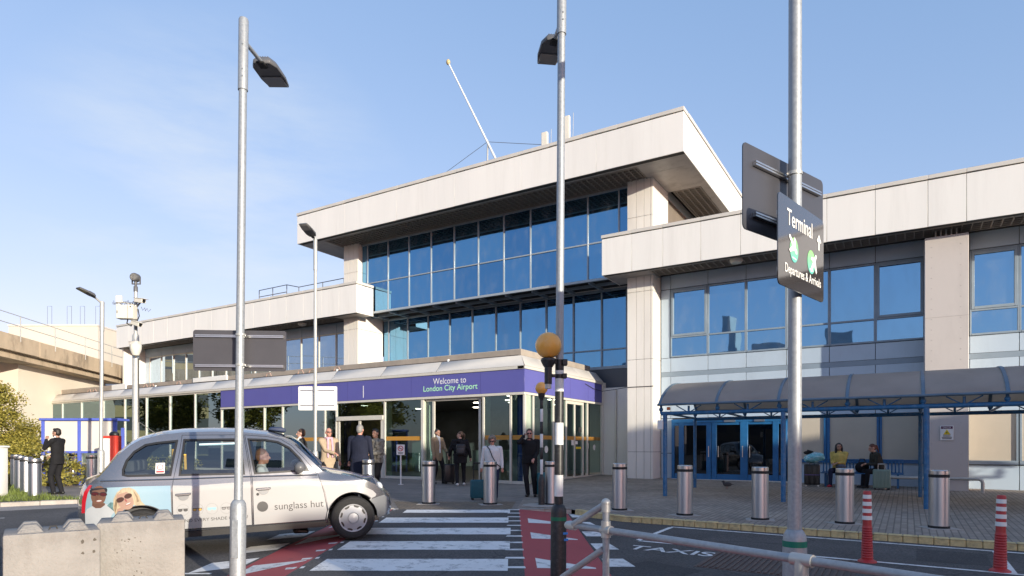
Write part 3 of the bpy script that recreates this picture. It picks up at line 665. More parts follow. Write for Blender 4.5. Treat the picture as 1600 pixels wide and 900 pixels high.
# blue entrance doors
dz1 = 2.76; dz0 = gz(-5.5, 24.2) + .1
b = MB()
for x0, x1 in ((-7.66, -7.55), (-7.38, -7.19), (-6.35, -6.18), (-6.16, -5.98), (-5.14, -4.88), (-4.04, -3.85), (-3.72, -3.6)): b.box(x0, x1, 24.14, 24.28, dz0, dz1)
b.box(-7.66, -3.6, 24.13, 24.29, dz1 - .12, dz1 + .02)
for x0, x1 in ((-7.55, -7.38), (-7.19, -6.35), (-5.98, -5.14), (-4.88, -4.04), (-3.85, -3.72)):
    b.box(x0, x1, 24.16, 24.26, dz0, dz0 + .22); b.box(x0, x1, 24.16, 24.26, dz1 - .22, dz1 - .12)
dr = b.build('entrance_door', bluem, T, bevel=.006)
for x0, x1 in ((-7.55, -7.38), (-7.19, -6.35), (-5.98, -5.14), (-4.88, -4.04), (-3.85, -3.72)):
    pane(dr, x0, x1, 24.2, dz0 + .22, dz1 - .22, doorglass)
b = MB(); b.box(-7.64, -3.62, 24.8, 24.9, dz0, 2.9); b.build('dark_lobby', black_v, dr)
b = MB()
for x in (-6.25, -5.9, -5.05, -4.8): b.tube([(x, 24.08, dz0 + .85), (x, 24.08, dz0 + 1.25)], .016, 8)
b.build('handle', steelcap, dr)
b = MB(); b.box(-7.7, -3.5, 24.0, 24.3, dz0 - .1, dz0 + .02); b.build('door_step', alu, dr)
b = MB(); b.box(-5.7, -5.3, 24.1, 24.14, 2.64, 2.72); b.box(-4.65, -4.3, 24.1, 24.14, 2.64, 2.72); b.build('door_closer', steelcap, dr)
# left wing wall
lw = [-44.0, -43.27, -41.95, -40.57, -39.2, -37.82, -36.45, -35.1, -33.75, -32.4, -31.1, -29.77, -28.45, -27.05, -25.75, -24.9, -24.35]
b = MB(); b.box(-44.0, -24.3, WY + .06, WY + .4, GZ0, 8.4); b.build('wall', core, T)
MB().box(-44.05, -43.9, 22.9, 40, 3, 9.2).build('end_wall', cream2, T)
b = MB(); row(7.76, 8.36, lw); b.build('wall_panels', bluepan, T, bevel=.004); b = MB(); row(4.3, 5.14, lw); b.build('wall_panels', bluepan, T, bevel=.004); b = MB(); row(5.14, 7.75, lw[:2]); b.build('wall_panels', bluepan, T, bevel=.004); b = MB(); row(5.14, 7.75, lw[-2:]); b.build('wall_panels', bluepan, T, bevel=.004)
b = MB()
for x in lw[1:-1]: b.box(x - .04, x + .04, WY - .05, WY + .06, 5.15, 7.75)
for z in (5.18, 7.72): b.box(lw[1], lw[-2], WY - .04, WY + .06, z - .04, z + .04)
cw = b.build('curtain_wall', alu, T, bevel=.005)
for a, c in zip(lw[1:-2], lw[2:-1]): pane(cw, a + .03, c - .03, WY, 5.2, 7.7, leftglass)
# roof edge railing of the left wing
b = MB(); ry = 25.6
def rail(pts, r=.022):
    b.tube(pts, r, 8)
ry = 24.5; rail([(-32.3, ry, 10.88), (-29.9, ry, 10.90), (-28.9, ry, 10.64), (-25.2, ry, 10.66)]); rail([(-32.3, ry, 10.5), (-29.9, ry, 10.5)])
for x in (-32.3, -31.1, -29.9): rail([(x, ry, 9.3), (x, ry, 10.88)])
for x in (-28.9, -27.0, -25.4): rail([(x, ry, 9.3), (x, ry, 10.64)])
b.build('roof_railing', lampgrey, T)
# red/orange alarm light over canopy end
# ------------------------------------------------------------------ entrance pavilion (single storey glazed front)
V = thing('entrance_pavilion', 'single storey glazed entrance with purple welcome band and cream sloped coping', 'building', (-20, 18.5, gz(-20, 18.5)), world=True)
PY = 18.5; PX1 = -10.83; PXB = -27.14; PXL = -44.0; PYB = 25.2
b = MB(); b.box(PXB, PX1 - .03, PY, PY + .2, 3.57, 4.33); b.box(PX1 - .03, PX1, PY + .0, 24.85, 3.57, 4.33)
band = b.build('sign_band', purple, V, bevel=.004)
b = MB()
for x in (-25.59, -22.3, -18.98, -15.7, -12.6): b.box(x - .004, x + .004, PY - .002, PY, 3.58, 4.32)
for y in (20.1, 21.9, 23.5): b.box(PX1, PX1 + .002, y - .004, y + .004, 3.58, 4.32)
b.build('joint_line', M_('band_joint', (0.05, 0.04, 0.17), 0.5), band)
b = MB(); b.box(-18.14, -18.11, PY - .004, PY, 3.66, 4.12); b.build('peeled_strip', whites, band)
b = MB(); b.tube([(PX1 + .02, 23.2, 4.22), (PX1 + .03, 24.0, 4.08), (PX1 + .03, 24.85, 4.05)], .012, 6); b.tube([(PX1 + .02, 24.85, 4.05), (-10.0, 24.2, 4.03), (-9.2, 23.42, 4.02), (-8.1, 23.42, 4.02)], .012, 6); b.build('cable', core, V)
lettw = M_('letter_white', (0.80, 0.80, 0.80), 0.5); 
def grad_mat(name, cols, axis):
    m = bpy.data.materials.new(name); m.use_nodes = True; t = m.node_tree; bb = t.nodes['Principled BSDF']
    tc = t.nodes.new('ShaderNodeTexCoord'); sx = t.nodes.new('ShaderNodeSeparateXYZ'); cr = t.nodes.new('ShaderNodeValToRGB')
    cr.color_ramp.elements[0].color = (*cols[0], 1); cr.color_ramp.elements[1].color = (*cols[-1], 1)
    for i, c in enumerate(cols[1:-1]): e = cr.color_ramp.elements.new((i + 1) / (len(cols) - 1)); e.color = (*c, 1)
    t.links.new(tc.outputs['Generated'], sx.inputs[0]); t.links.new(sx.outputs[axis], cr.inputs[0]); t.links.new(cr.outputs[0], bb.inputs['Base Color'])
    bb.inputs['Roughness'].default_value = .45
    return m
lettg = grad_mat('letter_green', [(0.36, 0.75, 0.50), (0.30, 0.66, 0.72), (0.42, 0.80, 0.50)], 'X')
text('Welcome to', 1.46, lettw, band, frame_M((-13.94, PY - .004, 4.0), (1, 0, 0), (0, 0, 1)), 'welcome_lettering', height=.215)
text('London City Airport', 2.40, lettg, band, frame_M((-13.92, PY - .004, 3.76), (1, 0, 0), (0, 0, 1)), 'airport_lettering', height=.265, bold=.012)
# trim, sloped coping, parapet
b = MB()
b.box(PXL, PX1, PY - .04, PY + .25, 4.34, 4.43); b.box(PX1 - .25, PX1 + .04, PY - .04, 24.9, 4.335, 4.43)
b.box(PXB, PX1, PY - .02, PY + .1, 3.48, 3.56) ; b.box(PX1 - .1, PX1 + .02, PY + .1, 24.9, 3.48, 3.56)
b.build('trim', alu, V, bevel=.005)
b = MB()
xs = [PXL + 2.68 * i for i in range(int((PX1 - PXL) / 2.68))] + [PX1]
if xs[-1] - xs[-2] < .5: xs.pop(-2)
for a, c in zip(xs[:-1], xs[1:]):
    e = (c == PX1)
    ct = c - .32 if e else c
    b.add([(a + .006, PY - .03, 4.44), (c - (0 if e else .006), PY - .03, 4.44), (ct - (0 if e else .006), PY + .32, 4.84), (a + .006, PY + .32, 4.84),
           (a + .006, PY + .02, 4.44), (c - .06, PY + .02, 4.44), (ct - .06, PY + .37, 4.82), (a + .006, PY + .37, 4.82)],
          [(0, 1, 2, 3), (7, 6, 5, 4), (0, 4, 5, 1), (1, 5, 6, 2), (2, 6, 7, 3), (3, 7, 4, 0)])
ys = [PY - .03, 19.9, 21.3, 22.7, 24.1, 24.95]
for i, (a, c) in enumerate(zip(ys[:-1], ys[1:])):
    at = a + .35 if i == 0 else a
    b.add([(PX1 + .03, a + .004, 4.44), (PX1 + .03, c - .004, 4.44), (PX1 - .32, c - .004, 4.84), (PX1 - .32, at + .004, 4.84),
           (PX1 - .02, a + .05, 4.44), (PX1 - .02, c - .004, 4.44), (PX1 - .37, c - .004, 4.82), (PX1 - .37, at + .05, 4.82)],
          [(0, 1, 2, 3), (7, 6, 5, 4), (0, 4, 5, 1), (1, 5, 6, 2), (2, 6, 7, 3), (3, 7, 4, 0)])
b.build('sloped_coping', coping_m, V, bevel=.004)
b = MB(); b.box(-36.5, PX1 - .55, PY + .7, PY + .95, 4.9, 5.13); b.box(PX1 - .8, PX1 - .55, PY + .95, 24.9, 4.9, 5.13)
b.box(-44, -38, PY + .7, PY + .95, 4.93, 5.2); b.build('parapet', M_('brown_grey_parapet', (0.33, 0.285, 0.24), 0.7, var=0.15, vs=1, stain=((0.2, 0.16, 0.13), 0.5, 1.5)), V, bevel=.01)
for q in ((-38, -36.55, PY + .66, PY + 1.0, 4.9, 5.22), (-30.3, -27.6, PY + .62, PY + .7, 4.93, 5.16)): b = MB(); b.box(*q); b.build('parapet_box', whites, V, bevel=.01)
b = MB(); b.box(PXL, PX1 - .5, PY + .4, PYB, 4.6, 4.88); b.build('roof', M_('dark_roof', (0.06, 0.05, 0.045), 0.9), V)
hoopm = M_('pinkish_pipe', (0.45, 0.3, 0.24), 0.6)
for x in (-40.3, -39.7, -34.5, -33.9, -31.5, -24.6, -22.5, -21.8, -20.3): b = MB(); b.tube([(x, PY + .5, 4.86), (x + .1, PY + .5, 5.02), (x + .3, PY + .5, 5.03), (x + .42, PY + .5, 4.86)], .02, 6); b.build('roof_hoop', hoopm, V)
for x in (-33.2, -26.2, -20.0, -14.3): b = MB(); b.tube([(x, PY + .42, 4.85), (x, PY + .42, 4.93)], .045, 8); b.build('roof_cap', whites, V)
# interior shell
floorm = M_('lobby_floor', (0.11, 0.10, 0.098), 0.35); intm = M_('lobby_wall', (0.13, 0.15, 0.16), 0.6, var=0.4, vs=0.8)
zf = lambda x: gz(x, PY) + .1
b = MB(); b.poly([(x, y, gz(x, y) + .108) for x, y in ((PXL, PY), (PX1, PY), (PX1, 30), (PXL, 30))]); b.build('floor', floorm, V, smooth=None)
b = MB(); b.box(PXL, PX1 + .0, 27.5, 27.6, .3, 4.5); b.box(PXL - .05, PXL, PY, 27.5, .3, 4.5); b.build('back_wall', intm, V)
b = MB(); b.box(PXL, PX1 - .12, PY + .25, 27.5, 3.62, 3.66); b.build('ceiling', M_('lobby_ceiling', (0.12, 0.12, 0.12), 0.8), V)
lt = M_('downlight_and_fill', (0.9, 0.85, 0.75), 0.5, emit=((1.0, 0.88, 0.70), 9.0))
b = MB()
for x, y in [(-15.5, 22.5), (-13.6, 22.0), (-18.2, 22.4), (-21.0, 21.5), (-12.4, 20.2), (-16.6, 20.4), (-23.6, 20.4), (-14.6, 24.6), (-13.2, 25.4), (-14.2, 23.2), (-17.4, 25.2), (-20.4, 24.6), (-12.0, 22.6)]: b.lathe([(.001, 3.6), (.15, 3.6), (.15, 3.615)], (x, y, 0), 14)  # a few real downlights; the rest added to brighten the dark lobby
b.build('ceiling_and_fill_light', lt, V)
b = MB(); b.box(-17.5, -14.2, 25.0, 25.6, .5, 1.6); b.box(-13.9, -13.1, 26.2, 26.4, .5, 2.6); b.box(-19.5, -18.4, 23.0, 23.4, .5, 2.3)
b.build('check_in_desk', M_('desk_grey', (0.12, 0.17, 0.18), 0.4), V, bevel=.03)
b = MB()
for x, y in ((-11.35, 19.1), (-19.9, 19.4), (-24.9, 19.6), (-16.4, 20.2)): b.lathe([(.15, .3), (.15, 3.62)], (x, y, 0), 20)
b.build('round_column', M_('blue_column', (0.02, 0.07, 0.38), 0.3, coat=0.3), V)
# front glazing: mullions with deep pale fins
mullx = [-43.9, -42.2, -40.0, -37.6, -35.45, -33.4, -31.3, -29.2, -27.14, -25.6, -24.1, -22.9, -20.3, -19.65, -17.05, -15.2, -12.5, -11.4, -10.87]
gfs = []
for grp in ([x for x in mullx if x <= -19.6], [x for x in mullx if -18 < x < -15], [x for x in mullx if x > -13]):
  b = MB(); fb = MB()
  for x in grp:
    wd = .075 if x != -15.2 else .12
    top = 4.34 if x < PXB - .1 else 3.5
    b.box(x - wd / 2, x + wd / 2, PY + .02, PY + .12, .3, top)
    fb.box(x - wd / 2 + .004, x + wd / 2 - .004, PY + .122, PY + (.42 if x > PXB - .1 else .2), .3, top)
  if grp[0] < -30: b.box(PXL, PXB, PY + .022, PY + .118, 4.28, 4.34)
  for xa, xb in zip(grp[:-1], grp[1:]): b.box(xa + .04, xb - .04, PY + .03, PY + .11, .3, zf(xa) + .1)
  gf = b.build('glazing_frame', alu, V, bevel=.005); fb.build('fin', fin, gf); gfs.append(gf)
gf = gfs[0]
for xa, xb in zip(mullx[:-1], mullx[1:]):
    if xa == -15.2 or xa == -19.65 or xa == -10.87: continue
    pane(gf, xa + .03, xb - .03, PY + .07, zf(xa) + .09, 4.29 if xa < PXB - .1 else 3.49, pavglassd if xa < -20.4 else pavglass)
# door set at the left (closed automatic doors with header)
b = MB(); b.box(-19.6, -17.1, PY - .03, PY + .13, 2.78, 2.95); b.box(-19.55, -19.45, PY + .03, PY + .1, .4, 2.78); b.box(-18.42, -18.3, PY + .03, PY + .1, .4, 2.78); b.box(-17.25, -17.1, PY + .03, PY + .1, .4, 2.78)
ad = b.build('automatic_door', alu, V, bevel=.006)
pane(ad, -19.6, -17.1, PY + .07, 2.95, 3.49, pavglassd); pane(ad, -19.45, -18.42, PY + .06, .48, 2.78, doorglass); pane(ad, -18.3, -17.25, PY + .06, .48, 2.78, doorglass)
# open doorway: slid-open leaves
b = MB(); b.box(-14.82, -14.72, PY + .14, PY + .2, .45, 3.45); b.box(-12.78, -12.68, PY + .14, PY + .2, .45, 3.45); b.box(-15.1, -12.55, PY + .13, PY + .3, 3.40, 3.49)
ad = b.build('automatic_door', alu, V, bevel=.006)
pane(ad, -15.1, -14.82, PY + .17, .5, 3.4, pavglass)
# side glazing
sy = [18.62, 19.16, 20.62, 21.64, 23.1, 23.52, 24.89]
b = MB()
for y in sy: b.box(PX1 - .12, PX1 - .02, y - .04, y + .04, .3, 3.5)
b.box(PX1 - .11, PX1 - .03, 19.2, 24.85, .3, gz(PX1, 21) + .2); b.box(PX1 - .11, PX1 - .03, 21.68, 23.06, 3.36, 3.48); b.box(PX1 - .11, PX1 - .035, 22.34, 22.42, .5, 3.4)
sf = b.build('glazing_frame', alu, V, bevel=.005)
def paney(par, x, y0, y1, z0, z1, m):
    bb = MB(); bb.poly([(x, y0, z0), (x, y1, z0), (x, y1, z1), (x, y0, z1)]); return bb.build('pane', m, par, smooth=None)
for a, c in zip(sy[:-1], sy[1:]): paney(sf, PX1 - .07, a + .04, c - .04, .7, 3.49, pavglass)
b = MB(); b.box(PX1 - .6, PX1, 24.93, 25.85, .3, 4.43); b.box(PX1, -9.2, 25.05, 25.2, .3, 4.2); b.build('end_wall', cream2, V, bevel=.01)
b = MB(); b.box(-10.3, -10.24, 24.95, 25.04, .4, 4.1); b.build('downpipe', alu, V)
# safety strips on the glass
for xa, xb in zip(mullx[8:-1], mullx[9:]):
    if xa in (-15.2, -19.65): continue
    b = MB(); b.box(xa + .06, xb - .06, PY + .060, PY + .064, 1.98, 2.13); b.build('safety_strip', orangestrip, V, smooth=None)
for a, c in zip(sy[:-1], sy[1:]): b = MB(); b.box(PX1 - .064, PX1 - .060, a + .06, c - .06, 2.0, 2.14); b.build('safety_strip', orangestrip, V, smooth=None)
b = MB(); b.box(PX1 - .06, PX1 - .055, 22.5, 22.95, 1.66, 1.74); b.build('yellow_notice', M_('yellow_notice', (0.75, 0.6, 0.02), 0.5), V)
b = MB()
for y, z, w_, h in ((20.1, 1.65, .18, .26), (24.2, 1.72, .15, .24)):
    b.lathe([(.001, PX1 - .052), (h / 2, PX1 - .052), (h / 2, PX1 - .05)], (0, y, z), 20, axis='x')
for y, z, w_, h in ((21.4, 1.76, .12, .28), (22.2, 1.9, .2, .2), (22.55, 1.9, .2, .12), (23.6, 1.78, .1, .22)): b.box(PX1 - .052, PX1 - .05, y - w_ / 2, y + w_ / 2, z - h / 2, z + h / 2)
b.build('notice', whites, V)
b = MB(); b.box(PX1 - .052, PX1 - .049, 22.72, 23.0, 2.3, 2.5); nb = b.build('push_notice', blackm, V)
# signs fixed to the walls
s = thing('danger_sign', 'small white danger sign with yellow warning triangle on the pinkish pillar', 'sign', (1.0, 23.08, 2.15), world=True)
b = MB(); b.box(.83, 1.16, 23.072, 23.082, 1.93, 2.36); b.build('plate', whites, s, bevel=.004)
b = MB(); b.box(.85, 1.14, 23.068, 23.071, 2.27, 2.345); b.build('heading_panel', M_('maroon', (0.12, 0.03, 0.07), 0.5), s)
text('DANGER', .2, whites, s, frame_M((.995, 23.066, 2.285), (1, 0, 0), (0, 0, 1)), 'heading_lettering', height=.045)
b = MB(); b.prism([(.905, 2.10), (1.085, 2.10), (.995, 2.255)], 23.068, 23.071); b.build('triangle', M_('warning_yellow', (0.75, 0.55, 0.02), 0.5), s)
b = MB(); b.prism([(.985, 2.18), (1.005, 2.19), (1.0, 2.165), (1.012, 2.168), (.99, 2.115), (.993, 2.15), (.98, 2.145)], 23.066, 23.068)
b.prism([(.895, 2.095), (1.095, 2.095), (1.085, 2.102), (.905, 2.102)], 23.066, 23.0675); b.build('symbol', blackm, s)
b = MB()
for i, (a, c) in enumerate(((.9, 1.08), (.87, 1.12), (.88, 1.11))): b.box(a, c, 23.068, 23.0705, 2.05 - i * .04, 2.068 - i * .04)
b.build('small_print', blackm, s)
# ------------------------------------------------------------------ street furniture
def lthing(name, label, cat, D, l, off=0.1, rz=0.0, group=None):
    """thing standing on the ground, local x to the camera's right, local y away from it"""
    return thing(name, label, cat, G(D, l, off), TH + rz, group)
# --- lamp columns
def luminaire(root, M, s=1.0):
    b = MB()
    out = [(-.10, 0), (.10, 0), (.155, .12), (.16, .40), (.13, .60), (-.13, .60), (-.16, .40), (-.155, .12)]
    top = [(x * .72 * s, (.04 + y * .9) * s, (.085 if y < .3 else .045) * s) for x, y in out]
    mid = [(x * s, y * s, (.03 if y < .3 else .02) * s) for x, y in out]
    bot = [(x * .97 * s, y * s, -.012 * s) for x, y in out]
    n = len(out); v = bot + mid + top
    f = [tuple(range(n))[::-1], tuple(range(2 * n, 3 * n))]
    for k in range(2):
        for i in range(n): f.append((k * n + i, k * n + (i + 1) % n, (k + 1) * n + (i + 1) % n, (k + 1) * n + i))
    b.add(v, f, 0, M)
    for i in range(5): b.box((-.07 + i * .03) * s, (-.06 + i * .03) * s, .05 * s, .25 * s, .085 * s, .1 * s, 0, M)
    h = b.build('lamp_head', lampgrey, root, bevel=.008, smooth=35)
    b = MB(); b.box(-.125 * s, .125 * s, .32 * s, .575 * s, -.022 * s, -.0125 * s, 0, M); b.build('lens', lampglass, h, bevel=.004)
    b = MB(); b.box(-.05 * s, .05 * s, -.06 * s, .1 * s, -.035 * s, -.0125 * s, 0, M); b.build('bracket', blackr, h, bevel=.01)
def lamp(label, D, l, H, r, rc, hc, lean, ay, arm=.35, armz=.18, mat=galv, tilt=0.06, s=1.0, group='galvanised lamp columns', sleeve=.75):
    t = lthing('lamp_post', label, 'lamp post', D, l, .1, 0, group)
    t.rotation_euler = (0, lean, TH)
    b = MB(); b.lathe([(rc, -.3), (rc, hc - .1), (rc * .93, hc - .045), (rc * .72, hc - .012), (r * 1.05, hc)], n=24)
    base = b.build('base', mat, t, smooth=50)
    b = MB(); b.box(-rc * .42, rc * .42, -rc - .004, -rc * .85, .25, hc - .22); 
    b.build('access_door', mat, base, bevel=.004)
    b = MB(); b.lathe([(r * 1.04, hc - .01), (r, hc + .2), (r * .93, H)], n=20); b.build('shaft', mat, t, smooth=50)
    b = MB(); b.lathe([(r * .98, H - sleeve), (r * 1.17, H - sleeve + .002), (r * 1.17, H + .04), (r * 1.02, H + .06)], n=20)
    for k in (.14, .22, .5): b.lathe([(.001, -r * 1.17 - .006), (.009, -r * 1.17 - .006), (.009, -r)], (r * .3, 0, H - sleeve + k), 8, axis='y')
    b.build('sleeve', mat, t, smooth=50)
    ca, sa = math.cos(ay), math.sin(ay)     # arm heading: 0 = local +y
    e = (-sa * arm, ca * arm, H - armz + arm * tilt * 2)
    b = MB(); b.tube([(0, 0, H - armz), e], r * .52, 12)
    b.build('arm', mat, t, smooth=50)
    luminaire(t, Matrix.Translation(e) @ Matrix.Rotation(ay, 4, 'Z') @ Matrix.Rotation(tilt, 4, 'X'), s)
    return t
lampL = lamp('tall galvanised lamp post standing in front of the silver taxi', 7.3, -3.10, 6.27, .046, .087, .90, .011, 0.0, .52)
lampR = lamp('galvanised lamp post carrying the terminal direction sign', 4.85, 2.12, 6.2, .049, .086, .92, .001, .3, .45)
b = MB(); b.lathe([(.0872, .79), (.0872, .835)], n=24); b.build('green_band', M_('green_tape', (0.0, 0.16, 0.10), 0.5), lampR)
lampF = lamp('slender lamp post beside the kerb just beyond the taxi bonnet', 16.5, -5.02, 6.6, .042, .075, 1.25, .0, rad(168), .12, .0, galvw, .3, .85)
lampG = lamp('pale lamp post behind the rear of the taxi near the red cabinet', 17.6, -11.2, 5.22, .048, .088, 1.25, .008, rad(150), .2, .0, galvw, .35, .75)
b = MB(); b.box(.045, .0485, -.02, .04, .5, .56); b.build('blue_sticker', M_('blue_sticker', (0.02, .2, .6), .5), lampL)
# --- zebra crossing lamp column with amber beacon
t = lamp('tall lamp post with black and white bands and an amber globe beside the crossing', 7.2, .515, 6.75, .045, .086, .86, .006, .12, .42, .50, sleeve=.66, s=.92)
for o in C.objects:
    if o.name.startswith('base') and o.parent == t: o.data.materials[0] = blackm
for o in list(C.objects):
    if o.name.startswith('access_door') and o.parent and o.parent.parent == t: bpy.data.objects.remove(o)
b = MB(); Zb = lambda v: 1.72 + (699 - v) * 7.2 / 1010 - gz(*P(7.2, .515)) - .1
def bands(bm_, r0, seq):
    for a, c, mi in seq: bm_.lathe([(r0, Zb(c)), (r0 + .0025, Zb(c) + .001), (r0 + .0025, Zb(a) - .001), (r0, Zb(a))], n=24, m=mi)
bands(b, .0465, [(562, 579, 0), (579, 585, 1), (585, 591.6, 0), (591.6, 612, 1), (612, 660.6, 0), (660.6, 695, 1), (695, 742, 0), (742, 775.5, 1), (775.5, 792, 0)])
b.build('bands', [blackm, whitep], t, smooth=50)
b = MB(); b.lathe([(.0885, -.3), (.0885, .76), (.082, .81), (.064, .845), (.049, .86)], n=24); b.build('base_cover', blackm, t, smooth=50)
b = MB(); b.lathe([(.0892, .68), (.0892, .72)], n=24); b.build('green_band', M_('green_tape', (0.0, 0.13, 0.06), 0.5), t)
b = MB(); b.box(.02, .075, -.09, -.0887, .53, .555, M=Matrix.Rotation(.3, 4, 'Z')); b.box(.03, .08, -.091, -.0887, .46, .485, M=Matrix.Rotation(.3, 4, 'Z')); b.build('blue_tape', M_('blue_tape', (0.03, .2, .55), .5), t)
gl = (-.128, -.05, Zb(541))
b = MB(); b.sph(gl, .145, 28, 18); b.build('globe', orangeg, t)
b = MB(); b.lathe([(.08, Zb(561)), (.085, Zb(565)), (.06, Zb(572)), (.045, Zb(575))], gl[:2] + (0,), 20); b.lathe([(.042, Zb(572)), (.042, Zb(601))], gl[:2] + (0,), 16)
b.box(-.15, .06, -.035, -.008, Zb(569), Zb(563)); b.box(-.13, .06, -.03, -.01, Zb(590), Zb(585)); b.box(.03, .085, -.06, .06, Zb(571), Zb(562)); b.box(.03, .08, -.055, .055, Zb(591), Zb(584))
b.build('globe_holder', blackm, t, bevel=.004)
b = MB(); b.lathe([(.036, Zb(608)), (.036, Zb(600))], gl[:2] + (0,), 16); b.build('gland', galvw, t)
# --- small beacon
t = lthing('belisha_beacon', 'short black and white beacon pole with amber globe beside the glass doors', 'beacon', 15.1, .69)
H0 = 1.72 - gz(*P(15.1, .69)) - .1; Zs = lambda v: H0 + (699 - v) * 15.1 / 1010
b = MB(); b.lathe([(.075, -.1), (.075, Zs(752)), (.06, Zs(746)), (.036, Zs(743))], n=20); b.build('base_cover', blackm, t, smooth=50)
b = MB()
sq = [(622, 639, 0), (639, 659, 1), (659, 678, 0), (678, 699, 1), (699, 718, 0), (718, 741, 1), (741, 748, 0)]
for a, c, mi in sq: b.lathe([(.034, Zs(c)), (.035, Zs(c) + .001), (.035, Zs(a) - .001), (.034, Zs(a))], n=16, m=mi)
b.build('bands', [blackm, whitep], t, smooth=50)
b = MB(); b.lathe([(.035, Zs(626)), (.075, Zs(620)), (.085, Zs(615)), (.05, Zs(613))], n=18); b.build('globe_holder', blackm, t)
b = MB(); b.sph((0, 0, Zs(606.5)), .145, 24, 16); b.build('globe', orangeg, t)
b = MB(); b.lathe([(.45, -.0), (.44, .012), (.001, .012)], n=24); b.build('concrete_collar', concm, t)
# --- bollards
BG = 'stainless steel bollards along the kerb'
def bollard(label, p, h=1.0, r=.16):
    t = thing('bollard', label, 'bollard', p, TH, BG)
    b = MB(); b.lathe([(r, .03), (r, h - .13)], n=32); b.build('shaft', steel, t, smooth=50)
    b = MB(); b.lathe([(r + .004, h - .13), (r + .004, h - .075)], n=32); b.build('band', blackr, t, smooth=50)
    b = MB(); b.lathe([(r, h - .076), (r, h - .012), (r - .012, h), (.001, h + .003)], n=32); b.build('cap', steelcap, t, smooth=40)
    b = MB(); b.lathe([(r + .012, -.02), (r + .012, .04), (r, .045)], n=32); b.build('foot_ring', blackr, t, smooth=50)
    b = MB(); b.box(-.26, .26, -.24, .24, -.02, .006); b.build('plinth', concm, t)
    return t
def gp_(D, l): return G(D, l, .1)
def gx(x, y): return Vector((x, y, gz(x, y) + .1))
bol = bollard('steel bollard in front of the open doorway', gx(-9.75, 12.13), 1.02, .155)
for lab, p in (('steel bollard hiding the legs of the woman in white', gx(-8.42, 12.77)),
               ('first steel bollard right of the pipe railing end, before the cream column', gx(-5.36, 13.26)),
               ('steel bollard in front of the left leaves of the blue doors', gx(-3.88, 13.1)),
               ('steel bollard in front of the right leaves of the blue doors', gx(-2.43, 13.16)),
               ('steel bollard in front of the seated woman in yellow', gx(-.99, 13.4)),
               ('steel bollard in front of the pinkish pillar with the danger sign', gx(.47, 13.61)),
               ('steel bollard half hidden behind the banded lamp post, beside the teal suitcase', gp_(15.2, .93)),
               ('steel bollard beside the man in the beige coat, past the taxi bonnet', gp_(18.6, -5.17)),
               ('steel bollard beside the man in the long navy coat, past the taxi bonnet', gp_(16.4, -3.64)),
               ('steel bollard between the notice board and the taxi rear screen', gp_(20.6, -13.4)),
               ('nearest steel bollard of the row on the grass verge, beside the man in black', gp_(17.15, -12.66)),
               ('second steel bollard of the row on the grass verge', gp_(18.3, -13.75)),
               ('third steel bollard of the row on the grass verge', gp_(19.4, -14.75)),
               ('furthest steel bollard of the row by the bush', gp_(20.6, -15.8)),
               ('pale steel bollard standing under the notice board behind the man in black', gp_(23.5, -15.95))):
    dup(bol, p, TH + rnd.uniform(-.5, .5), lab).rotation_euler.x = rnd.uniform(-.008, .008)
# --- red and white flexible posts
def flexpost(label, p, tl):
    t = thing('flexible_post', label, 'traffic post', p, TH, 'red flexible posts along the taxi bay'); t.rotation_euler = (tl, 0, TH)
    b = MB(); pr = [(.105, 0), (.10, .014), (.062, .035)]
    z = .04
    for i in range(13): pr += [(.062 - i * .0008, z), (.066 - i * .0008, z + .012), (.060 - i * .0008, z + .024)]; z += .026
    pr += [(.048, z + .02), (.044, .74), (.043, .742), (.038, .756), (.001, .758)]
    b.lathe(pr, n=24); b.build('post', redm, t, smooth=30)
    b = MB()
    for z0 in (.45, .525, .60, .675):
        r0 = .0555 - (z0 - .4) * .03; b.lathe([(r0 - .008, z0), (r0, z0 + .001), (r0 - .001, z0 + .042), (r0 - .009, z0 + .043)], n=24)
    b.build('reflective_bands', whites, t, smooth=50)
    return t
fp = flexpost('red and white flexible post left of the pair, beside the grating', G(8.82, 4.85, 0), .0)
fp.location = Vector((-.47, 10.05, gz(-.47, 10.05))); fp.scale = (1.15, 1.15, 1.28)
f2 = dup(fp, Vector((1.0, 10.22, gz(1.0, 10.22))), TH, 'red and white flexible post at the right edge by the bay divider'); f2.scale = (1.15, 1.15, 1.28); f2.rotation_euler = (.0, .02, TH)
# --- pipe railing at the near kerb
RZ = 1.17
R_ = lambda D, l, z: (P(D, l)[0], P(D, l)[1], z)
t = thing('pipe_railing', 'galvanised key clamp pipe railing crossing the bottom right corner', 'railing', G(4.3, .64, .0), world=True)
a0 = R_(4.3, .625, RZ); a1 = R_(2.7, 1.74, RZ)
b = MB(); b.tube([R_(4.56, .42, RZ + .005), a0], .0228, 16); b.tube([a0, a1], .0228, 16); b.tube([a1, R_(1.6, 2.5, RZ)], .0228, 16); b.build('top_rail', galv, t, smooth=50)
b = MB(); b.tube([R_(4.3, .625, 0), R_(4.3, .625, 1.35)], .0228, 16); b.build('post', galv, t, smooth=50)
m = Vector(a0).lerp(Vector(a1), .71); b = MB(); b.tube([(m.x, m.y, 0), (m.x, m.y, RZ)], .028, 16); b.build('post', galv, t, smooth=50)
b = MB(); b.tube([R_(4.3, .625, 1.345), R_(4.53, .43, RZ + .01)], .0228, 16); b.tube([R_(4.3, .605, 1.04), R_(4.62, .36, .79)], .0225, 16); b.tube([R_(4.62, .36, .79), R_(4.66, .30, .70)], .0225, 16); b.build('sloping_rail', galv, t, smooth=50)
def sleeve_(p, q, r=.032): b = MB(); b.tube([p, q], r, 16); b.build('clamp', galvw, t, smooth=50)
d_ = (Vector(a1) - Vector(a0)).normalized()
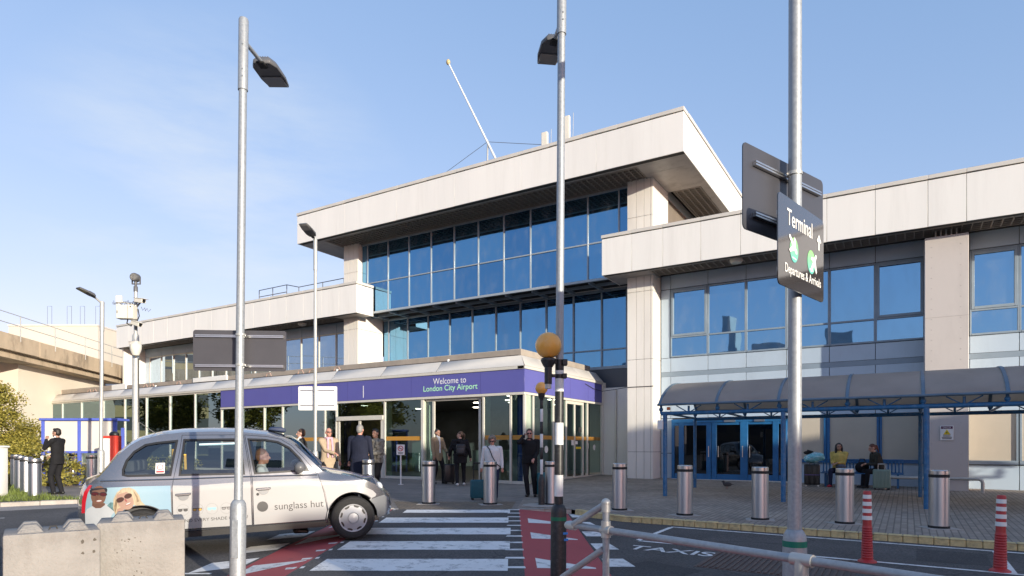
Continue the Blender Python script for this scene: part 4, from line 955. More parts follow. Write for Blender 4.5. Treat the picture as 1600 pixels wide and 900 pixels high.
sleeve_(Vector(a0) - d_ * .035, Vector(a0) + d_ * .05); sleeve_(R_(4.3, .625, RZ - .05), R_(4.3, .625, RZ + .06)); sleeve_(m - d_ * .05, m + d_ * .06); sleeve_((m.x, m.y, RZ - .09), (m.x, m.y, RZ), .034)
sleeve_(R_(4.3, .625, 1.29), R_(4.3, .625, 1.35), .030); sleeve_(R_(4.535, .445, RZ), R_(4.57, .41, RZ), .033)
b = MB(); b.sph(R_(4.58, .40, RZ), .03, 12, 8); b.build('end_cap', galvw, t); b = MB(); b.sph(R_(4.3, .625, 1.35), .032, 12, 8); b.build('end_cap', galvw, t)
# --- direction sign and the board behind it
def board(name, label, D0, l0, D1, l1, z0, z1, mat, cat='sign', rc=.04, th=.008, group=None):
    p0 = Vector((*P(D0, l0), z0)); p1 = Vector((*P(D1, l1), z0)); dx = (p1 - p0); wd = dx.length; rz = math.atan2(dx.y, dx.x)
    t = thing(name, label, cat, p0, rz, group)
    h = z1 - z0; pts = []
    for cx, cz, a0 in ((wd - rc, rc, -90), (wd - rc, h - rc, 0), (rc, h - rc, 90), (rc, rc, 180)):
        for k in range(6): a = rad(a0 + 18 * k); pts.append((cx + rc * math.cos(a), cz + rc * math.sin(a)))
    b = MB(); b.prism(pts, -th / 2, th / 2); b.build('panel', mat, t, smooth=30)
    return t, wd, h
t, wd, h = board('direction_sign', 'glossy black terminal direction sign with white lettering and two green discs', 4.43, 1.82, 5.04, 2.425, 2.845, 3.48, signface)
LM = lambda x, z: frame_M((x, -.0062, z), (1, 0, 0), (0, 0, 1))
text('Terminal', .47, whites, t, LM(.385, h - .19), 'terminal_lettering', height=.115, bold=.008)
text('Departures & Arrivals', .68, whites, t, LM(.455, .105), 'departures_lettering', height=.085, bold=.008)
b = MB(); ax, az = .755, h - .20
b.prism([(ax - .011, az - .05), (ax + .011, az - .05), (ax + .011, az + .03), (ax - .011, az + .03)], -.0064, -.0048)
b.prism([(ax - .045, az + .02), (ax - .032, az + .006), (ax, az + .042), (ax + .032, az + .006), (ax + .045, az + .02), (ax, az + .072)], -.0068, -.0065); b.build('arrow', whites, t)
dg = grad_mat('disc_green', [(0.12, 0.48, 0.42), (0.28, 0.62, 0.20)], 'Z')
for cx, cz, up in ((.275, .285, 1), (.60, .265, -1)):
    b = MB(); b.prism([(cx + .075 * math.cos(i * math.pi / 18), cz + .088 * math.sin(i * math.pi / 18)) for i in range(36)], -.0062, -.0045); b.build('disc', dg, t)
    b = MB(); ang = rad(-38) if up > 0 else rad(52)
    def rot(pl): return [(cx + (.0 if up > 0 else .06) + x * math.cos(ang) - z * math.sin(ang), cz + .02 + x * math.sin(ang) + z * math.cos(ang)) for x, z in pl]
    b.prism(rot([(-.105, -.014), (.05, -.016), (.066, 0), (.05, .016), (-.105, .014), (-.118, 0)]), -.0072, -.0064)
    b.prism(rot([(-.03, -.012), (.015, -.012), (-.03, -.085), (-.055, -.085)]), -.0078, -.0073); b.prism(rot([(-.03, .012), (.015, .012), (-.02, .06), (-.045, .06)]), -.0082, -.0079)
    b.build('aircraft_symbol', whites, t)
    b = MB(); b.prism([(cx - .035, cz - .06), (cx + .035, cz - .066), (cx + .035, cz - .058), (cx - .035, cz - .052)], -.0072, -.0064); b.build('underline', whites, t)
b = MB(); b.box(.06, .8, .006, .03, .1, .13); b.box(.06, .8, .006, .03, h - .14, h - .11); b.build('rail', steelcap, t)
t, wd, h = board('sign_board', 'large grey board seen from the back, clamped behind the terminal direction sign', 4.60, 1.64, 5.30, 2.545, 3.28, 3.90, signgrey)
b = MB()
for z in (.12, h - .13): b.box(.12, wd - .08, -.034, -.005, z - .016, z - .004); b.box(.12, wd - .08, -.034, -.005, z + .004, z + .016); b.box(.12, wd - .08, -.016, -.005, z - .004, z + .004)
b.build('rail', steelcap, t)
pl = Vector((*P(4.85, 2.12), 0))
for z in (.12, h - .13): b = MB(); b.lathe([(.056, z - .012), (.056, z + .012)], n=20, M=t.matrix_basis.inverted() @ Matrix.Translation((pl.x, pl.y, 3.28))); b.build('clamp', galvw, t)
t, wd, h = board('sign_board', 'dark grey board seen from the back on the tall lamp post before the taxi', 7.37, -3.635, 7.45, -2.60, 2.595, 3.06, darkgrey, rc=.03)
b = MB()
for z in (.055, h - .07): b.box(.03, wd - .03, -.03, -.005, z - .014, z - .003); b.box(.03, wd - .03, -.03, -.005, z + .003, z + .014); b.box(.03, wd - .03, -.014, -.005, z - .003, z + .003)
b.build('rail', steelcap, t)
pl = Vector((*P(7.3, -3.10), 0))
for z in (.055, h - .07): b = MB(); b.lathe([(.056, z - .012), (.056, z + .012)], n=20, M=t.matrix_basis.inverted() @ Matrix.Translation((pl.x + .035 * RT[0], pl.y + .035 * RT[1], 2.595))); b.build('clamp', galvw, t)
t, wd, h = board('sign_board', 'white board seen from the back on the slender lamp post before the purple band', 16.56, -5.47, 16.56, -4.48, 2.67, 3.28, whites, rc=.03)
b = MB()
for z in (.13, h - .1): b.box(.06, wd - .06, -.024, -.005, z - .014, z + .014)
b.build('rail', steelcap, t)
# no smoking sign on its post
t = lthing('no_smoking_sign', 'small no smoking sign on a thin white post left of the open doorway', 'sign', 21.5, -3.70)
b = MB(); b.tube([(0, 0, 0), (0, 0, 1.3)], .025, 10); b.lathe([(.09, 0), (.09, .015), (.001, .015)]); b.build('post', whitep, t)
b = MB(); b.box(-.135, .135, -.045, -.027, .98, 1.33); b.build('plate', whites, t, bevel=.006)
b = MB()
def ring(b, c, r0, r1, y0, y1, n=24):
    for i in range(n):
        a, e = 2 * math.pi * i / n, 2 * math.pi * (i + 1) / n
        b.prism([(c[0] + r0 * math.cos(a), c[1] + r0 * math.sin(a)), (c[0] + r1 * math.cos(a), c[1] + r1 * math.sin(a)), (c[0] + r1 * math.cos(e), c[1] + r1 * math.sin(e)), (c[0] + r0 * math.cos(e), c[1] + r0 * math.sin(e))], y0, y1)
ring(b, (0, 1.20), .068, .092, -.049, -.046); b.prism([(-.062, 1.249), (-.05, 1.262), (.062, 1.151), (.05, 1.138)], -.051, -.0495); b.build('prohibition_ring', inred, t)
b = MB(); b.box(-.05, .035, -.0475, -.0455, 1.19, 1.21); b.box(-.09, .09, -.0475, -.0455, 1.055, 1.072); b.box(-.075, .075, -.0475, -.0455, 1.02, 1.036); b.build('symbol', blackm, t)
# --- CCTV pole
t = lthing('camera_pole', 'cream CCTV pole carrying cameras, a control box and a spotlight', 'camera pole', 16.8, -9.78)
sc = 60.1; zz = lambda v: 1.72 - gz(*P(16.8, -9.78)) - .1 + (699 - v) / sc; xx = lambda u: (u - 212) / sc
b = MB(); b.lathe([(.085, 0), (.08, zz(525)), (.045, zz(520)), (.042, zz(455))], n=18); b.build('pole', galvw, t, smooth=50)
b = MB(); b.lathe([(.05, zz(456)), (.05, zz(448)), (.03, zz(447)), (.035, zz(440))], n=14); b.box(xx(206), xx(207.2), -.02, .02, zz(443), zz(434)); b.box(xx(218.4), xx(219.6), -.02, .02, zz(443), zz(434)); b.box(xx(206), xx(219.6), -.02, .02, zz(444.5), zz(443)); b.lathe([(.001, -.11), (.095, -.11), (.11, -.07), (.11, .05), (.06, .1)], (0, 0, zz(434)), 18, axis='y'); hd = b.build('spotlight', lampgrey, t, bevel=.003)
b = MB(); b.lathe([(.001, -.113), (.08, -.113)], (0, 0, zz(434)), 18, axis='y'); b.build('lens', lampglass, hd)
b = MB(); b.box(xx(192), xx(218), -.30, -.09, zz(501), zz(480)); bx_ = b.build('control_box', offwhite, t, bevel=.012)
b = MB(); b.box(xx(193.5), xx(194.5), -.305, -.3, zz(493), zz(489)); b.box(xx(213.5), xx(215), -.305, -.3, zz(484), zz(482)); b.box(xx(209.8), xx(210.1), -.303, -.3, zz(500.5), zz(480.5)); b.build('latch', blackm, bx_)
b = MB(); b.box(xx(184), xx(193), -.1, -.04, zz(474), zz(463)); b.box(xx(185), xx(192), -.12, -.1, zz(481), zz(476)); b.tube([(xx(190), -.06, zz(472)), (0, 0, zz(477))], .02, 8); b.build('antenna', offwhite, t, bevel=.01)
def cctv(x0, z0, x1, z1, y):
    v = Vector((x1 - x0, -.12, z1 - z0)); ln = v.length; q = v.to_track_quat('X', 'Z').to_matrix().to_4x4()
    M = Matrix.Translation((x0, y, z0)) @ q
    b = MB(); b.box(0, ln, -.06, .06, -.05, .05, M=M); b.box(-.02, ln + .08, -.075, .075, .052, .066, M=M); o = b.build('camera', offwhite, t, bevel=.012)
    b = MB(); b.lathe([(.045, ln + .002), (.001, ln + .002)], n=14, axis='x', M=M); b.build('lens', blackm, o)
    b = MB(); b.tube([(x0 + .1, y, z0 - .06), (0, 0, z0 - .18)], .022, 8); b.build('bracket', lampgrey, o)
cctv(xx(217), zz(471), xx(233), zz(474), -.12); cctv(xx(213), zz(506), xx(229), zz(511), -.16)
b = MB(); b.lathe([(.001, zz(559)), (.08, zz(557)), (.125, zz(550)), (.14, zz(546)), (.14, zz(541)), (.06, zz(538)), (.03, zz(536))], (xx(219), -.2, 0), 18); b.box(xx(208), xx(222), -.2, -.05, zz(540), zz(535)); b.build('dome_camera', offwhite, t)
b = MB()
for k in range(3):
    pts = [(xx(178 + i * 3.2) + rnd.uniform(-.02, .02), -.05 + rnd.uniform(-.06, .06), zz(474 + (i % 2) * 4 - k * 1.5 + rnd.uniform(-1.5, 1.5))) for i in range(13)]
    b.tube(pts, .007, 5)
pts = [(xx(222 + i * 2.4), -.05 + rnd.uniform(-.05, .05), zz(480 + (i % 2) * 5 + i * .6)) for i in range(7)]; b.tube(pts, .007, 5)
b.build('spiked_wire', lampgrey, t)
b = MB(); b.tube([(xx(205), -.15, zz(501)), (xx(204), -.16, zz(507)), (xx(209), -.12, zz(511)), (xx(211), -.08, zz(505))], .016, 8); b.tube([(xx(219), -.1, zz(484)), (xx(221), -.1, zz(495)), (xx(217), -.1, zz(505))], .014, 8); b.tube([(.09, -.02, zz(660)), (.09, -.02, zz(560))], .012, 6); b.build('cable', blackr, t, smooth=50)
# --- notice board and red cabinet
t = lthing('notice_board', 'blue framed double notice board behind the man in black', 'notice board', 21.3, -14.25, .1, .0)
nb = M_('notice_panel', (0.62, 0.585, 0.53), 0.35, var=0.05, vs=1.5)
b = MB()
for x in (-1.19, .0, 1.17): b.box(x - .05, x + .05, -.04, .04, 0, 2.12)
b.build('front_posts', navym, t, bevel=.006)
b = MB()
for x in (-1.1, .33, 1.1): b.box(x - .045, x + .045, .5, .58, 0, 1.9)
b.build('rear_posts', navym, t, bevel=.006)
b = MB(); b.box(-1.28, 1.26, -.09, .66, 2.12, 2.2); b.build('roof', navym, t, bevel=.01)
for x0, x1 in ((-1.13, -.06), (.06, 1.11)):
    b = MB(); b.box(x0, x1, -.02, .02, 1.12, 2.10); pp = b.build('panel', nb, t)
    b = MB(); b.box(x0, x1, -.03, .03, 1.05, 1.118); b.build('sill', navym, pp)
b = MB()
for k in range(4): b.box(.14 + (k % 2) * .34, .42 + (k % 2) * .34, .49, .496, 1.2, 1.5)
b.build('rear_notice', whites, t)
t = lthing('red_cabinet', 'red cabinet with white panel on a post behind the taxi rear screen', 'cabinet', 19.5, -12.1)
b = MB(); b.box(-.24, .24, -.14, .14, .62, 1.62); cb = b.build('cabinet', redbox, t, bevel=.008)
b = MB(); b.box(-.21, .06, -.148, -.141, .45, 1.54); b.build('white_panel', whites, cb)
b = MB(); b.box(-.2, .1, -.1, .1, 0, .63); b.build('post', whitep, t, bevel=.01)
b = MB(); b.sph((.1, 0, 1.66), (.14, .12, .1), 12, 8); b.build('lamp', blackm, t)
t = lthing('utility_cabinet', 'white utility cabinet cut off by the left edge beside the grass', 'cabinet', 17.2, -13.78)
b = MB(); b.box(-.22, .22, -.2, .2, 0, 1.3); b.build('case', whites, t, bevel=.02, seg=2)
b = MB(); b.box(-.25, .25, -.23, .23, 1.3, 1.36); b.build('lid', whites, t, bevel=.015)
# --- concrete blocks
CG = 'interlocking concrete blocks along the near kerb'
blk = M_('block_concrete', (0.285, 0.265, 0.245), 0.88, var=0.13, vs=2.2, bump=0.8, bs=30, stain=((0.17, 0.145, 0.125), 0.5, 3.5))
hole_m = M_('block_hole', (0.10, 0.085, 0.07), 0.95)
def block(label, D, l, a, ln, holes):
    t = lthing('concrete_block', label, 'concrete block', D, l, 0, a, CG)
    b = MB(); h = .8; wd = .62
    b.box(.0, ln, 0, wd, 0, h); o = b.build('block', blk, t, bevel=.018, seg=2)
    b = MB()
    for fx in (.27, .75):
        for fy in (.15, .41):
            cx, cy = fx * ln, fy * 1.1; q, r = .105, .052
            b.add([(cx - q, cy - .11, h - .004), (cx + q, cy - .11, h - .004), (cx + q, cy + .11, h - .004), (cx - q, cy + .11, h - .004), (cx - r, cy - .055, h + .075), (cx + r, cy - .055, h + .075), (cx + r, cy + .055, h + .075), (cx - r, cy + .055, h + .075)],
                  [(0,3,2,1),(4,5,6,7),(0,1,5,4),(1,2,6,5),(2,3,7,6),(3,0,4,7)])
    b.build('stud', blk, t, bevel=.008)
    b = MB()
    for x, z, r in holes:
        n = 9; pts = [(x + r * rnd.uniform(.5, 1.25) * math.cos(i * 6.283 / n), z + r * rnd.uniform(.5, 1.2) * math.sin(i * 6.283 / n)) for i in range(n)]
        b.prism(pts, -.0012, .01)
    if holes: b.build('bolt_holes', hole_m, t)
    b = MB(); b.tube([(ln * .46, .26, h - .01), (ln * .48, .27, h + .03), (ln * .54, .29, h + .03), (ln * .56, .30, h - .01)], .008, 6); b.build('lifting_loop', core, t)
    return t
block('concrete block with four bolt holes in its face, between its two neighbours', 5.97, -4.705, rad(37), .765, [(.615, .69, .02), (.715, .70, .018), (.62, .575, .016), (.71, .585, .018)])
block('pitted concrete block at the right end of the row, before the taxi door', 6.80, -4.37, rad(29), .83, [(.28 + rnd.uniform(-.15, .15), .38 + rnd.uniform(-.25, .25), rnd.uniform(.003, .009)) for i in range(26)])
block('concrete block at the left end of the row, almost out of the picture', 5.49, -5.34, rad(37), .765, [])
# --- walkway canopy
K = thing('walkway_canopy', 'blue framed walkway canopy with curved grey roof sheets along the terminal wall', 'canopy', (-2.6, 18.6, gz(-2.6, 18.6)), world=True)
sheetm = M_('canopy_sheet', (0.47, 0.42, 0.38), 0.5, var=0.14, vs=1.2, stain=((0.26, 0.23, 0.20), 0.4, 2.0))
KX0 = -5.68; ribx = [KX0 + 1.494 * i for i in range(13)]; yF, yB = 16.85, 20.45
def archp(u): # u 0..1 from front eave to back eave
    y = yF + (yB - yF) * u
    return y, 2.87 + .70 * math.sin(math.pi * min(1, max(0, u))) ** .75
sheetm.node_tree.nodes['Principled BSDF'].inputs['Alpha'].default_value = 1.0
_t = sheetm.node_tree; _mx = _t.nodes.new('ShaderNodeMixShader'); _mx.inputs[0].default_value = .5; _tl = _t.nodes.new('ShaderNodeBsdfTranslucent'); _tl.inputs[0].default_value = (.78, .73, .67, 1)
_o = [q for q in _t.nodes if q.type == 'OUTPUT_MATERIAL'][0]; _t.links.new(_t.nodes['Principled BSDF'].outputs[0], _mx.inputs[1]); _t.links.new(_tl.outputs[0], _mx.inputs[2]); _t.links.new(_mx.outputs[0], _o.inputs[0])
arc = [archp(i / 16) for i in range(17)]
for a, c in zip(ribx[:-1], ribx[1:]):
    b = MB(); v = []; f = []
    for y, z in arc: v += [(a + .03, y, z), (c - .03, y, z), (a + .03, y, z - .012), (c - .03, y, z - .012)]
    for i in range(16): k = 4 * i; f += [(k, k + 1, k + 5, k + 4), (k + 3, k + 2, k + 6, k + 7)]
    f += [(0, 2, 3, 1), (64, 65, 67, 66)]
    b.add(v, f); b.build('roof_sheet', sheetm, K, smooth=60)
for x in ribx:
    b = MB(); v = []; f = []
    for y, z in arc: v += [(x - .035, y, z + .018), (x + .035, y, z + .018), (x + .035, y, z - .03), (x - .035, y, z - .03)]
    for i in range(16):
        k = 4 * i
        for j in range(4): f.append((k + j, k + (j + 1) % 4, k + 4 + (j + 1) % 4, k + 4 + j))
    f += [(0, 1, 2, 3), (67, 66, 65, 64)]
    b.add(v, f); b.build('roof_rib', M_('rib_blue_grey', (0.10, 0.16, 0.22), 0.45, var=.2) if x == KX0 else bpy.data.materials['rib_blue_grey'], K, smooth=30)
b = MB(); XE = ribx[-1]
for y, z, r in ((yF, 2.86, .032), (yB, 2.86, .032)): b.tube([(KX0 - .05, y, z), (XE, y, z)], r, 10)
b.build('gutter', bpy.data.materials['rib_blue_grey'], K, smooth=50)
b = MB()
for y, z, r in ((17.0, 2.63, .052), (20.3, 2.60, .045)): b.tube([(KX0, y, z), (XE, y, z)], r, 12)
b.build('beam', bluecan, K, smooth=50)
for i, x in enumerate(ribx):
    b = MB()
    for y in (17.0, 20.3):
        b.tube([(x, y, 2.63), (x, y, 2.86)], .035, 10); b.sph((x, y, 2.74), .06, 10, 8)
    if i % 2 == 1: pass
    if x + .75 < XE:
        for y in (17.0, 20.3):
            m = x + .75; b.tube([(m, y, 2.63), (m, y, 2.82)], .03, 8); b.tube([(m - .04, y, 2.66), (m - .33, y, 2.83)], .014, 6); b.tube([(m + .04, y, 2.66), (m + .33, y, 2.83)], .014, 6)
    b.tube([(x, 17.0, 2.66), (x, 20.3, 2.63)], .03, 8)
    b.build('bracket', bluecan, K, smooth=50)
for x in (-5.57, -2.6, .36, 3.35, 6.3, 9.3):
    b = MB(); b.tube([(x, 17.0, gz(x, 17) + .08), (x, 17.0, 2.6)], .058, 16); b.build('post', bluecan, K, smooth=50)
for x in (-5.69, .29, 3.3, 6.3):
    b = MB(); b.tube([(x, 20.3, gz(x, 20.3) + .08), (x, 20.3, 2.6)], .05, 14); b.build('post', bluecan, K, smooth=50)
b = MB(); b.box(-5.75, -5.6, 16.9, 16.99, 2.2, 2.45); b.build('junction_box', whites, K, bevel=.01)
b = MB(); b.box(-5.5, -5.42, 16.92, 17.0, 2.72, 2.8); b.build('alarm_light', M_('orange_alarm', (0.7, 0.15, 0.03), 0.4), K, bevel=.01)
# --- bench, hand rail by the wall
t = thing('bench', 'blue slatted bench against the wall under the canopy', 'bench', (-1.25, 23.2, gz(-1.25, 23.2) + .1), 0)
b = MB()
for i in range(5): b.box(-1.15, 1.15, -.28 + i * .095, -.2 + i * .095, .42, .45)
b.build('seat', bluem, t, bevel=.006)
b = MB()
for i in range(24): b.box(-1.13 + i * .097, -1.09 + i * .097, .27, .30, .46, .84)
b.box(-1.15, 1.15, .25, .32, .84, .88); b.box(-1.15, 1.15, .26, .31, .43, .47); b.build('backrest', bluem, t, bevel=.004)
for x in (-1.0, 1.0):
    b = MB(); b.box(x - .03, x + .03, -.26, -.2, 0, .42); b.box(x - .03, x + .03, .2, .26, 0, .42); b.box(x - .03, x + .03, -.2, .2, .36, .42); b.build('leg', bluem, t, bevel=.004)
t = thing('pipe_barrier', 'low galvanised pipe barrier at the foot of the pinkish pillar', 'barrier', (1.0, 22.6, gz(1, 22.6) + .1))
b = MB(); b.tube([(-1.6, 0, .38), (.72, 0, .38), (.8, 0, .34), (.82, 0, .26), (.82, 0, -.05)], .045, 12); b.build('rail', galvw, t, smooth=60)
b = MB(); b.tube([(-1.6, 0, .38), (-1.6, 0, -.05)], .045, 12); b.build('post', galvw, t, smooth=60)
# --- roof items
t = thing('flagpole', 'white flagpole leaning to the left on the upper roof with guy wires', 'flagpole', (-16.8, 26, 13.2), world=True)
b = MB(); b.tube([(-16.65, 26, 15.2 - 2.0), (-17.36, 26, 16.47), (-19.66, 26, 21.0)] if False else [(-15.95, 26, 13.2), (-16.81, 26, 15.5), (-19.62, 26, 20.95)], [.06, .055, .035], 12); b.build('pole', whitep, t, smooth=50)
b = MB(); b.sph((-19.66, 26, 21.05), (.11, .11, .14), 14, 10); b.build('finial', M_('gilt', (0.5, 0.4, 0.2), .4), t)
b = MB(); b.tube([(-17.36, 26, 13.2), (-17.28, 26, 16.5)], .04, 8); b.build('support', galvw, t)
b = MB(); b.tube([(-17.3, 26, 16.47), (-21.6, 26, 14.9)], .012, 5); b.tube([(-17.3, 26, 16.47), (-14.3, 26, 15.6)], .012, 5); b.build('guy_wire', lampgrey, t)
for lab, x, z in (('short pale panel antenna on the upper roof edge', -14.15, 16.12), ('tall pale panel antenna behind the banded lamp post top', -13.03, 16.56)):
    t = thing('panel_antenna', lab, 'antenna', (x, 26, 13.2), 0.1)
    b = MB(); b.box(-.15, .15, -.08, .08, 15.0 - 13.2 - .6, z - 13.2); b.build('panel', offwhite, t, bevel=.02)
    b = MB(); b.tube([(0, .1, 0), (0, .1, z - 13.2 - .2)], .03, 8); b.tube([(.2, .1, 0), (.28, .1, z - 13.2 + .15)], .012, 6); b.build('mast', galvw, t)
# --- pigeon
t = thing('pigeon', 'small dark pigeon on the paving before the blue doors', 'bird', gx(-4.72, 20.4), rad(200))
b = MB(); b.sph((0, 0, .13), (.13, .065, .07), 14, 9); b.sph((.12, 0, .21), (.04, .035, .04), 10, 8); b.tube([(.09, 0, .15), (.115, 0, .2)], [.045, .035], 10); b.add([(-.1, -.03, .13), (-.1, .03, .13), (-.26, .035, .09), (-.26, -.035, .09), (-.1, 0, .16)], [(0, 1, 2, 3), (0, 3, 4), (1, 4, 2), (4, 3, 2)])
b.build('body', M_('pigeon_grey', (0.05, 0.05, 0.06), .6), t)
b = MB(); b.tube([(.01, .025, .07), (.015, .025, .0)], .007, 6); b.tube([(.01, -.025, .07), (.015, -.025, .0)], .007, 6); b.build('legs', M_('pigeon_pink', (0.35, 0.12, 0.1), .6), t)
b = MB(); b.tube([(.155, 0, .21), (.19, 0, .2)], [.01, .002], 6); b.build('beak', blackm, t)
# ------------------------------------------------------------------ the taxi
silver = M_('silver_taxi_paint', (0.27, 0.272, 0.285), 0.27, 0.85, coat=1.0, var=0.02, vs=1)
liv_w = M_('white_livery_film', (0.385, 0.38, 0.378), 0.30, coat=0.6, var=0.015, vs=2)
liv_b = grad_mat('pale_blue_livery_print', [(0.22, 0.33, 0.38), (0.27, 0.39, 0.45), (0.22, 0.34, 0.43)], 'X')
bumperm = M_('grey_bumper', (0.22, 0.225, 0.235), 0.4, 0.3, coat=0.4)
trimb = M_('black_trim', (0.014, 0.014, 0.015), 0.35)
tyre_m = M_('tyre_rubber', (0.022, 0.021, 0.021), 0.8, var=0.3, vs=30, bump=0.3, bs=80)
rimm = M_('wheel_trim', (0.40, 0.40, 0.41), 0.42, 0.1, var=0.05, vs=9)
taxiglass = glass_mat('taxi_side_glass', (0.64, 0.70, 0.70), (0.85, 0.92, 0.95), 0.09, 1.5)
insidem = M_('taxi_interior', (0.07, 0.07, 0.074), 0.7, var=0.2, vs=5)
txt_dark = M_('print_dark_grey', (0.055, 0.052, 0.052), 0.5)
hd_ = rad(51.82); hx, hy = math.cos(hd_), math.sin(hd_); HW = 0.86
rwx, rwy = P(9.0, -5.15); pit = rad(2.2)
ox, oy = rwx - hx * .9 * math.cos(pit) - hy * HW, rwy - hy * .9 * math.cos(pit) + hx * HW
X = thing('taxi', 'silver London style taxi with pale sunglasses advert along its side at the crossing', 'taxi', (ox, oy, SL * 9.0 - .9 * math.sin(pit) + .02))
X.rotation_euler = (0, -pit, hd_)
def hw(x, z):
    w_ = .86
    if z < .62: w_ -= .05 * ((.62 - z) / .32) ** 2
    if z > .93: w_ -= .035 * min(1, (z - .93) / .14)
    if z > 1.07: w_ -= .215 * ((z - 1.07) / .66) ** 1.25
    if x < .8: w_ -= .20 * ((.8 - x) / .64) ** 2.3
    if x > 3.85: w_ -= .22 * ((x - 3.85) / .53) ** 2.2
    if x > 3.1 and z > .9: w_ -= .05 * min(1, (x - 3.1) / .4) * min(1, (z - .9) / .16)
    return w_
def circ(cx, cz, r, a0, a1, n=18): return [(cx + r * math.cos(rad(a0 + (a1 - a0) * i / n)), cz + r * math.sin(rad(a0 + (a1 - a0) * i / n))) for i in range(n + 1)]
top_line = [(.26, .33), (.18, .45), (.155, .62), (.17, .80), (.20, .93), (.25, 1.04), (.33, 1.11), (.40, 1.15), (.46, 1.22), (.51, 1.28), (.63, 1.44), (.79, 1.58), (.91, 1.65), (1.15, 1.71), (1.43, 1.738), (1.85, 1.74), (2.27, 1.715), (2.62, 1.665), (2.80, 1.61), (2.9, 1.55), (3.0, 1.475), (3.19, 1.27), (3.36, 1.085), (3.51, 1.04), (3.7, 1.0), (3.89, .95), (4.05, .89), (4.16, .83), (4.25, .74), (4.30, .65), (4.36, .59), (4.385, .5), (4.375, .42), (4.33, .34)]
def dens(pl, step=.05):
    o = []
    for a, c in zip(pl[:-1], pl[1:]):
        n = max(1, int(math.dist(a, c) / step)); o += [(a[0] + (c[0] - a[0]) * i / n, a[1] + (c[1] - a[1]) * i / n) for i in range(n)]
    return o + [pl[-1]]
topd = dens(top_line, .06)
arch_f = circ(3.79, .355, .385, -12, 192); arch_r = circ(.905, .355, .375, -12, 192)
outline = topd + [(4.17, .275)] + arch_f + [(3.40, .30), (2.3, .315), (1.29, .325)] + arch_r + [(.53, .30)]
win_r = [(.70, 1.165), (.70, 1.24), (.74, 1.36), (.83, 1.48), (.97, 1.575), (1.12, 1.60), (1.375, 1.62), (1.29, 1.13), (.76, 1.145)]
win_d = [(1.465, 1.63), (1.405, 1.125), (2.255, 1.10), (2.215, 1.615)]
win_f = [(2.325, 1.61), (2.55, 1.595), (2.74, 1.555), (2.9, 1.46), (3.04, 1.30), (3.155, 1.105), (2.40, 1.095)]
door_r = [(1.435, 1.70), (1.40, 1.44), (1.325, 1.08), (1.305, .95), (1.295, .345), (2.34, .33), (2.35, 1.0), (2.30, 1.40), (2.262, 1.68)]
door_f = [(2.275, 1.678), (2.313, 1.40), (2.363, 1.0), (2.353, .33), (3.385, .325), (3.415, .47), (3.37, .77), (3.30, 1.035), (3.10, 1.30), (2.93, 1.495), (2.78, 1.595), (2.6, 1.64)]
def fill2d(outer, holes=(), sp=.055):
    outer = dens(list(outer) + [outer[0]], sp)[:-1]; holes = [dens(list(h) + [h[0]], sp)[:-1] for h in holes]
    vs = []; ed = []
    for lp in [outer] + holes:
        n0 = len(vs); vs += lp; ed += [(n0 + i, n0 + (i + 1) % len(lp)) for i in range(len(lp))]
    x0 = min(v[0] for v in outer); x1 = max(v[0] for v in outer); z0 = min(v[1] for v in outer); z1 = max(v[1] for v in outer)
    def inside(x, z): return inpoly(x, z, outer) and not any(inpoly(x, z, h) for h in holes)
    bnd = list(vs)
    x = x0 + sp / 2; row_ = 0
    while x < x1:
        z = z0 + sp / 2 + (sp / 2 if row_ % 2 else 0)
        while z < z1:
            if inside(x, z) and min((x - q[0]) ** 2 + (z - q[1]) ** 2 for q in bnd) > (sp * .45) ** 2: vs.append((x, z))
            z += sp
        x += sp; row_ += 1
    r = geometry.delaunay_2d_cdt([Vector(v) for v in vs], ed, [], 0, 1e-6)
    V2 = [(v.x, v.y) for v in r[0]]
    F2 = [f for f in r[2] if inside(sum(V2[i][0] for i in f) / 3, sum(V2[i][1] for i in f) / 3)]
    return V2, F2
def side_part(name, outer, holes, mats, parent, off=0.0, sp=.055, both=True, near=-1, thick=0.0):
    V2, F2 = fill2d(outer, holes, sp); b = MB()
    for s in ((-1, 1) if both else (near,)):
        b.add([(x, s * (hw(x, z) + off), z) for x, z in V2], F2)
    o = b.build(name, mats, parent, smooth=50)
    return o
def shrink(pl, d):
    n = len(pl); o = []; ar = sum(pl[i][0] * pl[(i + 1) % n][1] - pl[(i + 1) % n][0] * pl[i][1] for i in range(n)); sg = 1 if ar > 0 else -1
    for i in range(n):
        a, c, e = Vector(pl[i - 1]), Vector(pl[i]), Vector(pl[(i + 1) % n])
        t1 = (c - a).normalized(); t2 = (e - c).normalized(); q = (Vector((-t1.y, t1.x)) + Vector((-t2.y, t2.x))).normalized() * sg
        k = d / max(.35, q.dot(Vector((-t1.y, t1.x)) * sg)); o.append((c.x + q.x * k, c.y + q.y * k))
    return o
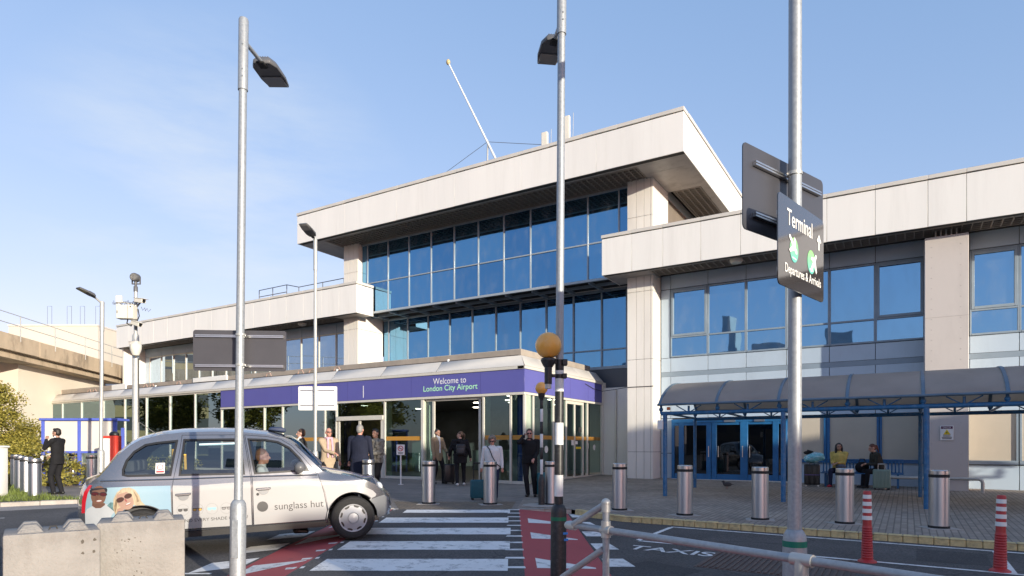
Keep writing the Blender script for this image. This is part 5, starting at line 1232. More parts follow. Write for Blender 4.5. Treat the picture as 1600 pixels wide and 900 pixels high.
# body sides + swept centre skin
b = MB()
V2, F2 = fill2d(outline, [door_r, door_f, win_r], .035)
for s in (-1, 1): b.add([(x, s * hw(x, z), z) for x, z in V2], F2)
NT = 12; n = len(topd); vs = []; fs = []
for i, (x, z) in enumerate(topd):
    a = Vector(topd[max(0, i - 1)]); c = Vector(topd[min(n - 1, i + 1)]); t = (c - a).normalized(); nn = Vector((-t.y, t.x))
    bul = .15 if x < .3 else (.09 if x < .9 else (.075 if x < 2.85 else (.12 if x < 3.36 else (.07 if x < 4.1 else .12))))
    h_ = hw(x, z)
    for k in range(NT + 1):
        q = -1 + 2 * k / NT; e = bul * (1 - abs(q) ** 2.4); vs.append((x + nn.x * e, q * h_, z + nn.y * e))
for i in range(n - 1):
    xm, zm = (topd[i][0] + topd[i + 1][0]) / 2, (topd[i][1] + topd[i + 1][1]) / 2
    gl_ = (2.84 < xm < 3.33) or (.5 < xm < .80 and zm > 1.2)
    for k in range(NT):
        if gl_ and 1 <= k <= NT - 2: continue
        fs.append((i * (NT + 1) + k, i * (NT + 1) + k + 1, (i + 1) * (NT + 1) + k + 1, (i + 1) * (NT + 1) + k))
b.add(vs, fs)
bm_ = b.build('body', silver, X, smooth=38)
for nm, sel in (('windscreen', lambda x, z: 2.84 < x < 3.33), ('rear_window', lambda x, z: .5 < x < .80 and z > 1.2)):
    b = MB(); f2 = []
    for i in range(n - 1):
        xm, zm = (topd[i][0] + topd[i + 1][0]) / 2, (topd[i][1] + topd[i + 1][1]) / 2
        if sel(xm, zm): f2 += [(i * (NT + 1) + k, i * (NT + 1) + k + 1, (i + 1) * (NT + 1) + k + 1, (i + 1) * (NT + 1) + k) for k in range(1, NT - 1)]
    used = sorted({j for f in f2 for j in f}); mp_ = {j: i for i, j in enumerate(used)}
    b.add([vs[j] for j in used], [[mp_[j] for j in f] for f in f2]); b.build(nm, taxiglass, X)
# dark inner shell behind shut lines, and underside
b = MB(); V2, F2 = fill2d(outline, [shrink(win_r, -.0), shrink(win_d, -.0), shrink(win_f, -.0)], .08)
for s in (-1, 1): b.add([(x, s * (hw(x, z) - .02), z) for x, z in V2], F2)
b.box(.3, 4.2, -.74, .74, .26, .34); b.build('inner_shell', trimb, X)
# doors, near and far side
for s in (-1, 1):
    for nm, dp, wp in (('rear_door', door_r, win_d), ('front_door', door_f, win_f)):
        V2, F2 = fill2d(shrink(dp, .006), [wp]); b = MB(); b.add([(x, s * (hw(x, z) + .001), z) for x, z in V2], F2)
        dr = b.build(nm, silver, X, smooth=50)
        # window surround and pane
        V2, F2 = fill2d(shrink(wp, -.012), [shrink(wp, .016)], .05); b = MB(); b.add([(x, s * (hw(x, z) + .004), z) for x, z in V2], F2); b.build('window_seal', trimb, dr)
        V2, F2 = fill2d(shrink(wp, .004), [], .09); b = MB(); b.add([(x, s * (hw(x, z) - .012), z) for x, z in V2], F2); b.build('window', taxiglass, dr)
        hx_, hz_ = (1.45, .845) if nm == 'rear_door' else (2.515, .86)
        b = MB(); y0 = hw(hx_, hz_)
        b.prism([(hx_ - .10, hz_ + .022), (hx_ + .10, hz_ + .026), (hx_ + .10, hz_ + .0), (hx_ + .07, hz_ - .012), (hx_ - .07, hz_ - .016), (hx_ - .10, hz_ - .004)], s * (y0 + .005), s * (y0 + .038)); ha = b.build('handle', silver, dr, bevel=.008)
        b = MB(); b.prism(circ(hx_, hz_ - .01, .072, 180, 360, 14), s * (y0 + .003), s * (y0 + .012)); b.build('handle_recess', bumperm if s else trimb, dr)
        if nm == 'front_door': b = MB(); b.lathe([(.001, s * (y0 + .012)), (.018, s * (y0 + .012)), (.022, s * y0)], (2.43, 0, .79), 14, axis='y'); b.build('lock', trimb, dr)
    V2, F2 = fill2d(shrink(win_r, -.012), [shrink(win_r, .018)], .05); b = MB(); b.add([(x, s * (hw(x, z) + .004), z) for x, z in V2], F2); b.build('window_seal', trimb, X)
    V2, F2 = fill2d(shrink(win_r, .004), [], .09); b = MB(); b.add([(x, s * (hw(x, z) - .012), z) for x, z in V2], F2); b.build('rear_quarter_window', taxiglass, X)
# crease, sill, bumper, arches
def strip(name, pts, wd, mat, off=.004, sides=(-1, 1), par=X):
    b = MB(); pts = dens(pts, .05)
    for s in sides:
        v = []
        for x, z in pts: v += [(x, s * (hw(x, z + wd) + .0015), z + wd), (x, s * (hw(x, z) + off), z + wd * .5), (x, s * (hw(x, z - .0) + .001), z)]
        b.add(v, [(3 * i + j, 3 * i + 3 + j, 3 * i + 4 + j, 3 * i + 1 + j) for i in range(len(pts) - 1) for j in (0, 1)])
    return b.build(name, mat, par, smooth=60)
strip('waist_crease', [(.42, 1.085), (1.3, 1.062), (2.3, 1.045), (3.28, 1.02)], .022, silver, .010)
for s in (-1, 1):
    b = MB()
    V2, F2 = fill2d([(4.05, .60), (4.20, .64), (4.30, .655), (4.36, .595), (4.385, .5), (4.375, .42), (4.33, .34), (4.18, .29), (4.165, .42), (4.12, .52)], [], .04)
    b.add([(x, s * (hw(x, z) + .012), z) for x, z in V2], F2); b.build('front_bumper', bumperm, X, smooth=50)
    for cx, r in ((3.79, .385), (.905, .375)):
        b = MB(); a_ = circ(cx, .355, r, -10, 190, 26); v = []
        for x, z in a_: k = ((x - cx) / r, (z - .355) / r); v += [(x, s * (hw(x, z) + .002), z), (x - k[0] * .012, s * (hw(x, z) - .004), z - k[1] * .012), (x - k[0] * .02, s * (hw(x, z) - .28), z - k[1] * .02)]
        b.add(v, [(3 * i + j, 3 * i + 3 + j, 3 * i + 4 + j, 3 * i + 1 + j) for i in range(26) for j in (0, 1)]); b.build('wheel_arch', trimb, X, smooth=60)
    b = MB(); V2, F2 = fill2d([(.157, .66), (.172, .84), (.21, .96), (.275, 1.045), (.31, 1.04), (.255, .93), (.222, .80), (.205, .66)], [], .03)
    b.add([(x, s * (hw(x, z) + .008), z) for x, z in V2], F2); b.build('tail_light', M_('tail_light_red', (0.45, 0.01, 0.02), 0.15, coat=1) if s < 0 else bpy.data.materials['tail_light_red'], X)
    b = MB(); b.sph((4.235, s * .575, .775), (.07, .10, .085), 16, 10); b.build('headlight', M_('headlight_glass', (.55, .57, .58), .1, coat=1) if s < 0 else bpy.data.materials['headlight_glass'], X)
    b = MB(); b.lathe([(.001, s * (hw(3.56, .88) + .012)), (.03, s * (hw(3.56, .88) + .010)), (.034, s * hw(3.56, .88))], (3.56, 0, .885), 16, axis='y'); b.build('indicator', M_('indicator_lens', (.6, .58, .55), .2, coat=.5) if s < 0 else bpy.data.materials['indicator_lens'], X)
    b = MB(); b.sph((3.03, s * (hw(3.03, 1.15) + .14), 1.16), (.085, .13, .085), 16, 10); b.tube([(3.06, s * hw(3.06, 1.12), 1.12), (3.03, s * (hw(3.03, 1.12) + .1), 1.13)], .035, 8); b.build('wing_mirror', M_('mirror_grey', (.13, .13, .135), .35) if s < 0 else bpy.data.materials['mirror_grey'], X, smooth=60)
b = MB(); b.box(4.28, 4.375, -.30, .30, .62, .78); b.build('grille', trimb, X, bevel=.03)
b = MB(); b.box(.22, 4.0, -.76, .76, .24, .30); b.box(1.32, 3.38, -.845, -.76, .235, .318); b.box(1.32, 3.38, .76, .845, .235, .318); b.build('sill', trimb, X)
# roof sign, aerial, wiper
b = MB(); b.prism([(2.60, 1.75), (2.86, 1.70), (2.88, 1.745), (2.82, 1.785), (2.64, 1.80)], -.28, .28); b.build('roof_sign', M_('roof_sign_blue', (.012, .025, .07), .6), X, bevel=.025, seg=2)
b = MB(); b.tube([(1.05, -.3, 1.74), (.84, -.33, 1.92)], [.006, .003], 6); b.build('aerial', trimb, X)
b = MB(); b.tube([(3.45, -.55, 1.07), (3.36, -.2, 1.13), (3.34, .3, 1.16)], .012, 6); b.box(3.33, 3.5, -.6, .6, 1.055, 1.075); b.build('wiper', trimb, X)
b = MB(); b.box(.36, .42, -.3, -.1, 1.16, 1.2); b.tube([(.40, -.05, 1.19), (.36, -.5, 1.2)], .01, 6); b.build('rear_wiper', trimb, X)
# wheels
for cx in (3.79, .905):
    for s in (-1, 1):
        yo = s * .77
        b = MB(); pr = [(.215, -.085), (.25, -.10), (.30, -.098), (.327, -.075), (.336, -.03), (.336, .03), (.327, .075), (.30, .098), (.25, .10), (.215, .085)]
        b.lathe([(r, yo + y) for r, y in pr], (cx, 0, .337), 48, axis='y', caps=False)
        for r_ in (.262, .285): b.lathe([(r_, yo + s * .098), (r_ + .006, yo + s * .103), (r_ + .012, yo + s * .098)], (cx, 0, .337), 40, axis='y', caps=False)
        wl = b.build('wheel', tyre_m, X, smooth=40)
        b = MB(); b.lathe([(.218, yo + s * .07), (.222, yo + s * .085), (.205, yo + s * .083), (.19, yo + s * .07), (.10, yo + s * .095), (.085, yo + s * .105), (.08, yo + s * .085), (.075, yo + s * .10), (.001, yo + s * .112)], (cx, 0, .337), 40, axis='y'); rm = b.build('wheel_trim', rimm, wl, smooth=50)
        b = MB()
        for k in range(8):
            a = k * math.pi / 4 + .3; M = Matrix.Translation((cx, 0, .337)) @ Matrix.Rotation(a, 4, 'Y')
            b.prism([(.178, -.042), (.193, -.036), (.196, .036), (.178, .042), (.166, .02), (.166, -.02)], yo + s * .0735, yo + s * .080, M=M)
        b.build('trim_slots', trimb, rm)
# interior
b = MB(); b.box(.7, 3.3, -.72, .72, .34, .42); b.box(.62, 1.0, -.66, .66, .42, 1.18); b.box(.95, 1.35, -.66, .66, .42, .75); b.box(2.05, 2.12, -.68, .68, .42, 1.02); b.box(3.1, 3.32, -.7, .7, .55, 1.0)
for y in (-.37, .37): b.box(2.14, 2.3, y - .24, y + .24, .5, 1.18); b.box(2.25, 2.75, y - .24, y + .24, .42, .66); b.box(2.16, 2.26, y - .12, y + .12, 1.2, 1.38)
for y in (-.4, 0, .4): b.box(.66, .8, y - .12, y + .12, 1.19, 1.36)
b.build('seats', insidem, X, bevel=.04, seg=2)
b = MB(); b.tube([(2.78, -.37 + .19 * math.cos(i * .3142), .95 + .19 * math.sin(i * .3142)) for i in range(21)], .015, 8); b.build('steering_wheel', trimb, X)
b = MB(); b.tube([(1.30, -.66, .6), (1.32, -.66, 1.5)], .025, 8); b.box(1.46, 1.49, -.72, -.68, 1.2, 1.42); b.build('grab_rail', M_('grab_yellow', (.75, .42, .02), .5), X)
b = MB(); b.box(1.66, 2.2, -hw(1.9, 1.58) + .003, -hw(1.9, 1.58) + .001, 1.535, 1.565); b.build('window_sticker', M_('sticker_pale_blue', (.55, .72, .8), .4), X)
# ---- livery on both sides of the car body: film, portraits, lettering (near side)
def decal(name, polys, mats, off, sp=.06, par=X, holes=()):
    b = MB()
    for i, (pl, mi, of) in enumerate(polys):
        V2, F2 = fill2d(pl, holes if i == 0 else (), sp); b.add([(x, -(hw(x, z) + off + of), z) for x, z in V2], F2, mi)
    return b.build(name, mats, par, smooth=50)
rear_top = [(.26, .985), (.33, 1.0), (.8, 1.0), (1.29, .985)]
arR = circ(.905, .355, .385, 186, -6, 22); arF = circ(3.79, .355, .395, -5, 190, 26)
film_q = rear_top + [(1.285, .34)] + [p for p in arR[::-1] if p[1] > .33] + [(.50, .345), (.25, .36), (.20, .47), (.205, .66), (.222, .80), (.245, .93)]
film = decal('livery_film', [(film_q, 0, 0)], [liv_b], .0035, .05)
for nm, dp, tl in (('rear_door', door_r, [(1.318, .985), (1.6, .965), (1.9, .975), (2.335, .985)]), ('front_door', door_f, [(2.372, .985), (2.8, .985), (3.305, .975)])):
    lo = [(2.332, .345), (1.305, .36)] if nm == 'rear_door' else [(3.41, .48), (3.375, .345), (2.364, .345)]
    if nm == 'front_door': lo = [(3.36, .77), (3.403, .48), (3.372, .345), (2.364, .345)]
    d = [o for o in bpy.data.objects if o.name.split('.')[0] == nm and o.parent == X][0]
    decal('livery_film', [(tl + lo, 0, 0)], [liv_w], .0035, .05, d)
film_f = [(3.318, .955), (3.6, .915), (3.85, .855), (4.0, .80), (4.11, .74), (4.165, .68), (4.15, .648), (4.05, .61)] + [p for p in arF if 25 < math.degrees(math.atan2(p[1] - .355, p[0] - 3.79)) % 360 < 188] + [(3.40, .345), (3.428, .47), (3.385, .77)]
decal('livery_film', [(film_f, 0, 0)], [liv_w], .009, .03)
skin1 = M_('print_dark_skin', (.15, .078, .052), .45); skin2 = M_('print_fair_skin', (.33, .205, .155), .45); hair1 = M_('print_black_hair', (.02, .018, .02), .45); hair2 = M_('print_blonde_hair', (.40, .32, .21), .45, var=.25, vs=14, stretch=(3, 1, .6))
shirt_p = M_('print_white_shirt', (.40, .415, .43), .45, var=.06, vs=6); lens1 = M_('print_red_lens', (.08, .02, .024), .2); lens2 = M_('print_brown_lens', (.07, .035, .03), .2); teal_p = M_('print_teal_shirt', (.10, .19, .20), .45, var=.5, vs=20); teeth = M_('print_teeth', (.5, .49, .47), .4); lipm = M_('print_lips', (.26, .08, .075), .45); shade1 = M_('print_dark_skin_shade', (.13, .065, .045), .45)
def ell(cx, cz, rx, rz, rot=0, n=24, a0=0, a1=360):
    o = []
    for i in range(n):
        a = rad(a0 + (a1 - a0) * i / (n - (0 if a1 - a0 == 360 else 1))); x, z = rx * math.cos(a), rz * math.sin(a); r = rad(rot); o.append((cx + x * math.cos(r) - z * math.sin(r), cz + x * math.sin(r) + z * math.cos(r)))
    return o
pm = [skin1, skin2, hair1, hair2, shirt_p, lens1, lens2, teal_p, teeth, lipm, shade1, M_('print_dark_blonde', (.22, .155, .09), .45, var=.4, vs=20)]
d = .0012; F_ = []
def lay(pl, mi): F_.append((pl, mi, d * (len(F_) + 1) * .35))
lay([(.205, .66), (.235, .715), (.30, .75), (.36, .77), (.47, .78), (.56, .755), (.62, .70), (.55, .62), (.5, .47), (.25, .40), (.205, .47)], 4)
lay([(.50, .755), (.545, .80), (.62, .78), (.66, .70), (.62, .64), (.555, .70)], 7)
lay([(.305, .76), (.315, .84), (.42, .80), (.475, .79), (.475, .765), (.42, .725), (.35, .725)], 10)
lay(ell(.395, .895, .098, .135, -6), 0)
lay([(.29, .915), (.278, .965), (.30, .998), (.40, .999), (.50, .999), (.512, .97), (.50, .925), (.485, .95), (.47, .985), (.38, .975), (.315, .965), (.305, .925)], 2)
lay(ell(.352, .922, .058, .030, -6), 2); lay(ell(.458, .914, .050, .030, -6), 2); lay(ell(.352, .92, .045, .023, -6), 5); lay(ell(.458, .912, .039, .023, -6), 5)
lay([(.395, .91), (.405, .87), (.43, .862), (.42, .878), (.412, .912)], 10)
lay(ell(.372, .86, .02, .05, -6), 10); lay(ell(.402, .822, .040, .016, 4), 9); lay(ell(.402, .825, .034, .010, 4), 8); lay(ell(.40, .775, .05, .012, 0), 10)
lay([(.60, .62), (.575, .72), (.585, .84), (.63, .93), (.70, .985), (.78, .99), (.85, .955), (.90, .87), (.92, .79), (.97, .73), (.93, .735), (.86, .735), (.78, .76), (.70, .70), (.64, .63)], 3)
lay([(.625, .70), (.62, .66), (.66, .645), (.72, .70), (.70, .74)], 1)
lay(ell(.725, .815, .098, .135, 24), 1)
lay([(.645, .90), (.66, .955), (.74, .985), (.80, .96), (.76, .935), (.69, .915)], 3)
lay(ell(.665, .825, .052, .034, 22), 2); lay(ell(.765, .873, .050, .034, 22), 2); lay(ell(.665, .825, .046, .028, 22), 6); lay(ell(.765, .873, .044, .028, 22), 6)
lay([(.71, .842), (.735, .80), (.76, .80), (.748, .815), (.728, .852)], 9) if False else None
lay(ell(.735, .815, .012, .026, 24), 9); lay(ell(.763, .765, .038, .016, 24), 9); lay(ell(.763, .768, .032, .009, 24), 8)
lay([(.60, .64), (.59, .74), (.615, .84), (.63, .80), (.615, .70)], 11); lay([(.83, .95), (.88, .86), (.895, .79), (.87, .78), (.86, .85)], 11)
decal('portrait_print', F_, pm, .0042, .03, film)
# eyewear roundels and lettering on the doors
rdoor = [o for o in bpy.data.objects if o.name == 'rear_door'][0]; fdoor = [o for o in bpy.data.objects if o.name == 'front_door'][0]
def ringd(cx, cz, r, t_=.003): 
    o = ell(cx, cz, r, r, 0, 36); i = ell(cx, cz, r - t_, r - t_, 0, 36); return o, i
eyem = [txt_dark, M_('print_amber', (.55, .33, .06), .4), M_('print_teal', (.25, .5, .52), .4), M_('print_grey', (.22, .21, .21), .4)]
b = MB()
def put(pl, mi, of, holes=()):
    V2, F2 = fill2d(pl, holes, .04); b.add([(x, -(hw(x, z) + of), z) for x, z in V2], F2, mi)
for i, (cx, mi) in enumerate(((1.435, 0), (1.62, 1), (1.81, 2), (2.0, 3), (2.19, 0))):
    cz = .63 - i * .004; o_, i_ = ringd(cx, cz, .079); put(o_, 3, .005, (i_,))
    if mi == 2:
        put([(cx - .058, cz + .018), (cx + .058, cz + .018), (cx + .055, cz - .015), (cx + .022, cz - .024), (cx + .006, cz - .004), (cx - .006, cz - .004), (cx - .022, cz - .024), (cx - .055, cz - .015)], 2, .005)
    else:
        for s in (-1, 1):
            put(ell(cx + s * .034, cz - .003, .029, .021), 0, .005); put(ell(cx + s * .034, cz - .004, .023, .015), mi, .0056)
        put([(cx - .064, cz + .019), (cx + .064, cz + .019), (cx + .064, cz + .010), (cx - .064, cz + .010)], 0, .0062)
b.build('eyewear_print', eyem, rdoor)
def side_text(body, wd, x, z, par, h, name):
    o = text(body, wd, txt_dark, None, Matrix.Identity(4), name, height=h, align='LEFT')
    for v in o.data.vertices:
        xx_, zz_ = x + v.co.x, z + v.co.y; v.co = (xx_, -(hw(xx_, zz_) + .0052), zz_)
    o.parent = par; return o
side_text('AND EVERY SHADE OF YOU', .88, 1.40, .452, rdoor, .045, 'slogan_lettering')
side_text('sunglass hut', .70, 2.655, .545, fdoor, .135, 'advert_lettering')
b = MB(); put(ell(2.49, .605, .077, .077), 0, .005); b.build('dot_print', eyem, fdoor)
b = MB(); put([(1.10, 1.165), (1.215, 1.162), (1.22, 1.31), (1.105, 1.31)], 0, .0005); ns = b.build('no_smoking_sticker', whites, X)
b = MB(); o_, i_ = ringd(1.16, 1.25, .04, .010); put(o_, 0, .002, (i_,)); put([(1.11, 1.175), (1.208, 1.172), (1.21, 1.198), (1.11, 1.20)], 0, .002); b.build('sticker_symbol', inred, ns)
# ------------------------------------------------------------------ people
DG = None
def remesh(b, name, mat, parent, vox=.011, smooth=3):
    me = bpy.data.meshes.new(name); me.from_pydata(b.v, [], b.f)
    t_ = bpy.data.objects.new('tmp', me); C.objects.link(t_)
    bm = bmesh.new(); bm.from_mesh(me); bmesh.ops.recalc_face_normals(bm, faces=bm.faces); bm.to_mesh(me); bm.free()
    r = t_.modifiers.new('r', 'REMESH'); r.mode = 'VOXEL'; r.voxel_size = vox; r.use_smooth_shade = True
    if smooth: s = t_.modifiers.new('s', 'SMOOTH'); s.iterations = smooth; s.factor = .5
    out = bpy.data.meshes.new_from_object(t_.evaluated_get(bpy.context.evaluated_depsgraph_get()))
    bpy.data.objects.remove(t_); bpy.data.meshes.remove(me)
    out.name = name; out.materials.clear(); out.materials.append(mat)
    for p in out.polygons: p.use_smooth = True; p.material_index = 0
    o = bpy.data.objects.new(name, out); C.objects.link(o); o.parent = parent
    return o
def cap(b, p0, p1, r0, r1, n=12):
    b.tube([p0, p1], [r0, r1], n); b.sph(p0, r0, n, 8); b.sph(p1, r1, n, 8)
def chain(b, pts, rs):
    for i in range(len(pts) - 1): cap(b, pts[i], pts[i + 1], rs[i], rs[i + 1])
def stack(b, rings, n=20, T=None):
    vs = []; fs = []
    for cx, cy, z, rx, ry in rings:
        for j in range(n):
            a = 2 * math.pi * j / n; p = Vector((cx + rx * math.cos(a), cy + ry * math.sin(a), z)); vs.append(T(p) if T else p)
    for i in range(len(rings) - 1):
        for j in range(n): fs.append((i * n + j, i * n + (j + 1) % n, (i + 1) * n + (j + 1) % n, (i + 1) * n + j))
    fs += [tuple(range(n))[::-1], tuple(range((len(rings) - 1) * n, len(rings) * n))]
    b.add(vs, fs)
def ik(s, t, l1, l2, hint):
    s, t, hint = Vector(s), Vector(t), Vector(hint); d = t - s; L_ = min(d.length, (l1 + l2) * .995); u = d.normalized(); t = s + u * L_
    a = (l1 * l1 - l2 * l2 + L_ * L_) / (2 * L_); hgt = math.sqrt(max(0, l1 * l1 - a * a)); q = hint - u * hint.dot(u); q = q.normalized()
    return s + u * a + q * hgt, t
_cm = {}
def cloth(name, col, rough=.85, var=.15, vs=9, stain=None, bump=.35):
    if name not in _cm: _cm[name] = M_(name, col, rough, var=var, vs=vs, bump=bump, bs=18, spec=.25, stain=stain)
    return _cm[name]
skin_f = M_('fair_skin', (.50, .29, .215), .5, var=.06, vs=12); skin_t = M_('tan_skin', (.36, .195, .135), .5, var=.06, vs=12); skin_r = M_('ruddy_skin', (.52, .25, .185), .5, var=.08, vs=12)
eye_m = M_('eye', (.02, .016, .014), .2)
def person(label, loc, rz, h=1.75, skin=skin_f, top=None, leg=None, shoe=None, hair=None, hair_style='short', wide=1.0, L=None, R=None, feet=None, knees=None, drop=0.0,
           lean=0.0, turn=0.0, nod=0.0, coat_z=.82, shirt=None, group=None, hintL=(-.4, -1, -.3), hintR=(.4, -1, -.3), sunglasses=False, beard=None, bulk=0.0, scarf=None, hips=None, fluffy=0, no_legs=False):
    t = thing('person', label, 'person', loc, rz, group); k = h / 1.75
    piv = Vector((0, 0, .95 - drop))
    Rl = Matrix.Rotation(-lean, 3, 'X')
    T = lambda p: (Rl @ (Vector(p) - piv) + piv) * k if p[2] > .9 - drop else Vector(p) * k
    U = lambda x, y, z: T((x, y, z - drop))
    sh = {s: U(s * .185 * wide, 0, 1.425) for s in (-1, 1)}
    hand_t = {-1: L, 1: R}; el = {}; wr = {}
    for s in (-1, 1):
        tg = hand_t[s] or (s * .24 * wide, .05, .80 - drop)
        tg = Vector(tg) * k
        el[s], wr[s] = ik(sh[s], tg, .29 * k, .26 * k, (hintL, hintR)[s > 0])
    hp = {s: Vector((s * .092 * wide, 0, .90 - drop)) * k for s in (-1, 1)}
    ft = feet or {-1: (-.10, .0), 1: (.10, .0)}
    an = {s: Vector((ft[s][0], ft[s][1], .085)) * k for s in (-1, 1)}
    kn = {}
    for s in (-1, 1):
        if knees: kn[s] = Vector(knees[s]) * k
        else: kn[s], an[s] = ik(hp[s], an[s], .425 * k, .415 * k, (s * .1, 1, 0))
    B = [(.86, .150, .105), (.94, .170, .115), (1.06, .150, .105), (1.22, .160, .118), (1.36, .172, .108), (1.44, .125, .08), (1.49, .062, .06)]
    # body: one continuous surface
    b = MB(); stack(b, [(0, 0, (z - drop) , rx * wide, ry * (1 + bulk)) for z, rx, ry in B], T=T)
    cap(b, U(0, 0, 1.44), U(0, .012, 1.56), .058 * k, .052 * k)
    hc = U(0, .03, 1.635); HR = Matrix.Rotation(turn, 3, 'Z') @ Matrix.Rotation(-nod - lean * .4, 3, 'X')
    hp_ = lambda x, y, z: hc + (HR @ Vector((x, y, z))) * k
    def hsph(c, r, bb): 
        M = Matrix.Translation(hp_(*c)) @ HR.to_4x4(); bb.sph((0, 0, 0), [q * k for q in r], 18, 12, M=M)
    hsph((0, -.012, .02), (.076, .095, .098), b); hsph((0, .022, -.05), (.058, .068, .062), b); hsph((0, .055, -.09), (.032, .03, .024), b)
    cap(b, hp_(0, .088, .012), hp_(0, .112, -.028), .010 * k, .015 * k, 8); hsph((0, .083, -.062), (.026, .012, .012), b); hsph((0, .076, .035), (.05, .018, .014), b)
    for s in (-1, 1): hsph((s * .079, -.012, -.008), (.012, .024, .034), b)
    for s in (-1, 1):
        chain(b, [sh[s], el[s], wr[s]], [.05 * k, .04 * k, .028 * k])
        d = (wr[s] - el[s]).normalized(); side_ = d.cross(Vector((0, 0, 1))); side_ = side_.normalized() if side_.length > .2 else Vector((1, 0, 0)); nrm = side_.cross(d).normalized()
        if s < 0: nrm = -nrm if False else nrm
        p0 = wr[s] + d * .035 * k; chain(b, [wr[s], p0], [.027 * k, .03 * k])
        for f_, ln in zip((-1.5, -.5, .5, 1.5), (.066, .076, .072, .055)):
            q0 = p0 + side_ * f_ * .0195 * k + d * .04 * k; q1 = q0 + (d * .8 - nrm * .35) * ln * .55 * k; q2 = q1 + (d * .35 - nrm * .85) * ln * .5 * k
            chain(b, [p0 + side_ * f_ * .012 * k, q0, q1, q2], [.014 * k, .0105 * k, .0095 * k, .008 * k])
        th = p0 - side_ * .03 * k * s - d * .0; chain(b, [wr[s] + d * .02 * k, th + d * .02 * k - side_ * s * .012 * k, th + d * .055 * k - nrm * .015 * k], [.016 * k, .012 * k, .009 * k])
        if not no_legs: chain(b, [hp[s], kn[s], an[s]], [.078 * k * wide, .052 * k, .035 * k])
    body = remesh(b, 'body', skin, t, .0105)
    b = MB()
    for s in (-1, 1): hsph((s * .030, .083, .012), (.008, .007, .005), b)
    b.build('eyes', eye_m, body)
    if sunglasses:
        b = MB()
        for s in (-1, 1): hsph((s * .031, .094, .012), (.027, .008, .019), b)
        cap(b, hp_(-.075, .06, .018), hp_(.075, .06, .018), .004 * k, .004 * k, 6); cap(b, hp_(-.078, .08, .018), hp_(-.082, -.01, .018), .004 * k, .004 * k, 6); cap(b, hp_(.078, .08, .018), hp_(.082, -.01, .018), .004 * k, .004 * k, 6)
        b.build('sunglasses', trimb, t)
    # hair
    if hair and hair_style != 'bald':
        b = MB()
        hsph((0, -.024, .045), (.083, .094, .088), b)
        hsph((0, -.05, -.0), (.078, .07, .085), b)
        if hair_style == 'long':
            for s in (-1, 1): chain(b, [hp_(s * .065, -.02, .05), hp_(s * .085, .0, -.06), hp_(s * .08, .01, -.2)], [.04 * k, .038 * k, .03 * k])
            chain(b, [hp_(0, -.07, .02), hp_(0, -.08, -.2)], [.07 * k, .06 * k])
        if hair_style == 'curly':
            rr = random.Random(5)
            for i in range(70):
                a = rr.uniform(0, 6.28); zq = rr.uniform(-.09, .12)
                if math.sin(a) > .45 and zq < .06: continue
                q = math.sqrt(max(0, 1 - (zq / .14) ** 2)); hsph((.098 * q * math.cos(a), -.01 + .108 * q * math.sin(a), zq + .015), (.026, .026, .026), b)
        if hair_style == 'tail': chain(b, [hp_(0, -.09, .04), hp_(0, -.14, .02), hp_(0, -.15, -.16)], [.035 * k, .04 * k, .018 * k])
        if hair_style == 'quiff': hsph((0, .045, .098), (.055, .04, .03), b)
        ho = remesh(b, 'hair', hair, t, .009, 2)
        # keep the face clear
        bm = bmesh.new(); bm.from_mesh(ho.data); inv = HR.inverted()
        lim = .052 if hair_style not in ('curly',) else .05
        dl = [v for v in bm.verts if (lambda q: q.y > lim and q.z < .075 and abs(q.x) < .072)((inv @ (v.co - hc)) / k)]
        bmesh.ops.delete(bm, geom=dl, context='VERTS'); bm.to_mesh(ho.data); bm.free()
    if beard:
        b = MB(); hsph((0, .04, -.075), (.054, .052, .045), b); bo = remesh(b, 'beard', beard, t, .009, 2)
    # clothes
    if top:
        b = MB(); g = .022 + .012 * fluffy
        rings = [(0, 0, z - drop, (rx + g) * wide, (ry + g) * (1 + bulk)) for z, rx, ry in B if z > .9 and z < 1.46]
        zt = coat_z
        if zt < .9: rings = [(0, .0, zt - drop if drop == 0 else .86 - drop, (.20 if zt < .7 else .185) * wide + .02 * fluffy, (.15 if zt < .7 else .135) * (1 + bulk))] + rings
        rings += [(0, 0, 1.47 - drop, .095 * wide, .075), (0, .01, 1.515 - drop, .072, .07)]
        stack(b, rings, T=T)
        for s in (-1, 1):
            w1 = el[s].lerp(wr[s], .93); chain(b, [sh[s] + Vector((-s * .05 * k, 0, .0)), sh[s] + Vector((s * .005, 0, 0)), el[s], w1], [.075 * k, .068 * k + .01 * fluffy, .054 * k + .012 * fluffy, .042 * k + .006 * fluffy])
        if fluffy:
            rr = random.Random(8)
            for i in range(60): a = rr.uniform(0, 6.28); z = rr.uniform(.95, 1.45); b.sph(U(.19 * wide * math.cos(a), .15 * math.sin(a), z), .045 * k, 8, 6)
        remesh(b, 'coat' if coat_z < .75 else 'jacket', top, t, .0115, 3)
    if shirt:
        b = MB(); stack(b, [(0, .055, z - drop, rx, .085) for z, rx in ((1.0, .05), (1.25, .055), (1.42, .045), (1.50, .05))], T=T); cap(b, U(0, .02, 1.5), U(0, .035, 1.525), .062 * k, .06 * k)
        stack(b, [(0, .075, z - drop, .042, .075) for z in (.98, 1.2, 1.4)], T=T)
        remesh(b, 'shirt', shirt, t, .012, 2)
    if scarf:
        b = MB(); pts = [U(.085 * math.cos(a), .02 + .085 * math.sin(a), 1.49) for a in [i * .3142 for i in range(21)]]; chain(b, pts, [.032 * k] * 21)
        for s in (-1, 1): chain(b, [U(s * .05, .11, 1.47), U(s * .06, .15, 1.25), U(s * .06, .15, 1.0)], [.035 * k, .032 * k, .028 * k])
        remesh(b, 'scarf', scarf, t, .012, 2)
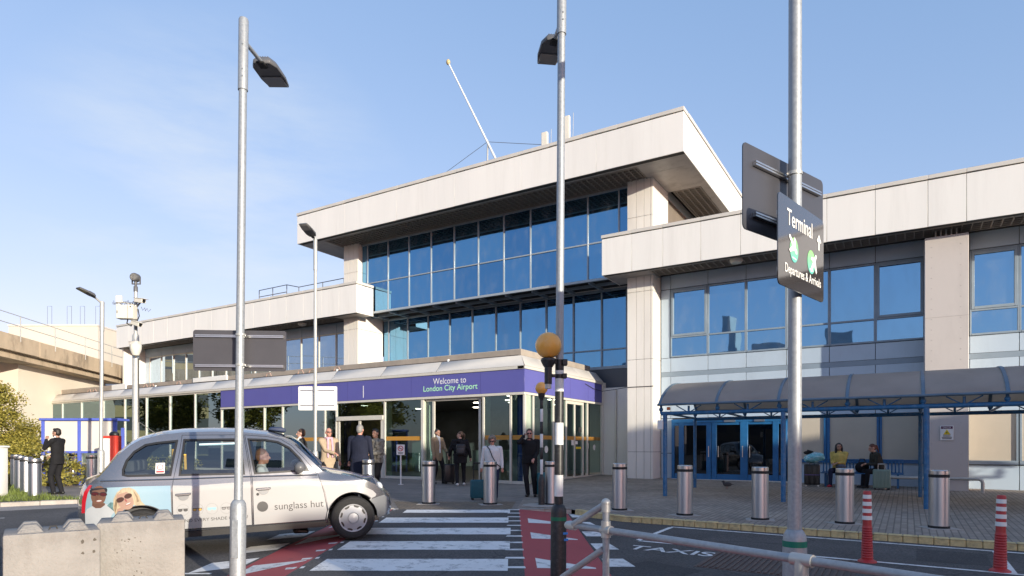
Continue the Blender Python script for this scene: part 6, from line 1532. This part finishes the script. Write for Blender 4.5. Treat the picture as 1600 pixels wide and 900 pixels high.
    if leg and not no_legs:
        b = MB(); stack(b, [(0, 0, z - drop, rx * wide, ry) for z, rx, ry in ((.84, .16, .115), (.93, .182, .125), (1.0, .172, .12))], T=lambda p: Vector(p) * k)
        for s in (-1, 1): chain(b, [hp[s], kn[s], an[s] + Vector((0, 0, -.01 * k))], [.098 * k * wide, .070 * k, .056 * k])
        remesh(b, 'trousers', leg, t, .0115, 2)
    if shoe and not no_legs:
        for s in (-1, 1):
            b = MB(); a = an[s]; cap(b, a + Vector((0, -.035, -.045)) * k, a + Vector((s * .015, .13, -.055)) * k, .045 * k, .036 * k); cap(b, a + Vector((0, 0, -.03)) * k, a, .046 * k, .042 * k)
            so = remesh(b, 'shoe', shoe, t, .01, 1)
            for v in so.data.vertices: v.co.z = max(v.co.z, .002)
    return t
black_c = cloth('black_cloth', (.012, .012, .014)); navy_c = cloth('navy_wool', (.014, .017, .034)); beige_c = cloth('beige_wool', (.40, .31, .215), var=.12); dark_t = cloth('dark_trousers', (.014, .014, .017)); tan_c = cloth('tan_jacket', (.30, .225, .14))
char_c = cloth('charcoal_cloth', (.028, .026, .024)); white_c = cloth('white_jumper', (.66, .66, .66), var=.05); pink_c = cloth('pink_scarf', (.56, .36, .42)); fur_c = cloth('grey_fur', (.21, .20, .175), .95, .5, 16, ((.06, .055, .05), .7, 9), 1.0); yellow_c = cloth('yellow_jumper', (.56, .42, .12), .9, .2)
olive_c = cloth('dark_olive', (.04, .04, .034)); navy_t = cloth('navy_trousers', (.02, .025, .055)); jean_c = cloth('grey_denim', (.09, .10, .13))
bk_shoe = M_('black_shoe', (.012, .012, .012), .4); wh_shoe = M_('white_trainer', (.7, .69, .66), .5); red_shoe = M_('red_shoe', (.45, .03, .05), .5)
dk_hair = M_('dark_hair', (.018, .013, .010), .55); bk_hair = M_('black_hair', (.010, .009, .009), .5); br_hair = M_('brown_hair', (.07, .038, .02), .55); gy_hair = M_('grey_hair', (.24, .225, .21), .6, var=.2, vs=30); gc_hair = M_('grey_brown_hair', (.20, .165, .13), .6, var=.3, vs=30); ginger = M_('ginger_hair', (.24, .10, .035), .55); aub_hair = M_('auburn_hair', (.10, .035, .02), .55)
rel = lambda a: TH + rad(a)
person('man in black suit standing side on at the grass verge, hand raised to his mouth', G(17.95, -12.62, .1), rel(88), 1.82, skin_t, black_c, dark_t, bk_shoe, dk_hair, 'quiff', L=(-.08, .24, 1.46), R=(.16, .30, 1.02), shirt=whites, beard=dk_hair, hintL=(-.3, .3, -1), hintR=(.5, -1, -.3), feet={-1: (-.08, .05), 1: (.10, -.04)}, coat_z=.80)
b = MB(); 
t = thing('paper_cup', 'white paper cup held by the man in black on the verge', 'cup', G(17.85, -12.98, 1.0 + .1), TH); b.lathe([(.03, -.05), (.04, .06), (.036, .06), (.028, -.045)], n=14); b.build('cup', whites, t)
person('man in dark coat with short fair hair, seen side on above the taxi windscreen', G(17.3, -5.62, .1), rel(100), 1.80, skin_f, char_c, dark_t, bk_shoe, br_hair, 'short', shirt=whites, coat_z=.75)
person('man in long beige coat with pink scarf and glasses beside the lamp post', G(17.6, -5.0, .1), rel(215), 1.83, skin_r, beige_c, dark_t, bk_shoe, gc_hair, 'bald', R=(-.05, .30, 1.10), L=(-.27, .12, .82), scarf=pink_c, coat_z=.52, sunglasses=True, wide=1.08, hintR=(.5, -.6, -.5))
person('man in long navy overcoat with grey hair seen from behind', G(16.9, -3.98, .1), rel(-8), 1.90, skin_r, navy_c, dark_t, bk_shoe, gy_hair, 'short', wide=1.2, coat_z=.42, L=(-.30, .08, .86), R=(.30, .08, .86))
person('person in fluffy grey fur jacket half hidden behind the man in navy', G(17.7, -3.72, .1), rel(150), 1.80, skin_t, fur_c, dark_t, bk_shoe, bk_hair, 'quiff', fluffy=1, wide=1.1, coat_z=.86, R=(.1, .28, 1.15), L=(-.1, .28, 1.1))
person('man in tan jacket and white shirt just inside the open doorway', G(21.9, -2.52, .1), rel(225), 1.84, skin_t, tan_c, dark_t, bk_shoe, dk_hair, 'short', shirt=white_c, coat_z=.74, lean=-.04, R=(.24, .12, .84), L=(-.22, .24, .95), feet={-1: (-.16, .1), 1: (.12, -.06)})
person('woman in black padded coat with backpack walking into the doorway in white trainers', G(21.2, -1.70, .1), rel(8), 1.76, skin_f, black_c, dark_t, wh_shoe, br_hair, 'tail', turn=rad(70), fluffy=.8, wide=1.12, coat_z=.72, L=(-.34, .2, .95), R=(.36, .05, .82), feet={-1: (-.1, -.14), 1: (.13, .12)}, lean=.04)
p_bag = thing('backpack', 'small black backpack on the back of the woman entering the doorway', 'backpack', G(20.98, -1.66, 1.28), TH)
b = MB(); b.box(-.15, .15, -.1, .06, -.17, .17); b.build('bag', M_('backpack_black', (.02, .02, .022), .5), p_bag, bevel=.05, seg=3)
b = MB(); b.box(-.11, .11, -.135, -.105, -.13, .04); b.build('pocket', M_('backpack_pocket', (.035, .035, .038), .5), p_bag, bevel=.02, seg=2)
person('woman in white jumper with curly grey hair looking down beside her teal suitcase', G(16.35, -.50, .1), rel(176), 1.60, skin_r, white_c, navy_t, bk_shoe, gc_hair, 'curly', nod=.35, wide=1.15, R=(.33, -.02, .72), L=(-.30, .08, .76), sunglasses=True, coat_z=.84, bulk=.2)
b = MB(); t = thing('shoulder_strap', 'dark bag strap across the woman in the white jumper', 'strap', G(16.35, -.50, .1), rel(176)); b.tube([(.13, .05, 1.36), (.05, .165, 1.28), (-.02, .19, 1.1), (-.12, .17, .92), (-.2, .05, .85)], .012, 6); b.build('strap', blackr, t)
person('man in black with sunglasses holding a phone to his ear by the glass corner', G(17.35, .47, .1), rel(168), 1.80, skin_r, black_c, dark_t, bk_shoe, br_hair, 'short', nod=.12, turn=.2, R=(.13, .12, 1.57), L=(-.16, .24, .98), hintR=(.55, .35, -1), sunglasses=True, wide=1.12, coat_z=.86, bulk=.25, feet={-1: (-.16, .05), 1: (.02, .12)})
b = MB(); t = thing('mobile_phone', 'dark mobile phone at the ear of the man in black by the glass', 'phone', G(17.22, .34, 1.72), TH); b.box(-.012, .012, -.04, .04, -.07, .07); b.build('phone', blackm, t, bevel=.006)
def seated(label, x, y, rz, h, **kw):
    h *= 1.08
    return person(label, (x, y, gz(x, y) + .1), rz, h, drop=.40, knees={-1: (-.12, .42, .50), 1: (.12, .42, .50)}, feet={-1: (-.12, .46), 1: (.12, .46)}, **kw)
seated('woman in yellow jumper with long black hair sitting on the bench', -1.87, 23.15, rad(180 - 12), 1.66, skin=skin_t, top=yellow_c, leg=navy_t, shoe=red_shoe, hair=bk_hair, hair_style='long', L=(-.06, .30, .74), R=(.08, .32, .72), wide=1.08, turn=.45, coat_z=.86, bulk=.2)
b = MB(); t = thing('shoulder_bag', 'grey bag on the lap of the woman in yellow', 'bag', (-1.80, 22.85, gz(-1.8, 22.85) + .1 + .62), rad(168)); b.sph((0, 0, 0.02), (.16, .11, .09), 16, 10); b.build('bag', jean_c, t)
seated('person in dark olive jacket with auburn ponytail bending forward on the bench', -.72, 23.1, rad(180 - 62), 1.68, skin=skin_f, top=olive_c, leg=dark_t, shoe=bk_shoe, hair=aub_hair, hair_style='tail', lean=.32, nod=.2, L=(-.05, .42, .72), R=(.05, .44, .70), coat_z=.86)
# taxi driver, seated at the wheel
dm = Matrix.Translation(X.location) @ X.rotation_euler.to_matrix().to_4x4()
dp = dm @ Vector((2.44, -.37, .14))
person('taxi driver with ginger hair in a white shirt seen through the front window', dp, hd_ - math.pi / 2, 1.70, skin_r, white_c, dark_t, bk_shoe, ginger, 'short', drop=.40, knees={-1: (-.12, .40, .52), 1: (.12, .40, .52)}, feet={-1: (-.12, .56), 1: (.12, .56)}, L=(-.15, .36, .82), R=(.17, .36, .82), turn=-.25)

# ------------------------------------------------------------------ luggage
def suitcase(label, p, rz, w_, h_, d_, mat, wheels=blackr, ribs=5, handle=.0, group=None):
    t = thing('suitcase', label, 'suitcase', p, rz, group)
    b = MB(); b.box(-w_ / 2, w_ / 2, -d_ / 2, d_ / 2, .05, .05 + h_); sh_ = b.build('shell', mat, t, bevel=.035, seg=3)
    b = MB()
    for i in range(ribs): x = -w_ / 2 + w_ * (i + .5) / ribs; b.box(x - w_ / ribs * .3, x + w_ / ribs * .3, -d_ / 2 - .008, d_ / 2 + .008, .09, .01 + h_)
    if ribs: b.build('ribs', mat, sh_, bevel=.006)
    b = MB()
    for sx in (-1, 1):
        for sy_ in (-1, 1): b.lathe([(.001, -.012), (.026, -.012), (.026, .012), (.001, .012)], (sx * (w_ / 2 - .05), sy_ * (d_ / 2 - .05), .026), 12, axis='y'); 
    b.build('wheels', wheels, t)
    b = MB()
    if handle:
        for x in (-.09, .09): b.tube([(x, d_ / 2 - .05, .04 + h_), (x, d_ / 2 - .05, .05 + h_ + handle)], .012, 8)
        b.tube([(-.1, d_ / 2 - .05, .05 + h_ + handle), (.1, d_ / 2 - .05, .05 + h_ + handle)], .016, 8)
    else: b.tube([(-.07, 0, .045 + h_), (-.06, 0, .085 + h_), (.06, 0, .085 + h_), (.07, 0, .045 + h_)], .012, 8)
    b.build('handle', galvw if handle and mat.name.startswith('sage') else blackr, t, smooth=60)
    return t
tealm = M_('teal_fabric', (.006, .085, .115), .6, var=.15, vs=10); blk_s = M_('black_shell', (.014, .014, .015), .3); sage = M_('sage_shell', (.20, .29, .25), .4, var=.04); teal2 = M_('teal_shell', (.012, .12, .15), .4)
suitcase('small teal cabin suitcase with pulled out handle beside the woman in white', G(16.35, -.87, .1), TH + .25, .36, .46, .22, tealm, ribs=0, handle=.42)
suitcase('tall teal suitcase standing behind the small beacon pole', G(17.1, .87, .1), TH + .1, .40, .60, .26, teal2, ribs=4)
suitcase('dark suitcase standing between the two people in the doorway', G(21.8, -2.12, .1), TH + .2, .36, .62, .25, blk_s, ribs=0, handle=.4)
wx_ = -2.62
suitcase('black suitcase with white wheels under a light blue bag', (wx_, 22.75, gz(wx_, 22.75) + .1), rad(8), .46, .66, .28, blk_s, whites, 3)
t = thing('plastic_bag', 'crumpled light blue striped bag lying on top of the black suitcase', 'bag', (wx_ + .08, 22.7, gz(wx_, 22.7) + .1 + .78), rad(10))
bagm = M_('light_blue_bag', (.16, .48, .56), .4, var=.5, vs=9, stain=((.75, .82, .85), .9, 6), stretch=(1, 1, 3))
b = MB(); vs_ = []
b.sph((.0, 0, .14), (.30, .18, .17), 24, 16)
for i, p in enumerate(b.v): q = noise.noise(Vector(p) * 7) * .06; r_ = Vector(p) - Vector((0, 0, .14)); r_ = r_ * (1 + q * 2.5) ; b.v[i] = (r_.x + r_.z * .35, r_.y, max(-.04, r_.z + .14))
b.build('bag', bagm, t); b = MB(); b.sph((-.16, .05, .3), (.16, .1, .07), 12, 8); b.tube([(-.25, 0, .26), (-.2, -.06, .38), (-.05, -.08, .33)], .02, 8); b.build('black_pouch', blackr, t)
b = MB(); b.box(-.235, .235, -.152, -.142, .36, .385); b.build('luggage_strap', M_('purple_strap', (.09, .07, .22), .6), [o for o in bpy.data.objects if o.get('label', '').startswith('black suitcase with white wheels')][0])
gx_ = -.66
suitcase('sage green ribbed suitcase in front of the person with the ponytail', (gx_, 22.35, gz(gx_, 22.35) + .1), rad(6), .46, .56, .26, sage, ribs=5, handle=.16)
t = thing('holdall', 'black soft bag on the bench between the two seated people', 'bag', (-1.22, 23.12, gz(-1.2, 23.1) + .1 + .455), rad(6))
b = MB(); b.sph((0, 0, .17), (.2, .14, .18), 16, 10); b.build('bag', black_c, t); b = MB(); b.tube([(-.1, 0, .3), (-.06, -.02, .44), (.06, -.02, .44), (.1, 0, .3)], .014, 8); b.build('handle', blackr, t)

# ------------------------------------------------------------------ vegetation
def leaves(b, c, r, n, size, rr, clump=0.55, nc=40):
    cl = []
    for i in range(nc):
        while True:
            p = Vector((rr.uniform(-1, 1), rr.uniform(-1, 1), rr.uniform(-1, 1)))
            if .45 < p.length < 1: break
        cl.append((p, rr.uniform(.16, .36)))
    for i in range(n):
        p, s = rr.choice(cl)
        q = p + Vector((rr.gauss(0, 1), rr.gauss(0, 1), rr.gauss(0, .8))) * s * clump
        q = Vector((c[0] + q.x * r[0], c[1] + q.y * r[1], c[2] + q.z * r[2]))
        if q.z < c[2] - r[2]: continue
        u = Vector((rr.gauss(0, 1), rr.gauss(0, 1), rr.gauss(0, .6))).normalized(); w_ = u.orthogonal().normalized(); s_ = size * rr.uniform(.6, 1.35)
        b.add([q - u * s_, q + w_ * s_ * .5, q + u * s_, q - w_ * s_ * .5], [(0, 1, 2, 3)], 0 if rr.random() < .62 else 1)
lf1 = M_('olive_leaf', (.29, .25, .05), .5, var=.45, vs=1.6); lf2 = M_('dark_leaf', (.17, .16, .035), .5, var=.4, vs=1.6); bark = M_('bark', (.10, .075, .05), .9, var=.3, vs=6)
for m in (lf1, lf2):
    m.node_tree.nodes['Principled BSDF'].inputs['Transmission Weight'].default_value = 0.0
def tree(name, label, cat, x, y, crowns, n, size, seed, stems):
    t = thing(name, label, cat, (x, y, gz(x, y) + .05), 0); rr = random.Random(seed); b = MB()
    for c, r in crowns: leaves(b, c, r, n, size, rr)
    b.build('crown', [lf1, lf2], t, smooth=None)
    b = MB()
    for p in stems: b.tube(p, [.10 - .075 * i / (len(p) - 1) if len(p) > 1 else .1 for i in range(len(p))] if size < .1 else [.22 - .17 * i / (len(p) - 1) for i in range(len(p))], 8)
    b.build('trunk', bark, t); return t
bx, by = P(22.5, -18.25)
tree('shrub', 'large olive green shrub at the left edge behind the bollards', 'shrub', bx, by, [((0, 0, 2.0), (1.5, 1.4, 1.45)), ((-1.3, -.5, 1.9), (1.5, 1.2, 1.6)), ((.7, .5, 1.0), (.9, .8, .9)), ((-.4, -.6, 1.2), (1.2, .9, 1.1)), ((.3, -.4, 2.6), (1.1, 1.0, 1.0))], 11000, .046, 3,
     [[(0, 0, 0), (.1, 0, 1.0), (.3, .1, 2.4)], [(0, 0, 0), (-.4, .1, 1.0), (-1.1, .1, 2.6)], [(.1, 0, 0), (.5, .3, .9), (.8, .4, 1.7)], [(0, 0, .6), (.7, -.2, 1.6), (1.1, -.3, 2.5)]])
bx, by = P(20.5, -15.9)
tree('bush', 'low dark bush with pink flowers behind the row of bollards', 'bush', bx, by, [((0, .8, .7), (1.0, .6, .75)), ((1.1, 1.2, .5), (.8, .5, .55)), ((-.9, .3, .7), (.8, .5, .8))], 1500, .05, 4, [[(0, .8, 0), (.1, .8, .9)], [(1.1, 1.2, 0), (1.2, 1.2, .7)]])
b = MB(); rr = random.Random(9)
bush = [o for o in bpy.data.objects if o.name.startswith('bush') and o.parent is None][0]
for i in range(7): b.sph((rr.uniform(-1.2, -.2), rr.uniform(-.3, .1), rr.uniform(.7, 1.2)), (.07, .05, .06), 8, 6)
b.build('flowers', M_('pink_flower', (.6, .22, .2), .6), bush)
bx, by = P(24.2, -14.0)
tree('bush', 'low green bush behind the legs of the notice board', 'bush', bx, by, [((0, 0, .45), (1.6, .5, .55)), ((1.5, .7, .45), (1.0, .5, .5))], 1500, .05, 6, [[(0, 0, 0), (0, 0, .5)]])
for lab, x, y, s in (('broad tree standing across the road, mirrored in the entrance glazing', -52, -1, 5), ('leafy tree across the road nearer the crossing', -43, -7.5, 8), ('dense tree across the road furthest from the crossing', -60, 1.5, 12)):
    tree('broadleaf_tree', lab, 'tree', x, y, [((0, 0, 5.6), (3.2, 3.2, 2.8)), ((2, 1, 4.6), (2.4, 2.2, 2.2)), ((-2, -1, 4.8), (2.4, 2.4, 2.2))], 3200, .16, s, [[(0, 0, 0), (.1, 0, 2.5), (.6, .3, 5.5)], [(0, 0, 2), (-.9, -.4, 4), (-1.8, -.8, 5.2)], [(.1, 0, 2.3), (1.1, .5, 3.8), (2, 1, 5)]])

# ------------------------------------------------------------------ buildings at the back and across the road
stone = M_('stained_concrete', (0.42, 0.335, 0.24), 0.9, var=0.14, vs=1.2, bump=.25, bs=20, stain=((0.07, 0.055, 0.04), 0.75, 1.1), stretch=(1, 1, 0.35))
pale = M_('pale_render', (0.62, 0.56, 0.47), 0.8, var=0.05, vs=.4); whitec = M_('white_cladding', (0.72, 0.69, 0.64), 0.5, var=.04, vs=.4); greyc = M_('grey_cladding', (0.42, 0.42, 0.43), 0.5, var=.08, vs=.6)
vd = thing('railway_viaduct', 'stained concrete railway viaduct with railings running behind the shrub', 'viaduct', G(30, -28, 0), TH)
vz = gz(*P(30, -28))
b = MB()
def vbox(b, d0, d1, l0, l1, z00, z01, z10, z11):   # D range, l range, bottom/top at start and end
    v = [(l0 + 28, d0 - 30, z00 - vz), (l1 + 28, d0 - 30, z00 - vz), (l1 + 28, d1 - 30, z10 - vz), (l0 + 28, d1 - 30, z10 - vz), (l0 + 28, d0 - 30, z01 - vz), (l1 + 28, d0 - 30, z01 - vz), (l1 + 28, d1 - 30, z11 - vz), (l0 + 28, d1 - 30, z11 - vz)]
    b.add(v, [(0,3,2,1),(4,5,6,7),(0,1,5,4),(1,2,6,5),(2,3,7,6),(3,0,4,7)])
d = 14.0
while d < 43.4:
    e = min(d + 3.6, 43.6); zb_ = lambda q: 6.80 - (q - 32.6) * .045
    vbox(b, d + .012, e - .012, -26.3, -26.0, zb_(d), zb_(d) + .86, zb_(e), zb_(e) + .86); d = e
b.build('parapet', stone, vd, bevel=.02)
b = MB(); vbox(b, 14, 43.6, -34.5, -26.31, 6.75 + .8, 7.3 + .8, 6.2, 6.75); vbox(b, 14, 43.6, -27.6, -26.31, 7.2, 7.5, 6.0, 6.3); b.build('deck', stone, vd)
b = MB(); vbox(b, 35.8, 43.5, -34, -27.35, 0, 6.55, 0, 6.2); b.build('abutment', pale, vd)
b = MB()
for i in range(14):
    q = 16 + i * 2.6; zt = zb_(q) + .86
    if q < 47: b.tube([(2, q - 30, zt - .3 - vz), (2, q - 30, zt + 1.05 - vz)], .03, 6)
b.build('railing_posts', galvw, vd)
b = MB()
for hh in (1.05, .52): b.tube([(2, 16 - 30, zb_(16) + .86 + hh - vz), (2, 48 - 30, zb_(48) + .86 + hh - vz)], .022, 6)
b.build('rail', galvw, vd)
b = MB(); vbox(b, 43.6, 46.5, -26.4, -25.7, 5.9, 7.0, 5.9, 6.9); b.build('dark_end', M_('dark_cladding', (.05, .05, .055), .5), vd)
def lbox(name, label, D0, D1, l0, l1, z1, mat, joint=None, cat='building'):
    t = thing(name, label, cat, G((D0 + D1) / 2, (l0 + l1) / 2, 0), TH)
    zz0 = gz(*P((D0 + D1) / 2, (l0 + l1) / 2)); w_ = (l1 - l0) / 2; dd = (D1 - D0) / 2
    b = MB(); b.box(-w_, w_, -dd, dd, -.5, z1 - zz0); b.build('wall', mat, t, bevel=.02)
    b = MB(); b.box(-w_ - .05, w_ + .05, -dd - .05, dd + .05, z1 - zz0, z1 - zz0 + .15); b.build('coping', coping_m, t)
    if joint:
        b = MB()
        for q in joint: b.box(-w_ - .006, w_ + .006, -dd - .006, dd + .006, q - zz0, q - zz0 + .03)
        b.build('joint_line', M_('panel_joint', (.2, .19, .18), .6) if 'panel_joint' not in bpy.data.materials else bpy.data.materials['panel_joint'], t)
    return t, w_, dd, zz0
lbox('plant_building', 'low white clad building under the viaduct', 48, 55, -34.9, -32.3, 7.4, whitec, [5.6])
t, w_, dd, zz0 = lbox('background_building', 'pale flat roofed building with aerials far behind the viaduct', 58, 72, -45.2, -37.2, 12.6, pale, [9.5])
b = MB()
for x in (-.2 * w_, .25 * w_, .55 * w_, .9 * w_): b.tube([(x, -dd + 1, 12.7 - zz0), (x, -dd + 1, 14.6 - zz0)], .016, 5); b.tube([(x - .4, -dd + 1, 12.9 - zz0), (x - .4, -dd + 1, 14.6 - zz0), (x, -dd + 1, 14.6 - zz0)], .014, 5)
b.build('aerials', lampgrey, t)
b = MB(); b.box(w_ - .02, w_ + .012, -dd + .5, dd - .5, 5.5 - zz0, 7.2 - zz0); b.build('window', M_('far_window', (.25, .28, .33), .2), t)
# across the road (seen in the glass, and throwing the long evening shade)
def winmat(name, wall, glass):
    m = bpy.data.materials.new(name); m.use_nodes = True; tt = m.node_tree; bb = tt.nodes['Principled BSDF']
    tc = tt.nodes.new('ShaderNodeTexCoord'); mp = tt.nodes.new('ShaderNodeMapping'); mp.inputs['Rotation'].default_value = (rad(90), 0, 0)
    br = tt.nodes.new('ShaderNodeTexBrick'); br.offset = 0; br.inputs['Scale'].default_value = 1; br.inputs['Brick Width'].default_value = 3.2; br.inputs['Row Height'].default_value = 3.1; br.inputs['Mortar Size'].default_value = .75
    br.inputs['Color1'].default_value = (*glass, 1); br.inputs['Color2'].default_value = (*[g * 1.6 for g in glass], 1); br.inputs['Mortar'].default_value = (*wall, 1)
    tt.links.new(tc.outputs['Object'], mp.inputs[0]); tt.links.new(mp.outputs[0], br.inputs['Vector']); tt.links.new(br.outputs['Color'], bb.inputs['Base Color']); bb.inputs['Roughness'].default_value = .6
    return m
wm1 = winmat('brown_block_facade', (.10, .085, .075), (.03, .035, .045)); wm2 = winmat('yellow_block_facade', (.52, .40, .20), (.10, .10, .10)); wm3 = winmat('grey_block_facade', (.12, .12, .125), (.03, .035, .045))
def block_b(label, x, y, w_, d_, h_, mat, rz=0, extra=()):
    t = thing('office_block', label, 'building', (x, y, 0), rz)
    b = MB(); b.box(-w_ / 2, w_ / 2, -d_ / 2, d_ / 2, -.5, h_); b.build('wall', mat, t)
    b = MB(); b.box(-w_ / 2 - .1, w_ / 2 + .1, -d_ / 2 - .1, d_ / 2 + .1, h_, h_ + .3)
    for ex in extra: b.box(*ex)
    b.build('roof', greyc, t); return t
block_b('brown office block across the road with a stair tower', -24, -66, 15, 14, 16.5, wm1, .1, ((-3, -1.6, -3, 0, 16.5, 25), (2, 6, -3, 2, 16.5, 19)))
block_b('grey block with a plant room across the road', -9, -70, 9, 14, 14, wm3, -.1, ((-2.8, 1.5, -3, 3, 14, 21),))
block_b('long low brown block across the road', -48, -64, 20, 12, 12.5, wm1, .05, ((-7, -3, -2, 2, 12.5, 15.5), (3, 8, -2, 2, 12.5, 17)))
block_b('yellow apartment tower far across the road', -132, -36, 16, 14, 22, wm2, .5)
block_b('red roofed block far across the road', -92, -14, 22, 12, 9, wm2, .4)
nv = Vector((-SUN_DIR.y, SUN_DIR.x, 0)); ld2 = Vector((-SUN_DIR.x, -SUN_DIR.y, 0))
ang = math.atan2(nv.y, nv.x); tanel = math.tan(rad(SUN_EL))
for lab, n0, n1, s_, zt in (('unseen block behind the camera, sized to shade the road and doors', 7.4, 20.2, -30, 2.3 + 48 * tanel), ('lower unseen block beside it, stepping the shade line down', 20.2, 22.6, -30, 2.1 + 41.5 * tanel), ('low unseen block added to shade the crossing and taxi wheel', 3.0, 7.4, -30, .7 + 39.5 * tanel)):  # unseen blocks, width and height set by the shade they throw
    p = ld2 * (s_ - 6) + nv * ((n0 + n1) / 2)
    t = thing('shade_block', lab, 'building', (p.x, p.y, 0), ang)
    b = MB(); b.box(-(n1 - n0) / 2, (n1 - n0) / 2, -6, 6, -.5, zt - .2); b.build('wall', wm1, t)
    b = MB(); b.box(-(n1 - n0) / 2, (n1 - n0) / 2, -6, 6, zt - .2, zt); b.build('roof', greyc, t)
